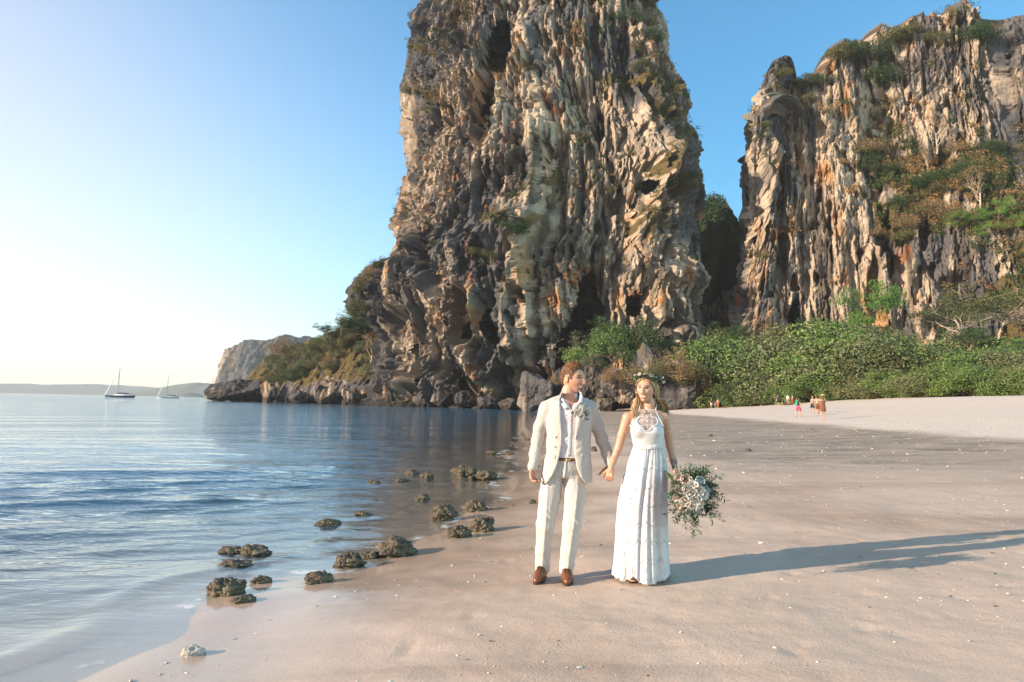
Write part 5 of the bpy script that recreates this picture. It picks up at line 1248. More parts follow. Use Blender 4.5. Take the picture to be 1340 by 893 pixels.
# ------------------------------------------------------------------ the groom
LINEN = fabric('cream_linen', (0.44, 0.412, 0.385)); LINEN2 = fabric('trouser_linen', (0.46, 0.435, 0.41)); SHIRT = fabric('white_shirt', (0.55, 0.53, 0.56), 900, 0.1)
LEATHER = flat('brown_leather', (0.13, 0.045, 0.018), 0.35); LEATHER2 = flat('belt_leather', (0.12, 0.035, 0.015), 0.4); SOLE = flat('shoe_sole', (0.035, 0.02, 0.014), 0.6); BRASS = flat('brass', (0.5, 0.36, 0.15), 0.3, 0.5, 1.0)
def stand(u, v_):
    z = 0.15
    for _ in range(8): p = gp(u, v_, z); z = gz(p[0], p[1])
    return float(p[1])
YG = stand(725, 759)
def J(u, v, dy=0.0): return at(u, v, YG + dy)
gfoot = J(725, 766); gz0 = gz(gfoot[0], gfoot[1]); print('groom foot', gfoot, gz0)
groom = empty('person', (gfoot[0], gfoot[1], gz0)); tag(groom, 'smiling man in a cream suit and open white collar holding the bride\'s hand', 'person')
SK = (0.47, 0.27, 0.19)
# body: one skin surface under the clothes
S = Solid(J(682, 545, -0.3) * [1, 1, 0] + [0, 0, gz0 - 0.02], J(815, 500, 0.3) * [1, 1, 0] + [0, 0, gz0 + 1.68], 0.0085)
zof = lambda v_: J(740, v_)[2]; xof = lambda u: J(u, 600)[0]
shR, shL = J(715, 536), J(772, 536)
S.loft([(zof(622), xof(737), YG, 0.090, 0.075), (zof(600), xof(740), YG, 0.130, 0.095), (zof(570), xof(742), YG, 0.150, 0.105), (zof(545), xof(743), YG, 0.165, 0.105), (zof(530), xof(743), YG, 0.15, 0.085)], 0.02)
S.cone(J(742, 528, 0.02), J(744, 512, 0.01), 0.062, 0.056, 0.03); S.cone(J(742, 524, 0.03), J(716, 534, 0.01), 0.05, 0.05, 0.03); S.cone(J(743, 524, 0.03), J(770, 534, 0.01), 0.05, 0.05, 0.03)
S.cone(J(744, 514, 0.012), J(748, 500, 0.0), 0.055, 0.056, 0.02)
S.chain([shR, J(704, 576, 0.03), J(697, 612, -0.05)], [0.05, 0.042, 0.028], 0.02); S.chain([shL, J(787, 574, 0.02), J(798, 609, -0.03)], [0.05, 0.042, 0.028], 0.02)
S.chain([J(725, 618), J(714, 682, -0.02), J(709, 745, 0.03)], [0.075, 0.05, 0.04], 0.02); S.chain([J(750, 618), J(747, 682, -0.08), J(741, 745, -0.06)], [0.085, 0.055, 0.04], 0.02)
V, F = S.mesh(); V = relax(V, F, 2)
parts_g = [(V, F, np.tile(SK, (len(V), 1)))]
hw_ = J(697, 611, -0.05)
Sh = Solid(J(680, 640, -0.22), J(712, 604, 0.1), 0.0034)
hand(Sh, hw_, (-0.02, -0.10, -1.0), (-0.75, 0.45, 0.1), -1, 0.62, sc=1.02, thumb=0.5)
V, F = Sh.mesh(); V = relax(V, F, 1); parts_g.append((V, F, np.tile(np.array(SK) * [1.05, 0.88, 0.85], (len(V), 1))))
# his left hand closing round hers
Sh = Solid(J(775, 648, -0.22), J(825, 600, 0.12), 0.0034)
hand(Sh, J(799, 607, -0.03), (-0.10, -0.25, -0.95), (0.55, 0.60, 0.0), -1, 0.75, sc=1.0, thumb=0.9)
V, F = Sh.mesh(); V = relax(V, F, 1); parts_g.append((V, F, np.tile(np.array(SK) * [1.05, 0.86, 0.82], (len(V), 1))))
HG = J(749.5, 495.5, -0.005); YAWG = R(54)
hv, hf, hcol = head_mesh(SK, (0.36, 0.12, 0.10), (0.10, 0.045, 0.02), (0.06, 0.05, 0.045), True, 1.0)
hv, MG = rot_head(hv, YAWG, R(4), R(-3), 1.09); hv = hv + HG
parts_g.append((hv, hf, hcol))
gbody = skin_obj(parts_g, groom)
# hair: cropped sides, longer swept top
rg = np.random.default_rng(12); HC = np.array([(0.12, 0.058, 0.026), (0.17, 0.085, 0.038), (0.075, 0.036, 0.018)])
q, F = ball(80, 60); keep = np.zeros(len(q), bool)
front_line = 0.50 + 0.10 * np.cos(np.arctan2(q[:, 0], -q[:, 1]) * 2)
az = np.abs(np.degrees(np.arctan2(q[:, 0], -q[:, 1])))
line = np.interp(az, [0, 35, 52, 66, 74, 80, 88, 104, 114, 130, 180], [0.64, 0.60, 0.50, 0.25, -0.12, -0.10, 0.26, 0.24, -0.15, -0.50, -0.58])
th_ = np.interp(q[:, 2], [-0.6, 0.1, 0.5, 1.0], [0.003, 0.006, 0.011, 0.016]) * sstep(-0.08, 0.10, q[:, 2] - line)
P = q * np.array([0.0775, 0.098, 0.119]); P[:, 1] = np.where(q[:, 1] > 0, P[:, 1] * (1 - 0.30 * sstep(-0.2, -0.95, q[:, 2])), P[:, 1] + 0.009 * sstep(0.25, 0.9, q[:, 2]))
th_ = th_ * (1 + 0.45 * fbm(q[:, 0] * 7, q[:, 1] * 2.5, q[:, 2] * 7, 3, 5))
P = P * (1 + (th_ / 0.1)[:, None]); P[:, 2] += 0.35 * th_ * (q[:, 2] > 0.3)
inside = q[:, 2] < line - 0.02
fm = ~inside[F].any(1); cc = 0.7 * HC[rg.integers(0, 3, len(P))] * (1 + 0.4 * fbm(q[:, 0] * 20, q[:, 1] * 6, q[:, 2] * 20, 2, 8))[:, None]
paths = []
for i in range(1700):
    a = rg.uniform(0, 2 * math.pi); zz = rg.uniform(0.2, 0.98); rr = math.sqrt(1 - zz * zz); s = np.array([rr * math.sin(a), -rr * math.cos(a), zz])
    p0 = s * np.array([0.078, 0.098, 0.120]); pth = []
    for t in np.linspace(0, 1, 6):
        p = p0 + np.array([0.004 * rg.normal(), 0.045 * t, 0.010 * math.sin(t * 3)]) * [1, 1, 1]
        e = np.sqrt(((p / [0.080, 0.102, 0.128]) ** 2).sum()); pth.append(p / e * (1.0 + rg.uniform(0.02, 0.09) * math.sin(t * 2.8)))
    if s[2] > np.interp(abs(math.degrees(math.atan2(s[0], -s[1]))), [0, 35, 55, 75, 90, 130, 180], [0.68, 0.64, 0.54, 0.36, 0.34, 0.1, 0.0]): paths.append(np.array(pth))
rv, rf, rc = ribbons(paths, 0.0017, rg, np.vstack([HC * 0.7, HC * 1.2, HC * 1.9]))
hv2, hf2 = merge([(P, F[fm]), (rv, rf)]); hv2, _ = rot_head(hv2, YAWG, R(4), R(-3), 1.09)
put('hair', (hv2 + HG, hf2), HAIR, groom, True, {'tint': np.clip(np.concatenate([cc, rc]), 0.01, 1)})
# shirt
S = Solid(J(706, 628, -0.25), J(782, 510, 0.25), 0.008)
S.loft([(zof(606), xof(741), YG, 0.148, 0.116), (zof(590), xof(742), YG, 0.150, 0.118), (zof(570), xof(743), YG, 0.16, 0.120), (zof(545), xof(744), YG, 0.175, 0.118), (zof(528), xof(744), YG, 0.15, 0.095)], 0.015)
S.cone(J(742, 529, 0.03), J(745, 518, 0.015), 0.075, 0.068, 0.03)
vneck = [(J(736, 515), J(747, 540)), (J(757, 515), J(747, 540))]
def neck_cut(x, y, z):
    tip = J(746.5, 537); w_ = (z - tip[2]) * 0.46
    return np.maximum(np.abs(x - tip[0]) - w_, np.maximum(y - (YG - 0.02), tip[2] - z))
S.field(neck_cut); S.field(lambda x, y, z: J(745, 514.5)[2] - z + 0 * x + 0 * y)
V, F = S.mesh(); V = relax(V, F, 1); V = wrinkle(V, F, 0.003, 14, 31, (1, 1, 0.35)); sh_tree = bvh(V, F)
shirt = put('shirt', (V, F), SHIRT, groom)
put('placket', drape(sh_tree, [(745, 539), (744.5, 560), (743.5, 580), (742.5, 597)], [(748.5, 539), (748, 560), (747, 580), (746, 597)], 24, 5, 0.002, YG), SHIRT, shirt, solid=0.002)
for v_ in (545, 557, 569, 581): 
    b_, bf_ = ball(10, 8); h_, _, _, _ = sh_tree.ray_cast(Vector(J(746, v_, -0.6)), Vector((0, 1, 0)))
    if h_: put('button', (b_ * [0.0055, 0.003, 0.0055] + np.array(h_) + [0, -0.004, 0], bf_), SHIRT, shirt)
for A, B in ([[(736.5, 512), (736, 518), (738, 524), (744.5, 533)], [(734, 514), (733, 522), (734.5, 529), (738.5, 536)]], [[(758, 512), (759, 517), (757, 524), (748.5, 534)], [(761, 514), (762.5, 521), (761.5, 528), (754, 537)]]):
    put('collar', drape(sh_tree, A, B, 16, 6, 0.012, YG, 0.003), SHIRT, shirt, solid=0.004)
# trousers
S = Solid(J(690, 760, -0.3), J(785, 596, 0.28), 0.0075)
S.loft([(zof(624), xof(737), YG, 0.135, 0.112), (zof(616), xof(738), YG, 0.160, 0.124), (zof(604), xof(740), YG, 0.155, 0.122), (zof(598), xof(740.5), YG, 0.150, 0.118)], 0.05)
S.chain([J(725, 612, 0.0), J(719.5, 650, -0.01), J(713.5, 688, -0.03), J(711, 720, 0.01), J(709.5, 747, 0.02)], [0.092, 0.088, 0.072, 0.064, 0.058], 0.02)
S.chain([J(751, 612, 0.0), J(752, 650, -0.04), J(748.5, 688, -0.09), J(744.5, 720, -0.08), J(741, 747, -0.06)], [0.092, 0.087, 0.074, 0.066, 0.059], 0.02)
S.field(lambda x, y, z: z - J(725, 748.5)[2] + 0.10 * (y - YG) + 0 * x)
V, F = S.mesh(); V = relax(V, F, 1); nn = vnormals(V, F)
tz = (V[:, 2] - gz0)
fold = 0.004 * fbm(V[:, 0] * 12, V[:, 1] * 12, V[:, 2] * 3, 3, 44) + 0.0055 * np.exp(-((tz - 0.50) / 0.12) ** 2) * ridge(V[:, 0] * 5, V[:, 1] * 5, V[:, 2] * 16 + 16 * V[:, 0], 2, 45) \
    + 0.007 * np.exp(-((tz - 0.16) / 0.06) ** 2) * ridge(V[:, 0] * 5, V[:, 1] * 5, V[:, 2] * 22 - 9 * V[:, 0], 2, 46) + 0.006 * np.exp(-((tz - 0.84) / 0.09) ** 2) * ridge(V[:, 0] * 14, V[:, 1] * 5, V[:, 2] * 12 - 10 * V[:, 0], 2, 47)
for (a3, b3) in ((J(716, 640), J(709, 740)), (J(754, 640), J(741, 740))):      # pressed crease down each leg
    cxr = a3[0] + (b3[0] - a3[0]) * np.clip((a3[2] - V[:, 2]) / (a3[2] - b3[2]), 0, 1); fold = fold + 0.006 * np.exp(-((V[:, 0] - cxr) / 0.010) ** 2) * (nn[:, 1] < -0.4) * sstep(0.95, 0.8, tz)
V = V + nn * fold[:, None]; tr_tree = bvh(V, F)
trousers = put('trousers', (V, F), LINEN2, groom)
put('fly_seam', drape(tr_tree, [(739, 603), (738.5, 615), (737.5, 626)], [(741.5, 603), (741, 615), (738.5, 626)], 12, 3, 0.003, YG), LINEN2, trousers, solid=0.002)
belt = put('belt', drape(tr_tree, [(722, 597.5), (730, 597.5), (740, 598), (752, 598.2), (762, 598)], [(722, 602.8), (730, 603), (740, 603.3), (752, 603.5), (762, 603.5)], 30, 4, 0.006, YG), LEATHER2, groom, solid=0.004)
put('buckle', drape(tr_tree, [(741, 597.3), (746.5, 597.4)], [(741, 604), (746.5, 604.1)], 6, 4, 0.012, YG), BRASS, belt, solid=0.003)
# jacket
S = Solid(J(682, 642, -0.3), J(815, 505, 0.28), 0.0072)
S.loft([(zof(631), xof(741), YG, 0.226, 0.172), (zof(612), xof(742), YG, 0.212, 0.160), (zof(592), xof(743), YG, 0.190, 0.142), (zof(570), xof(743.5), YG, 0.190, 0.140), (zof(548), xof(744), YG, 0.205, 0.138), (zof(532), xof(744), YG, 0.190, 0.115), (zof(525), xof(744), YG, 0.13, 0.09)], 0.03, 2.5)
S.cone(J(738, 524, 0.03), J(715, 533, 0.01), 0.058, 0.058, 0.035); S.cone(J(750, 524, 0.03), J(772.5, 533, 0.01), 0.058, 0.058, 0.035)
S.cone(J(744, 523, 0.05), J(745, 516, 0.04), 0.080, 0.074, 0.02)
S.chain([J(715, 537), J(707, 560, 0.02), J(704, 576, 0.03), J(700, 596, -0.01), J(697, 612, -0.05)], [0.066, 0.057, 0.053, 0.047, 0.042], 0.018)
S.chain([J(772.5, 537), J(781.5, 558, 0.02), J(787, 574, 0.02), J(794, 592, 0.0), J(799, 607, -0.03)], [0.066, 0.057, 0.051, 0.046, 0.042], 0.018)
ed_v = [505, 520, 530, 545, 560, 575, 590, 600, 612, 622, 632, 645]
ed_l = [737, 735.5, 734.5, 734.5, 735, 735.3, 733.5, 731, 727.5, 722, 715, 712]; ed_r = [757, 758, 757.5, 755, 753, 752, 752.3, 753, 755.5, 760, 767, 770]
ez = np.array([J(745, v_)[2] for v_ in ed_v]); exl = np.array([J(u, v_, -0.13)[0] for u, v_ in zip(ed_l, ed_v)]); exr = np.array([J(u, v_, -0.13)[0] for u, v_ in zip(ed_r, ed_v)])
def front_cut(x, y, z):
    zz = z.ravel(); l = np.interp(zz, ez[::-1], exl[::-1])[None, None, :]; r = np.interp(zz, ez[::-1], exr[::-1])[None, None, :]
    return np.maximum(np.maximum(l - x, x - r), y - (YG + 0.02))
S.field(front_cut, k=0.004)
S.field(lambda x, y, z: np.maximum(np.hypot((x - J(746, 514)[0]) / 1.05, y - (YG - 0.005)) - 0.080, J(745, 527)[2] - z + 0 * x))
S.field(lambda x, y, z: np.maximum(z - (J(742, 630)[2] + 0.0 * x + 0 * y), np.abs(x - xof(742)) - 0.24) + 0 * y)
V, F = S.mesh(); V = relax(V, F, 1); nn = vnormals(V, F)
arm = np.maximum(sstep(xof(710), xof(704), V[:, 0]), sstep(xof(780), xof(786), V[:, 0]))
V = V + nn * (0.005 * fbm(V[:, 0] * 8, V[:, 1] * 8, V[:, 2] * 8, 3, 51) + 0.007 * arm * ridge(V[:, 0] * 5, V[:, 1] * 5, V[:, 2] * 15 + 12 * V[:, 0], 2, 52) * sstep(gz0 + 0.9, gz0 + 1.0, V[:, 2])
              + 0.006 * (1 - arm) * np.exp(-((V[:, 2] - zof(585)) / 0.08) ** 2) * ridge(V[:, 0] * 5, V[:, 1] * 5, V[:, 2] * 14 - 8 * np.abs(V[:, 0] - xof(744)), 2, 53))[:, None]
jk_tree = bvh(V, F); jacket = put('jacket', (V, F), LINEN, groom)
put('lapel', drape(jk_tree, [(736.5, 519), (735.3, 530), (735.2, 548), (735.8, 563), (735.5, 575)], [(731, 521), (725.5, 531), (724.5, 537), (729, 552), (735.2, 575)], 30, 8, 0.005, YG, 0.004), LINEN, jacket, solid=0.004)
put('lapel', drape(jk_tree, [(757.5, 519), (757.3, 530), (755, 548), (753.3, 563), (752.4, 575)], [(763, 521), (768, 531), (768.5, 537), (762, 552), (753.2, 575)], 30, 8, 0.005, YG, 0.004), LINEN, jacket, solid=0.004)
put('pocket_flap', drape(jk_tree, [(718, 595), (727, 596)], [(717.5, 599.5), (726.5, 600.5)], 10, 4, 0.004, YG), LINEN, jacket, solid=0.003)
put('pocket_flap', drape(jk_tree, [(760, 594), (769, 593)], [(760.5, 598.5), (769.5, 597.5)], 10, 4, 0.004, YG), LINEN, jacket, solid=0.003)
BUTT = flat('horn_button', (0.30, 0.24, 0.18), 0.4)
for (u, v_) in ((732.5, 576), (731.5, 590)):
    h_, _, _, _ = jk_tree.ray_cast(Vector(J(u, v_, -0.6)), Vector((0, 1, 0)))
    if h_: b_, bf_ = ball(12, 8); put('button', (b_ * [0.009, 0.004, 0.009] + np.array(h_) + [0, -0.004, 0], bf_), BUTT, jacket)
# shoes
def shoe(ankle, toe, seed):
    toe = np.array(toe); ankle = np.array(ankle); z0 = gz(toe[0], toe[1])
    d = toe - ankle; d[2] = 0; L = np.linalg.norm(d); d = d / L; n_ = np.array([-d[1], d[0], 0]); up = np.array([0, 0, 1.0])
    heel = np.array([ankle[0], ankle[1], z0]) - d * 0.055; B = lambda a, b, c_: heel + d * a + n_ * b + up * c_
    Ln = L + 0.055
    S = Solid(np.minimum(heel, toe) - 0.12, np.maximum(heel, toe) + [0.12, 0.12, 0.20], 0.0045)
    S.cone(B(0.035, 0, 0.058), B(0.075, 0, 0.105), 0.036, 0.038, 0.02); S.cone(B(0.04, 0, 0.045), B(Ln * 0.62, 0.004, 0.042), 0.036, 0.044, 0.03)
    S.cone(B(Ln * 0.55, 0.004, 0.04), B(Ln - 0.035, 0, 0.030), 0.043, 0.031, 0.03); S.cone(B(0.08, 0, 0.090), B(Ln * 0.6, 0, 0.060), 0.034, 0.030, 0.03)
    S.field(lambda x, y, z: z - (z0 + 0.014) + 0 * x + 0 * y)
    V, F = S.mesh(); V = relax(V, F, 1); o = put('shoe', (V, F), LEATHER, groom)
    S = Solid(np.minimum(heel, toe) - 0.12, np.maximum(heel, toe) + [0.12, 0.12, 0.10], 0.0045)
    S.cone(B(0.035, 0, 0.03), B(Ln * 0.62, 0.004, 0.03), 0.040, 0.050, 0.02); S.cone(B(Ln * 0.6, 0.004, 0.03), B(Ln - 0.035, 0, 0.03), 0.049, 0.037, 0.02)
    S.field(lambda x, y, z: z - z0 + 0.01 + 0 * x + 0 * y); S.field(lambda x, y, z: (z0 + 0.017) - z + 0 * x + 0 * y)
    V2, F2 = S.mesh(); put('sole', (V2, F2), SOLE, o)
    tree = bvh(V, F)
    for i, a in enumerate((0.125, 0.145, 0.165, 0.185)):
        pts = []
        for s in np.linspace(-0.024, 0.024, 7):
            h_, _, _, _ = tree.ray_cast(Vector(B(a, s, 0.25)), Vector((0, 0, -1)))
            if h_: pts.append(np.array(h_) + [0, 0, 0.002])
        if len(pts) > 3: put('lace', tube_np(pts, [0.0024] * len(pts), 5), SOLE, o)
    h_, _, _, _ = tree.ray_cast(Vector(B(0.135, 0, 0.3)), Vector((0, 0, -1)))
    if h_:
        c_ = np.array(h_)
        for s in (-1, 1):
            lp = [c_ + n_ * s * (0.003 + 0.024 * t) + up * (0.010 * math.sin(t * math.pi) - 0.010 * t) + d * 0.012 * math.sin(t * 4) for t in np.linspace(0, 1, 8)]
            put('lace', tube_np(lp, [0.0022] * 8, 5), SOLE, o)
shoe(J(709.5, 748, 0.02), gp(701, 768, gz0) + [0, 0.03, 0], 1); shoe(J(741, 748, -0.06), gp(743, 771, gz0) + [0, 0.02, 0], 2)

# flowers shared by boutonniere, bouquet and crown
N = NT('petal'); pc_ = N.attr('leaf', 'Color')
pb = N.bsdf(pc_, 0.6, None, 0.2); tl_ = N.n('ShaderNodeBsdfTranslucent'); N.l(pc_, tl_.inputs[0]); mx = N.n('ShaderNodeMixShader'); mx.inputs[0].default_value = 0.35
N.l(pb.outputs[0], mx.inputs[1]); N.l(tl_.outputs[0], mx.inputs[2]); PETAL = N.done(mx)
def petal_grid(L, Wd, cup, n=5, m_=5):
    V = []
    for j in range(m_):
        t = j / (m_ - 1); w_ = Wd * math.sin(math.pi * min(0.94, 0.12 + 0.80 * t)) ** 0.7
        for i in range(n):
            s = i / (n - 1) * 2 - 1
            V.append((s * w_ / 2, L * t, cup * L * (0.75 * s * s + 0.9 * t * t)))
    return np.array(V), grid_faces(n, m_)
def bloom(c, axis, r, rg, cols, heart=(0.45, 0.42, 0.16), layers=((5, 1.0, 0.25), (5, 0.78, 0.55), (4, 0.55, 0.95))):
    """ruffled open flower of cupped petals round a heart"""
    axis = np.array(axis, float); axis /= np.linalg.norm(axis); t1 = np.cross(axis, [0.3, 0.2, 1.0]); t1 /= np.linalg.norm(t1); t2 = np.cross(axis, t1)
    parts, C = [], []
    for k, (n, s, lift) in enumerate(layers):
        for i in range(n):
            a = 2 * math.pi * (i + 0.5 * k + rg.uniform(-.12, .12)) / n
            V, F = petal_grid(r * s, r * s * 1.15, 0.45 + 0.2 * rg.random()); V[:, 1] += r * 0.08
            e = lift + rg.uniform(-.1, .1); y_, z_ = V[:, 1] * math.cos(e) - V[:, 2] * math.sin(e), V[:, 1] * math.sin(e) + V[:, 2] * math.cos(e)
            rad = math.cos(a) * t1 + math.sin(a) * t2; tan_ = -math.sin(a) * t1 + math.cos(a) * t2
            parts.append((np.array(c) + V[:, :1] * tan_ + y_[:, None] * rad + z_[:, None] * axis, F)); col = np.array(cols[rg.integers(len(cols))]) * rg.uniform(0.9, 1.05)
            C.append(np.tile(col, (len(V), 1)))
    q, F = ball(8, 6); V = np.array(c) + q * r * 0.17 + axis * r * 0.22; parts.append((V, F)); C.append(np.tile(heart, (len(V), 1)))
    V, F = merge(parts); return V, F, np.clip(np.concatenate(C), 0.01, 0.85)
def sprig(p0, d, L, rg, cols, leaf=0.03, n=14, droop=0.4, aspect=0.4):
    """stem with paired leaves"""
    d = np.array(d, float); d /= np.linalg.norm(d); pts = [np.array(p0, float)]
    for i in range(6):
        d = d + np.array([0, 0, -droop * 0.16]) + rg.normal(0, 0.06, 3); d /= np.linalg.norm(d); pts.append(pts[-1] + d * L / 6)
    pts = np.array(pts); V, F = tube_np(pts, np.linspace(0.0018, 0.0007, 7), 4); parts = [(V, F)]; C = [np.tile(np.array(cols[0]) * 0.8, (len(V), 1))]
    for i in range(n):
        t = 0.12 + 0.88 * i / n; k = t * 6; j = min(int(k), 5); p = pts[j] + (pts[j + 1] - pts[j]) * (k - j); dd = pts[j + 1] - pts[j]; dd /= np.linalg.norm(dd)
        sd = np.cross(dd, rg.normal(size=3)); sd /= np.linalg.norm(sd) + 1e-9; l = (dd * 0.6 + sd * (1 if i % 2 else -1)); l /= np.linalg.norm(l); w_ = np.cross(l, rg.normal(size=3)); w_ /= np.linalg.norm(w_)
        LL = leaf * rg.uniform(0.7, 1.25) * (1.1 - 0.4 * t); a = aspect
        V = np.array([p, p + l * LL * 0.45 + w_ * LL * a * 0.5, p + l * LL, p + l * LL * 0.45 - w_ * LL * a * 0.5]); parts.append((V, np.array([[0, 1, 2, 3]]))); C.append(np.tile(np.array(cols[rg.integers(len(cols))]) * rg.uniform(.8, 1.2), (4, 1)))
    V, F = merge(parts); return V, F, np.clip(np.concatenate(C), 0.005, 0.8)
def vfc(parts): V, F = merge([(p[0], p[1]) for p in parts]); return (V, F), np.concatenate([p[2] for p in parts])
WHITE = [(0.82, 0.81, 0.77), (0.78, 0.76, 0.69), (0.84, 0.83, 0.80)]; BLUSH = [(0.76, 0.62, 0.56), (0.78, 0.70, 0.64)]; ICE = [(0.52, 0.62, 0.68), (0.60, 0.68, 0.72)]
GREENS = [(0.04, 0.08, 0.028), (0.065, 0.115, 0.045), (0.028, 0.06, 0.024)]; EUC = [(0.12, 0.19, 0.16), (0.09, 0.15, 0.12)]
rg = np.random.default_rng(31)
bt = put('boutonniere', tube_np([J(757.5, 552, -0.165), J(757.5, 547, -0.17), J(758, 542, -0.165)], [0.012, 0.011, 0.009], 8), SHIRT, groom)
for (u, v_, r_, cols) in ((755.5, 541, 0.030, WHITE), (760, 545, 0.026, WHITE), (759, 537.5, 0.024, WHITE), (752.5, 544.5, 0.017, BLUSH), (752, 539, 0.015, WHITE)):
    V, F, C = bloom(J(u, v_, -0.185), (rg.normal(0, .3), -1, rg.normal(0, .3)), r_, rg, cols); put('flower', (V, F), PETAL, bt, True, {'leaf': C})
for (u, v_, dx, dz) in ((763, 540, 0.7, 0.5), (763, 537, 0.5, 0.9), (765, 543, 1, 0.2), (757, 535, 0.1, 1), (751, 542, -.8, .5), (763, 547, .8, -.3)):
    V, F, C = sprig(J(u, v_, -0.175), (dx, -0.3, dz), 0.045, rg, GREENS + EUC, 0.028, 7, 0.1, 0.6); put('leaf_sprig', (V, F), FOLIAGE, bt, False, {'leaf': C})
print('groom', round(time.time() - T0, 1))

# ------------------------------------------------------------------ the bride
LACE = fabric('white_dress', (0.50, 0.50, 0.52), 500, 0.25, 0.8, 0.3, 0.03)
YB = stand(838, 763)
def K(u, v, dy=0.0): return at(u, v, YB + dy)
bfoot = K(838, 768); bz0 = gz(bfoot[0], bfoot[1]); print('bride foot', bfoot, bz0)
bride = empty('person', (bfoot[0], bfoot[1], bz0)); tag(bride, 'smiling blonde bride in a long white halter lace dress with a flower crown', 'person')
SB = (0.46, 0.27, 0.19)
bzv = lambda v_: K(848, v_)[2]; bxu = lambda u: K(u, 600)[0]
S = Solid(K(790, 640, -0.25) * [1, 1, 0] + [0, 0, bz0 + 0.02], K(900, 500, 0.25) * [1, 1, 0] + [0, 0, bz0 + 1.62], 0.0075)
BODICE = [(bzv(640), bxu(846), YB + 0.01, 0.165, 0.125), (bzv(612), bxu(847), YB + 0.01, 0.150, 0.115), (bzv(592), bxu(848.5), YB, 0.115, 0.090), (bzv(582), bxu(848), YB, 0.116, 0.092), (bzv(566), bxu(846.5), YB - 0.012, 0.130, 0.112), (bzv(556), bxu(846), YB - 0.005, 0.128, 0.100), (bzv(545), bxu(847), YB + 0.005, 0.125, 0.075), (bzv(539), bxu(848), YB + 0.015, 0.10, 0.062)]
S.loft(BODICE, 0.02, 2.1)
S.cone(K(849, 541, 0.02), K(850, 529, 0.005), 0.044, 0.040, 0.03); S.cone(K(850, 530, 0.005), K(848, 516, 0.0), 0.040, 0.042, 0.015)
S.cone(K(846, 540, 0.025), K(822, 546, 0.01), 0.036, 0.042, 0.035); S.cone(K(852, 540, 0.025), K(869, 547, 0.015), 0.036, 0.042, 0.035)
S.ball(K(835.5, 563, -0.075), (0.052, 0.05, 0.055), 0.03); S.ball(K(855.5, 563, -0.072), (0.052, 0.05, 0.055), 0.03)
S.chain([K(821, 547, 0.01), K(814, 570, 0.03), K(809.5, 586, 0.04), K(803, 602, 0.02), K(799.5, 613, -0.02)], [0.043, 0.037, 0.033, 0.029, 0.023], 0.015)
S.chain([K(870.5, 548, 0.015), K(874.5, 568, 0.03), K(877, 584, 0.04), K(881, 602, 0.0), K(884, 616, -0.05)], [0.043, 0.036, 0.033, 0.028, 0.022], 0.015)
S.chain([K(836, 640, 0), K(832, 700, -0.03), K(828, 770, -0.04)], [0.085, 0.055, 0.035], 0.02); S.chain([K(858, 640, 0), K(860, 700, 0.05), K(860, 752, 0.12)], [0.085, 0.055, 0.035], 0.02)
S.chain([K(828, 771, -0.04), K(826, 776, -0.16)], [0.034, 0.024], 0.02)
V, F = S.mesh(); V = relax(V, F, 2); tint = np.tile(SB, (len(V), 1)).astype(float)
# tattoo on the left forearm
fa, fb = K(879.5, 601), K(883, 612); t_ = ((V - fa) @ (fb - fa)) / ((fb - fa) @ (fb - fa)); tat = (t_ > -0.1) & (t_ < 1.05) & (V[:, 0] > K(872, 606)[0]) & (V[:, 1] < YB + 0.04)
pat = (fbm(V[:, 0] * 70, V[:, 1] * 70, V[:, 2] * 70, 2, 9) > -0.12)
tint[tat & pat] = (0.09, 0.10, 0.11)
parts_b = [(V, F, tint)]; body_tree = bvh(V, F)
Sh = Solid(K(778, 645, -0.2), K(822, 604, 0.14), 0.0034)
hand(Sh, K(799.5, 612, -0.015), (-0.18, -0.10, -0.95), (-0.5, -0.8, 0.1), 1, 0.55, sc=0.86, thumb=0.5)
V, F = Sh.mesh(); V = relax(V, F, 1); parts_b.append((V, F, np.tile(np.array(SB) * [1.05, 0.88, 0.85], (len(V), 1))))
Sh = Solid(K(862, 655, -0.30), K(912, 606, 0.08), 0.0034)
hand(Sh, K(884, 615.5, -0.05), (0.10, -0.45, -0.85), (0.55, -0.65, 0.3), -1, 0.85, sc=0.88, thumb=0.9)
V, F = Sh.mesh(); V = relax(V, F, 1); parts_b.append((V, F, np.tile(SB, (len(V), 1))))
HB = K(845.5, 509.5, -0.01); YAWB = R(-27)
hv, hf, hcol = head_mesh(SB, (0.42, 0.13, 0.13), (0.11, 0.06, 0.032), (0.03, 0.035, 0.04), False, 0.75)
hv, MB_ = rot_head(hv, YAWB, R(2), R(4), 1.0); parts_b.append((hv + HB, hf, hcol))
skin_obj(parts_b, bride)
toB = lambda p: (np.asarray(p, float)) @ MB_.T + HB
for s in (-1, 1):
    q, F = ball(10, 8); put('earring', (toB(q * 0.0065 + np.array([s * 0.077, -0.002, -0.034])), F), SHIRT, bride)
# hair: centre parted, swept back, falling behind the left shoulder and a lock in front of the right
rg = np.random.default_rng(22); BC = np.array([(0.42, 0.29, 0.155), (0.52, 0.39, 0.23), (0.33, 0.21, 0.11), (0.60, 0.48, 0.31)])
q, F = ball(72, 54); az = np.abs(np.degrees(np.arctan2(q[:, 0], -q[:, 1])))
line = np.interp(az, [0, 25, 45, 65, 85, 110, 180], [0.66, 0.62, 0.45, 0.12, -0.35, -0.75, -0.85])
P = q * np.array([0.079, 0.100, 0.121]); P[:, 1] = np.where(q[:, 1] < 0, P[:, 1] + 0.009 * sstep(0.25, 0.9, q[:, 2]), P[:, 1])
th_ = 0.012 * sstep(-0.10, 0.14, q[:, 2] - line) * (1 + 0.3 * fbm(q[:, 0] * 9, q[:, 1] * 2, q[:, 2] * 4, 2, 5)); P = P * (1 + (th_ / 0.1)[:, None])
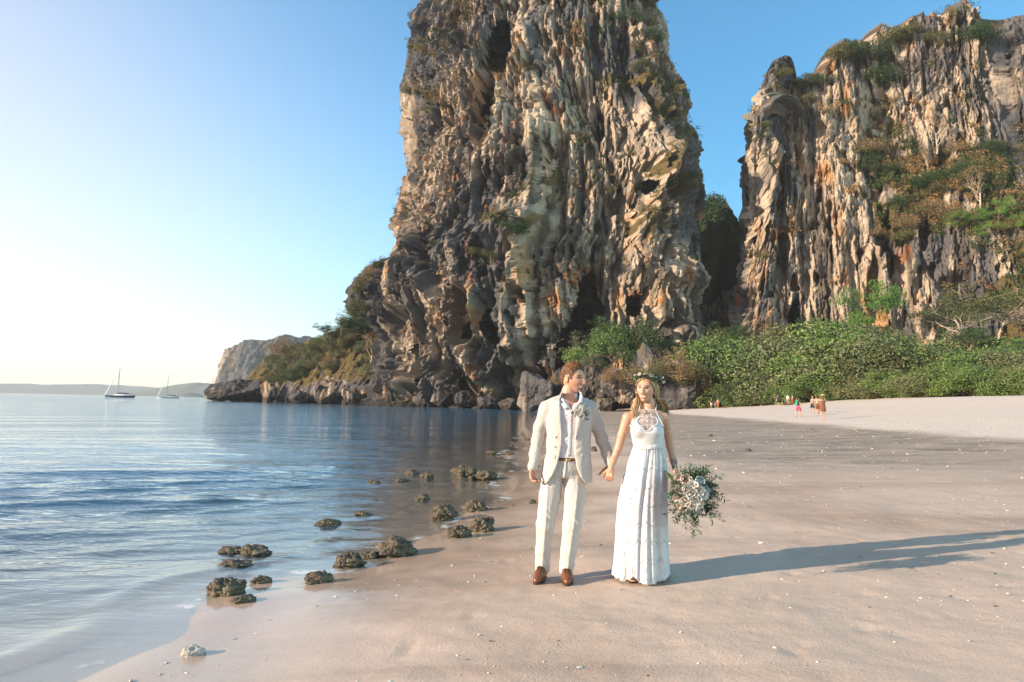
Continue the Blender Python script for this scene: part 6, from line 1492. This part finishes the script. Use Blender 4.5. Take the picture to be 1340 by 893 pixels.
fm = ~(q[:, 2] < line - 0.02)[F].any(1)
cc = BC[rg.integers(0, 4, len(P))] * 0.6; cap_ = (toB(P), F[fm])
paths = []
for i in range(1500):
    a = rg.uniform(-math.pi, math.pi); side = 1 if math.sin(a) > 0 else -1
    az_ = abs(math.degrees(a)); s0 = np.array([0.012 * side + rg.normal(0, 0.004), rg.uniform(-0.075, 0.06), 0.0]); s0[2] = 0.121 * math.sqrt(max(0.02, 1 - (s0[0] / 0.079) ** 2 - (s0[1] / 0.1) ** 2)) + 0.012
    lat = rg.uniform(0.0, 1.0); back_ = rg.uniform(0.25, 1.0)
    m1 = np.array([side * 0.090, -0.02 + 0.085 * back_, 0.02]); m2 = np.array([side * (0.094 - 0.02 * back_), 0.02 + 0.085 * back_, -0.07])
    pts = [toB(s0), toB(np.array([side * 0.060, s0[1] * 0.5 + 0.03 * back_, 0.088])), toB(m1), toB(m2)]
    if side > 0: ends = [K(864 + rg.normal(0, 3) + 3 * back_, 523, 0.0 + 0.06 * back_), K(866 + rg.normal(0, 4), 534 + rg.normal(0, 2), 0.03 + 0.06 * back_), K(867 + rg.normal(0, 5), 545 + rg.uniform(-5, 9), 0.075 + rg.normal(0, .02))]
    elif rg.random() < 0.45: ends = [K(832.5 + rg.normal(0, 2), 527, -0.015 + 0.04 * back_), K(831 + rg.normal(0, 2.5), 537, -0.02), K(832 + rg.normal(0, 3), 547 + rg.uniform(-6, 4), -0.055 + rg.normal(0, .01))]
    else: ends = [K(838 + rg.normal(0, 5), 528, 0.09), K(845 + rg.normal(0, 6), 540, 0.10), K(848 + rg.normal(0, 8), 552, 0.12)]
    ctrl = np.array(pts + ends); n = 11; tt_ = np.linspace(0, len(ctrl) - 1, n); i0 = np.minimum(tt_.astype(int), len(ctrl) - 2); f_ = tt_ - i0
    g_ = lambda j: ctrl[np.clip(i0 + j, 0, len(ctrl) - 1)]
    cr = 0.5 * (2 * g_(0) + (g_(1) - g_(-1)) * f_[:, None] + (2 * g_(-1) - 5 * g_(0) + 4 * g_(1) - g_(2)) * f_[:, None] ** 2 + (3 * g_(0) - g_(-1) - 3 * g_(1) + g_(2)) * f_[:, None] ** 3)
    cr += (0.006 * np.sin(np.linspace(0, 7, n) + rg.uniform(0, 6)) * np.linspace(0, 1, n))[:, None] * np.array([1, 0.4, 0]) + rg.normal(0, 0.002, 3)
    paths.append(cr)
rv, rf, rc = ribbons(paths, 0.0021, rg, np.vstack([BC * 0.6, BC, BC * 1.15]))
hv2, hf2 = merge([cap_, (rv, rf)])
put('hair', (hv2, hf2), HAIR, bride, True, {'tint': np.clip(np.concatenate([cc, rc]), 0.01, 1)})
# flower crown: a separate thing worn on the hair
crown = empty('flower_crown', tuple(toB([0, 0, 0.09]))); tag(crown, 'crown of green leaves and small white flowers on the blonde hair', 'flower crown')
ring = []
for a in np.linspace(0, 2 * math.pi, 37)[:-1]: ring.append(toB([0.092 * math.sin(a), -0.108 * math.cos(a) + 0.02, 0.078 - 0.022 * math.cos(a) * 0 + 0.028 * math.cos(a)]))
ring = np.array(ring); vine = put('vine', tube_np(np.vstack([ring, ring[:1]]), [0.004] * 37, 5), BARK, crown)
for i in range(36):
    ctr = toB([0, 0.02, 0.03]); out = ring[i] - ctr; out /= np.linalg.norm(out); tan_ = ring[(i + 1) % 36] - ring[i - 1]; tan_ /= np.linalg.norm(tan_)
    for s in (-1, 1):
        V, F, C = sprig(ring[i], tan_ * s + out * rg.uniform(0.2, 0.9) + rg.normal(0, .25, 3), 0.034 * (1.0 + 0.9 * (4 <= i <= 15)), rg, EUC + GREENS, 0.024 * (1.0 + 0.45 * (4 <= i <= 15)), 6, 0.0, 0.55); put('leaf_sprig', (V, F), FOLIAGE, crown, False, {'leaf': C})
    if i in (3, 4, 6, 7, 9, 11, 12, 14, 31, 34): V, F, C = bloom(ring[i] + out * 0.012, out, rg.uniform(0.013, 0.020) if i != 11 else 0.034, rg, WHITE, layers=((5, 1.0, 0.3), (4, 0.6, 0.8))); put('flower', (V, F), PETAL, crown, True, {'leaf': C})
# dress: fitted bodice
dress = empty('dress', bride.location); dress.parent = bride; dress.matrix_parent_inverse = Matrix.Translation(-Vector(bride.location))
S = Solid(K(808, 612, -0.25), K(885, 530, 0.2), 0.005)
S.loft([(z_, x_, y_, a_ + 0.009, b_ + 0.010) for (z_, x_, y_, a_, b_) in BODICE[2:]], 0.02, 2.1)
S.ball(K(835.5, 563, -0.075), (0.062, 0.060, 0.064), 0.025); S.ball(K(855.5, 563, -0.072), (0.062, 0.060, 0.064), 0.025)
pL, pR = K(836.5, 536, -0.07), K(858, 536.5, -0.07); qL, qR = K(823.5, 559, -0.09), K(869, 560, -0.09)
def halter(x, y, z):
    l = np.interp(z.ravel(), [qL[2] - 0.05, qL[2], pL[2], pL[2] + 0.02], [qL[0] - 0.06, qL[0], pL[0], pL[0]])[None, None, :]
    r = np.interp(z.ravel(), [qR[2] - 0.05, qR[2], pR[2], pR[2] + 0.02], [qR[0] + 0.06, qR[0], pR[0], pR[0]])[None, None, :]
    return -np.minimum(np.minimum(x - l, r - x), np.minimum(pL[2] - z + 0 * x, 9))
S.field(lambda x, y, z: -halter(x, y, z) * -1 if False else halter(x, y, z), op='sub') if False else None
h_ = -1
sl, gx_, gy_, gz_ = S.box(S.lo, S.lo + S.h * (S.n - 1)); hal = np.broadcast_to(halter(gx_, gy_, gz_), S.F.shape)
S.F = np.maximum(S.F, hal.astype(np.float32)); S.F = np.maximum(S.F, np.broadcast_to(np.where((gz_ > qL[2] - 0.01), gy_ - (YB + 0.01), -1) + 0 * gx_, S.F.shape).astype(np.float32))
V, F = S.mesh(); V = relax(V, F, 1)
# sheer yoke: the upper panel is fine net over the skin
zsh = bzv(558)
fz = V[F].mean(1); panel_c = np.array([bxu(847), 0, bzv(551)])
pu, pv = pixels(V)
qd = np.minimum.reduce([np.hypot(pu - a, pv - b) - r_ for a, b, r_ in ((847, 545.5, 5.2), (847, 558, 5.2), (840, 551.5, 5.2), (854.5, 552, 5.2), (847, 551.5, 5.5))])
yoke_top = (pv < 546 - 0.0 * pu) | ((pv < 556) & (np.abs(pu - 847) < 13 - (pv - 546) * 0.35))
sheer = ((qd < 0) | (pv < 544.5 + 0.03 * np.abs(pu - 847) ** 1.5)) & (V[:, 1] < YB + 0.0)
N = NT('net_lace'); shf = N.attr('sheer'); v = N.obj()
fine = N.rng(N.vor(v, 190, 'DISTANCE_TO_EDGE'), 0.02, 0.12, 1.0, 0.0)
al = N.math('SUBTRACT', 1.0, N.math('MULTIPLY', shf, N.math('SUBTRACT', 0.80, N.math('MULTIPLY', fine, 0.45))))
ln = N.noise(v, 30, 3)
bb = N.bsdf(N.mix(ln, (0.48, 0.48, 0.505), (0.54, 0.54, 0.555)), 0.8, N.bump(N.vor(v, 120), 0.3, 0.002), 0.2); bb.inputs['Alpha'].default_value = 1; N.l(al, bb.inputs['Alpha'])
NETLACE = N.done(bb)
bod = put('bodice', (V, F), NETLACE, dress, True, {'sheer': sheer.astype(float)}); bd_tree = bvh(V, F)
def on_bodice(u, v_, off=0.004):
    d_ = ray(u, v_); d_ = d_ / np.linalg.norm(d_); h_, _, _, _ = bd_tree.ray_cast(Vector(at(u, v_, YB - 0.6)), Vector(d_), 1.2)
    return (np.array(h_) if h_ else K(u, v_, -0.09)) - d_ * off
def trim(name, pts, r_, parent, mat=LACE): put(name, tube_np([on_bodice(u, v_) for u, v_ in pts], [r_] * len(pts), 6), mat, parent)
for (cu, cv, a0, a1) in ((847, 545.2, 190, 350), (847, 558.3, 10, 170), (839.6, 551.6, 100, 260), (854.6, 552, -80, 80)):
    trim('quatrefoil_trim', [(cu + 6.0 * math.cos(math.radians(a)), cv + 6.0 * math.sin(math.radians(a))) for a in np.linspace(a0, a1, 14)], 0.0042, bod)
trim('neckline_trim', [(836.5 + 21.5 * t, 536.6 + 0.4 * t) for t in np.linspace(0, 1, 12)], 0.0045, bod)
trim('halter_edge', [(836.5 - 13 * t ** 1.1, 536.5 + 22 * t) for t in np.linspace(0, 1, 14)], 0.0042, bod); trim('halter_edge', [(858 + 11 * t ** 1.1, 537 + 22 * t) for t in np.linspace(0, 1, 14)], 0.0042, bod)
for (u, v_, s) in ((847, 551.6, 3.6), (847, 545.8, 2.4), (847, 557.6, 2.4), (841, 551.6, 2.4), (853, 552, 2.4)):
    for a in range(0, 360, 60): trim('lace_flower', [(u, v_), (u + s * 0.6 * math.cos(math.radians(a)), v_ + s * 0.6 * math.sin(math.radians(a))), (u + s * math.cos(math.radians(a + 12)), v_ + s * math.sin(math.radians(a + 12)))], 0.0016, bod)
for s, (u0, v0, u1, v1) in enumerate(((836.5, 536.5, 838, 528), (858, 537, 859.5, 529))):
    pts = [on_bodice(u0, v0)] + [K(u0 + (u1 - u0) * t, v0 + (v1 - v0) * t, -0.065 + 0.10 * t) for t in (0.35, 0.7, 1.0)]
    put('neck_strap', tube_np(pts, [0.0045] * 4, 6), LACE, dress)
put('waistband', drape(bd_tree, [(829, 581), (838, 582.5), (848, 583), (858, 582.5), (867, 581)], [(829, 587), (838, 588.5), (848, 589), (858, 588.5), (867, 587)], 24, 4, 0.006, YB), LACE, dress, solid=0.004)
# skirt: gathered at the waist, falling in soft folds to a scalloped hem, the back trailing
def skirt(rows, nfold, amp, seed, nu=210, nv=110, lift=None, scallop=0.012, a0=0.0, a1=2 * math.pi):
    r = np.array(rows); t = np.linspace(0, 1, nv); ph = np.linspace(a0, a1, nu)
    z = np.interp(t, np.linspace(0, 1, len(r)), r[:, 0]); cx, cy_, a, b = (np.interp(t, np.linspace(0, 1, len(r)), r[:, i]) for i in (1, 2, 3, 4))
    for arr in (cx, cy_, a, b):
        for _ in range(10): arr[1:-1] = (arr[:-2] + 2 * arr[1:-1] + arr[2:]) / 4
    Tt, Ph = np.meshgrid(t, ph, indexing='ij')
    f1 = np.abs(np.sin(Ph * nfold / 2 + 1.3 * noise(Ph * 1.6, Tt * 1.2, 0, seed) + 0.6 * Tt)) ** 0.8
    f2 = np.sin(Ph * nfold * 1.7 + 2 * noise(Ph * 2, Tt * 2, 3, seed + 1))
    fold = amp * (0.25 + 0.75 * Tt) * (f1 - 0.5) * (0.6 + 0.8 * noise(Ph * 2.2, 0, 1, seed + 2)) + 0.006 * np.exp(-(Tt / 0.12)) * np.sin(Ph * 46) + amp * 0.22 * f2 * Tt
    X = cx[:, None] + (a[:, None] + fold) * np.cos(Ph); Yy = cy_[:, None] + (b[:, None] + fold) * np.sin(Ph)
    Z = np.repeat(z[:, None], nu, 1); low = sstep(0.75, 1.0, Tt)
    if lift is not None: Z = Z + lift(Ph, X, Yy) * Tt ** 3
    Z = Z + scallop * low * np.abs(np.sin(Ph * 24)) ** 0.7
    return np.stack([X, Yy, Z], -1).reshape(-1, 3), grid_faces(nu, nv, False), Tt.ravel(), Ph.ravel()
rowsk = [(bzv(586), bxu(848.5), YB, 0.124, 0.100), (bzv(600), bxu(847.5), YB + 0.005, 0.150, 0.122), (bzv(625), bxu(845), YB + 0.02, 0.180, 0.150), (bzv(660), bxu(842.5), YB + 0.06, 0.200, 0.190), (bzv(700), bxu(842.5), YB + 0.10, 0.210, 0.220), (bzv(740), bxu(843), YB + 0.13, 0.222, 0.255), (bz0 + 0.014, bxu(843), YB + 0.15, 0.232, 0.280)]
rgl = lambda Ph, X, Y_: 0.075 * sstep(0.2, 0.9, np.cos(Ph)) * 0.5
V, F, tT, tP = skirt(rowsk, 12, 0.036, 5, lift=rgl)
gl_ = ground_z(V[:, 0], V[:, 1]); V[:, 2] = np.maximum(V[:, 2], gl_ + 0.006)
foot_arch = np.exp(-((V[:, 0] - K(826, 770)[0]) / 0.035) ** 2) * sstep(0.93, 1.0, tT) * (V[:, 1] < YB); V[:, 2] += 0.05 * foot_arch
sk = put('skirt', (V, F), LACE, dress, solid=0.003); sk_tree = bvh(V, F)
# sheer overskirt edges and raised lace scallops
def on_skirt(u, v_, off=0.004):
    d_ = ray(u, v_); d_ = d_ / np.linalg.norm(d_); h_, _, _, _ = sk_tree.ray_cast(Vector(at(u, v_, YB - 0.9)), Vector(d_), 1.6)
    return None if h_ is None else np.array(h_) - d_ * off
def lace_line(name, pts, r_):
    q = [p for p in (on_skirt(u, v_) for u, v_ in pts) if p is not None]
    if len(q) > 3:
        q = np.array(q); ok_ = np.r_[True, np.linalg.norm(np.diff(q, axis=0), axis=1) < 0.06]
        q = q[ok_]
        if len(q) > 3: put(name, tube_np(q, [r_] * len(q), 5), LACE, sk)
rg = np.random.default_rng(8)
for v0 in (608, 632, 655, 680, 704, 728, 752):
    wdt = np.interp(v0, [590, 640, 700, 770], [17, 31, 36, 39]); c0 = np.interp(v0, [590, 640, 770], [848, 843, 842]); n = int(2 * wdt / 12)
    for i in range(n):
        u0 = c0 - wdt + (i + 0.5 + 0.5 * ((v0 // 24) % 2) - 0.25 + rg.normal(0, .12)) * 2 * wdt / n
        lace_line('lace_scallop', [(u0 + 6 * math.cos(a), v0 + 9 * math.sin(a) ) for a in np.linspace(0.1 + rg.uniform(0, .5), math.pi - 0.1 - rg.uniform(0, .5), 12)], 0.0017)
        if rg.random() < 0.5: lace_line('lace_scallop', [(u0 + 6 * s_ + rg.normal(0, .5), v0 - 12 * t) for s_ in (1,) for t in np.linspace(0, rg.uniform(.4, 1), 10)], 0.0016)
print('bride', round(time.time() - T0, 1))

# ------------------------------------------------------------------ bouquet
rg = np.random.default_rng(77)
BQ = K(907, 645, -0.20); bq = empty('bouquet', tuple(K(882, 628, -0.16))); tag(bq, 'large trailing bouquet of white flowers and dark greenery in the bride\'s left hand', 'bouquet')
hx = K(884, 628, -0.14)
put('stems', merge([tube_np([K(873 + rg.normal(0, 2), 621 + rg.normal(0, 3), -0.09), hx + rg.normal(0, .008, 3), BQ + rg.normal(0, .03, 3)], [0.0035, 0.004, 0.003], 5) for _ in range(22)]), FOLIAGE, bq, True, None)
st = bq.children[-1]; a_ = st.data.attributes.new('leaf', 'FLOAT_COLOR', 'POINT'); a_.data.foreach_set('color', np.tile(np.array([0.07, 0.12, 0.05, 1], np.float32), len(st.data.vertices)))
flw = [(896, 630, .050, BLUSH), (889, 628, .042, BLUSH), (898, 641, .045, WHITE), (906, 636, .042, WHITE), (903, 649, .050, WHITE), (912, 640, .046, WHITE), (909, 651, .046, WHITE), (917, 647, .042, WHITE), (896, 655, .045, WHITE), (905, 660, .042, WHITE),
       (913, 658, .038, WHITE), (889, 640, .035, BLUSH), (886, 650, .032, BLUSH), (890, 660, .03, BLUSH), (921, 640, .032, ICE), (916, 630, .032, ICE), (924, 633, .028, ICE), (921, 647, .03, ICE), (911, 628, .03, ICE), (926, 642, .026, ICE), (901, 667, .034, WHITE), (912, 667, .03, WHITE)]
for (u, v_, r_, cols) in flw:
    p = at(u, v_, BQ[1] - 0.12 + 0.10 * (((u - 906) / 22) ** 2 + ((v_ - 645) / 24) ** 2)); ax = np.array([(u - 906) / 26 * 0.7, -1, -(v_ - 645) / 26 * 0.6]) + rg.normal(0, .15, 3)
    V, F, C = bloom(p, ax, r_ * 1.15, rg, cols, heart=(0.12, 0.11, 0.06) if cols is WHITE and rg.random() < .35 else (0.6, 0.55, 0.35)); put('flower', (V, F), PETAL, bq, True, {'leaf': C})
for i in range(120):
    a = rg.uniform(0, 2 * math.pi); down = max(0, -math.sin(a)); L = rg.uniform(0.10, 0.17) + 0.10 * down * rg.random()
    p = BQ + np.array([math.cos(a) * 0.07, rg.uniform(-.06, .08), math.sin(a) * 0.07])
    V, F, C = sprig(p, (math.cos(a) + rg.normal(0, .2), rg.uniform(-.5, .3), math.sin(a) + rg.normal(0, .2)), L, rg, GREENS if rg.random() < .75 else EUC, rg.uniform(0.026, 0.044), 18, 0.35, 0.42); put('leaf_sprig', (V, F), FOLIAGE, bq, False, {'leaf': C})
for (u, v_, dx, dz, L) in ((912, 668, .1, -1, .2), (905, 668, -.15, -1, .22), (900, 665, -.2, -1, .16), (925, 655, .8, -.7, .2), (928, 640, .9, -.3, .17), (922, 662, .5, -.9, .15), (912, 622, .4, .6, .16), (925, 628, .8, .4, .14), (885, 668, -.4, -.8, .10), (908, 672, 0.05, -1, .2)):
    V, F, C = sprig(at(u, v_, BQ[1] - .04), (dx, -.2, dz), L, rg, GREENS, 0.05, 16, 0.5, 0.26); put('leaf_sprig', (V, F), FOLIAGE, bq, False, {'leaf': C})
print('couple', round(time.time() - T0, 1))
# ------------------------------------------------------------------ people further up the beach
CL = {k: fabric('cloth_' + k, c_, 200, 0.1) for k, c_ in dict(black=(0.02, 0.02, 0.022), green=(0.02, 0.30, 0.16), pink=(0.42, 0.06, 0.14), brown=(0.16, 0.07, 0.035), straw=(0.50, 0.34, 0.16), navy=(0.03, 0.05, 0.10), white=(0.60, 0.58, 0.56), grey=(0.2, 0.2, 0.2), red=(0.40, 0.05, 0.04), teal=(0.03, 0.22, 0.22)).items()}
def bather(u, vf, Y, px_h, label, top=None, bottom=None, hairc=(0.05, 0.03, 0.02), arms='down', stride=0.12, face=0.0, dress=None, hat=None, pack=None, skin=(0.42, 0.25, 0.17), group=None):
    """small figure: one body surface, clothes and hair as its parts"""
    p = at(u, vf, Y); z0 = gz(p[0], p[1]); Hh = min(max(px_h / FPX * Y, 0.9), 1.85); e = empty('person', (p[0], p[1], z0), face); tag(e, label, 'person', group); k = Hh / 1.75
    h_ = 0.024
    S = Solid((-0.5, -0.5, -0.03), (0.5, 0.5, 1.85), h_)
    S.loft([(0.86, 0, 0, .16, .11), (0.98, 0, 0, .165, .115), (1.10, 0, 0, .13, .095), (1.28, 0, 0, .165, .105), (1.42, 0, 0.01, .15, .08)], 0.03)
    S.cone((0, 0.01, 1.40), (0, 0, 1.56), .055, .05, .03); S.ball((0, 0, 1.635), (.078, .095, .115), .02)
    S.ball((0, -0.098, 1.62), (.016, .018, .022), .01); S.cone((-0.14, 0, 1.40), (0.14, 0, 1.40), .055, .055, .03)
    for s in (-1, 1):
        S.chain([(s * .085, 0, .90), (s * .095, -0.02 + s * stride * .5, .48), (s * .10, 0.03 + s * stride, .07)], [.09, .058, .038], .02)
        S.cone((s * .10, 0.03 + s * stride, .045), (s * .105, -0.12 + s * stride, .03), .038, .03, .02)
        if arms == 'up': S.chain([(s * .18, 0, 1.40), (s * .30, -0.16, 1.34), (s * .09, -0.28, 1.56)], [.05, .04, .03], .015); S.ball((s * .06, -0.30, 1.58), (.035, .035, .045), .01)
        elif arms == 'bent': S.chain([(s * .18, 0, 1.40), (s * .27, 0.03, 1.14), (s * .16, -0.2, 1.08)], [.05, .04, .03], .015); S.ball((s * .13, -0.23, 1.08), (.035, .045, .035), .01)
        else: S.chain([(s * .18, 0, 1.40), (s * .25, 0.03, 1.14), (s * .24, -0.06 - s * stride * .5, .90)], [.05, .04, .03], .015); S.ball((s * .24, -0.07 - s * stride * .5, .84), (.028, .038, .055), .015)
    V, F = S.mesh(); V = relax(V, F, 1)
    def add(nm, VF, mt, at_=None): o = link(nm, mesh_np(nm, VF[0] * k, VF[1], True, at_), mt, e); return o
    add('body', (V, F), SKIN, {'tint': np.tile(np.array(skin), (len(V), 1))})
    def solid(nm, mt, fn, lo=(-.45, -.4, 0), hi=(.45, .4, 1.8)):
        S = Solid(lo, hi, h_); fn(S); VF = S.mesh(); add(nm, (relax(VF[0], VF[1], 1), VF[1]), mt)
    if top:
        def f(S):
            S.loft([(0.96, 0, 0, .18, .135), (1.10, 0, 0, .155, .12), (1.28, 0, 0, .185, .125), (1.42, 0, 0.01, .165, .095)], 0.02)
            for s in (-1, 1): S.cone((s * .15, 0, 1.40), (s * .21, 0.01, 1.28), .072, .062, .02)
        solid('shirt', CL[top], f)
    if bottom:
        def f(S):
            S.loft([(0.80, 0, 0, .19, .135), (0.98, 0, 0, .178, .13), (1.04, 0, 0, .16, .12)], 0.02)
            for s in (-1, 1): S.cone((s * .09, 0.0, .86), (s * .10, -0.02 + s * stride * .5, .56), .105, .095, .02)
        solid('shorts', CL[bottom], f)
    if dress:
        solid('dress', CL[dress], lambda S: S.loft([(0.62, 0, 0, .23, .19), (0.85, 0, 0, .20, .15), (1.08, 0, 0, .155, .12), (1.28, 0, 0, .18, .125), (1.36, 0, 0, .16, .11)], 0.02))
    solid('hair', HAIR, lambda S: (S.ball((0, 0.022, 1.66), (.088, .096, .105), .01), S.cone((0, 0.07, 1.62), (0, 0.09, 1.50 if not hat else 1.42), .06, .05, .02)))
    o = e.children[-1]; a_ = o.data.attributes.new('tint', 'FLOAT_COLOR', 'POINT'); a_.data.foreach_set('color', np.tile(np.array([*hairc, 1], np.float32), len(o.data.vertices)))
    if hat: solid('sun_hat', CL[hat], lambda S: (S.ball((0, 0.0, 1.72), (.22, .22, .028), .01), S.ball((0, 0.01, 1.75), (.105, .115, .09), .02)))
    if pack: solid('backpack', CL[pack], lambda S: S.cone((0, 0.19, 1.08), (0, 0.17, 1.34), .115, .10, .02))
    return e
bather(1077, 553, 48.5, 32.5, 'woman in a straw sun hat and brown dress holding a camera up', dress='brown', hat='straw', arms='up', face=R(170), stride=.04)
bather(1045, 546.5, 60, 26.5, 'walker in a black top and pink shorts with a green backpack', top='black', bottom='pink', pack='green', arms='down', face=R(110), stride=.18)
bather(1063.5, 542, 66, 22, 'walker in a dark top and dark shorts beside the woman in brown swimwear', top='grey', bottom='black', face=R(-60), stride=.14)
bather(1070, 543, 63, 25, 'tall woman in brown swimwear standing behind the straw hat', bottom='brown', face=R(160), hairc=(.25, .13, .05), stride=.1)
bather(1018, 533.5, 112, 14, 'person in a dark top at the edge of the bushes', top='navy', bottom='black', face=R(40))
bather(1031, 531, 112, 14, 'person in a white top standing by the low dark raft', top='white', bottom='grey', face=R(-30), stride=.06)
bather(1037, 530.5, 113, 13, 'tanned bather in red shorts by the low dark raft', bottom='red', face=R(-100), arms='bent')
bather(931, 536, 128, 12.3, 'bather in a black top beside the undercut boulder', top='black', bottom='white', face=R(10), stride=.05)
bather(939.5, 536, 128, 12, 'bather in red swimwear nearer the thicket than the one in black', bottom='red', face=R(-20), stride=.05)
bather(936, 536.4, 127, 7.5, 'small child between the two bathers by the boulder', bottom='teal', face=0, stride=.04)
def low_craft(u, v, Y, L, label, mat):
    p = at(u, v, Y); z0 = gz(p[0], p[1]); V, F = hull_np(L, 0.32 * L, 0.13 * L); o = link('beach_raft', mesh_np('beach_raft', V, F), mat); o.location = (p[0], p[1], z0 + 0.03 * L); tag(o, label, 'raft')
low_craft(1032, 532.5, 111, 1.5, 'low dark raft lying on the sand beside the bathers', CL['brown'])
low_craft(948, 536, 127, 1.0, 'dark bundle lying on the sand by the boulder', CL['red'])
print('bathers', round(time.time() - T0, 1))
# ------------------------------------------------------------------ sea air
hz = bmesh.new(); bmesh.ops.create_cube(hz, size=1.0)
for q in hz.verts: q.co = Vector((q.co.x * 12600, q.co.y * 12600, -9.5 if q.co.z < 0 else 196.0))
me = bpy.data.meshes.new('haze'); hz.to_mesh(me); hz.free()
hm = bpy.data.materials.new('haze'); hm.use_nodes = True; ht = hm.node_tree; ht.nodes.clear()
ho = ht.nodes.new('ShaderNodeOutputMaterial'); hv = ht.nodes.new('ShaderNodeVolumePrincipled')
hv.inputs['Color'].default_value = (0.86, 0.93, 1.0, 1); hv.inputs['Density'].default_value = 0.0001; hv.inputs['Anisotropy'].default_value = 0.0
ht.links.new(hv.outputs[0], ho.inputs['Volume'])
haze = link('haze', me, hm); tag(haze, 'thin bright sea haze over the bay', 'haze', kind='stuff')
print('script seconds', round(time.time() - T0, 1))
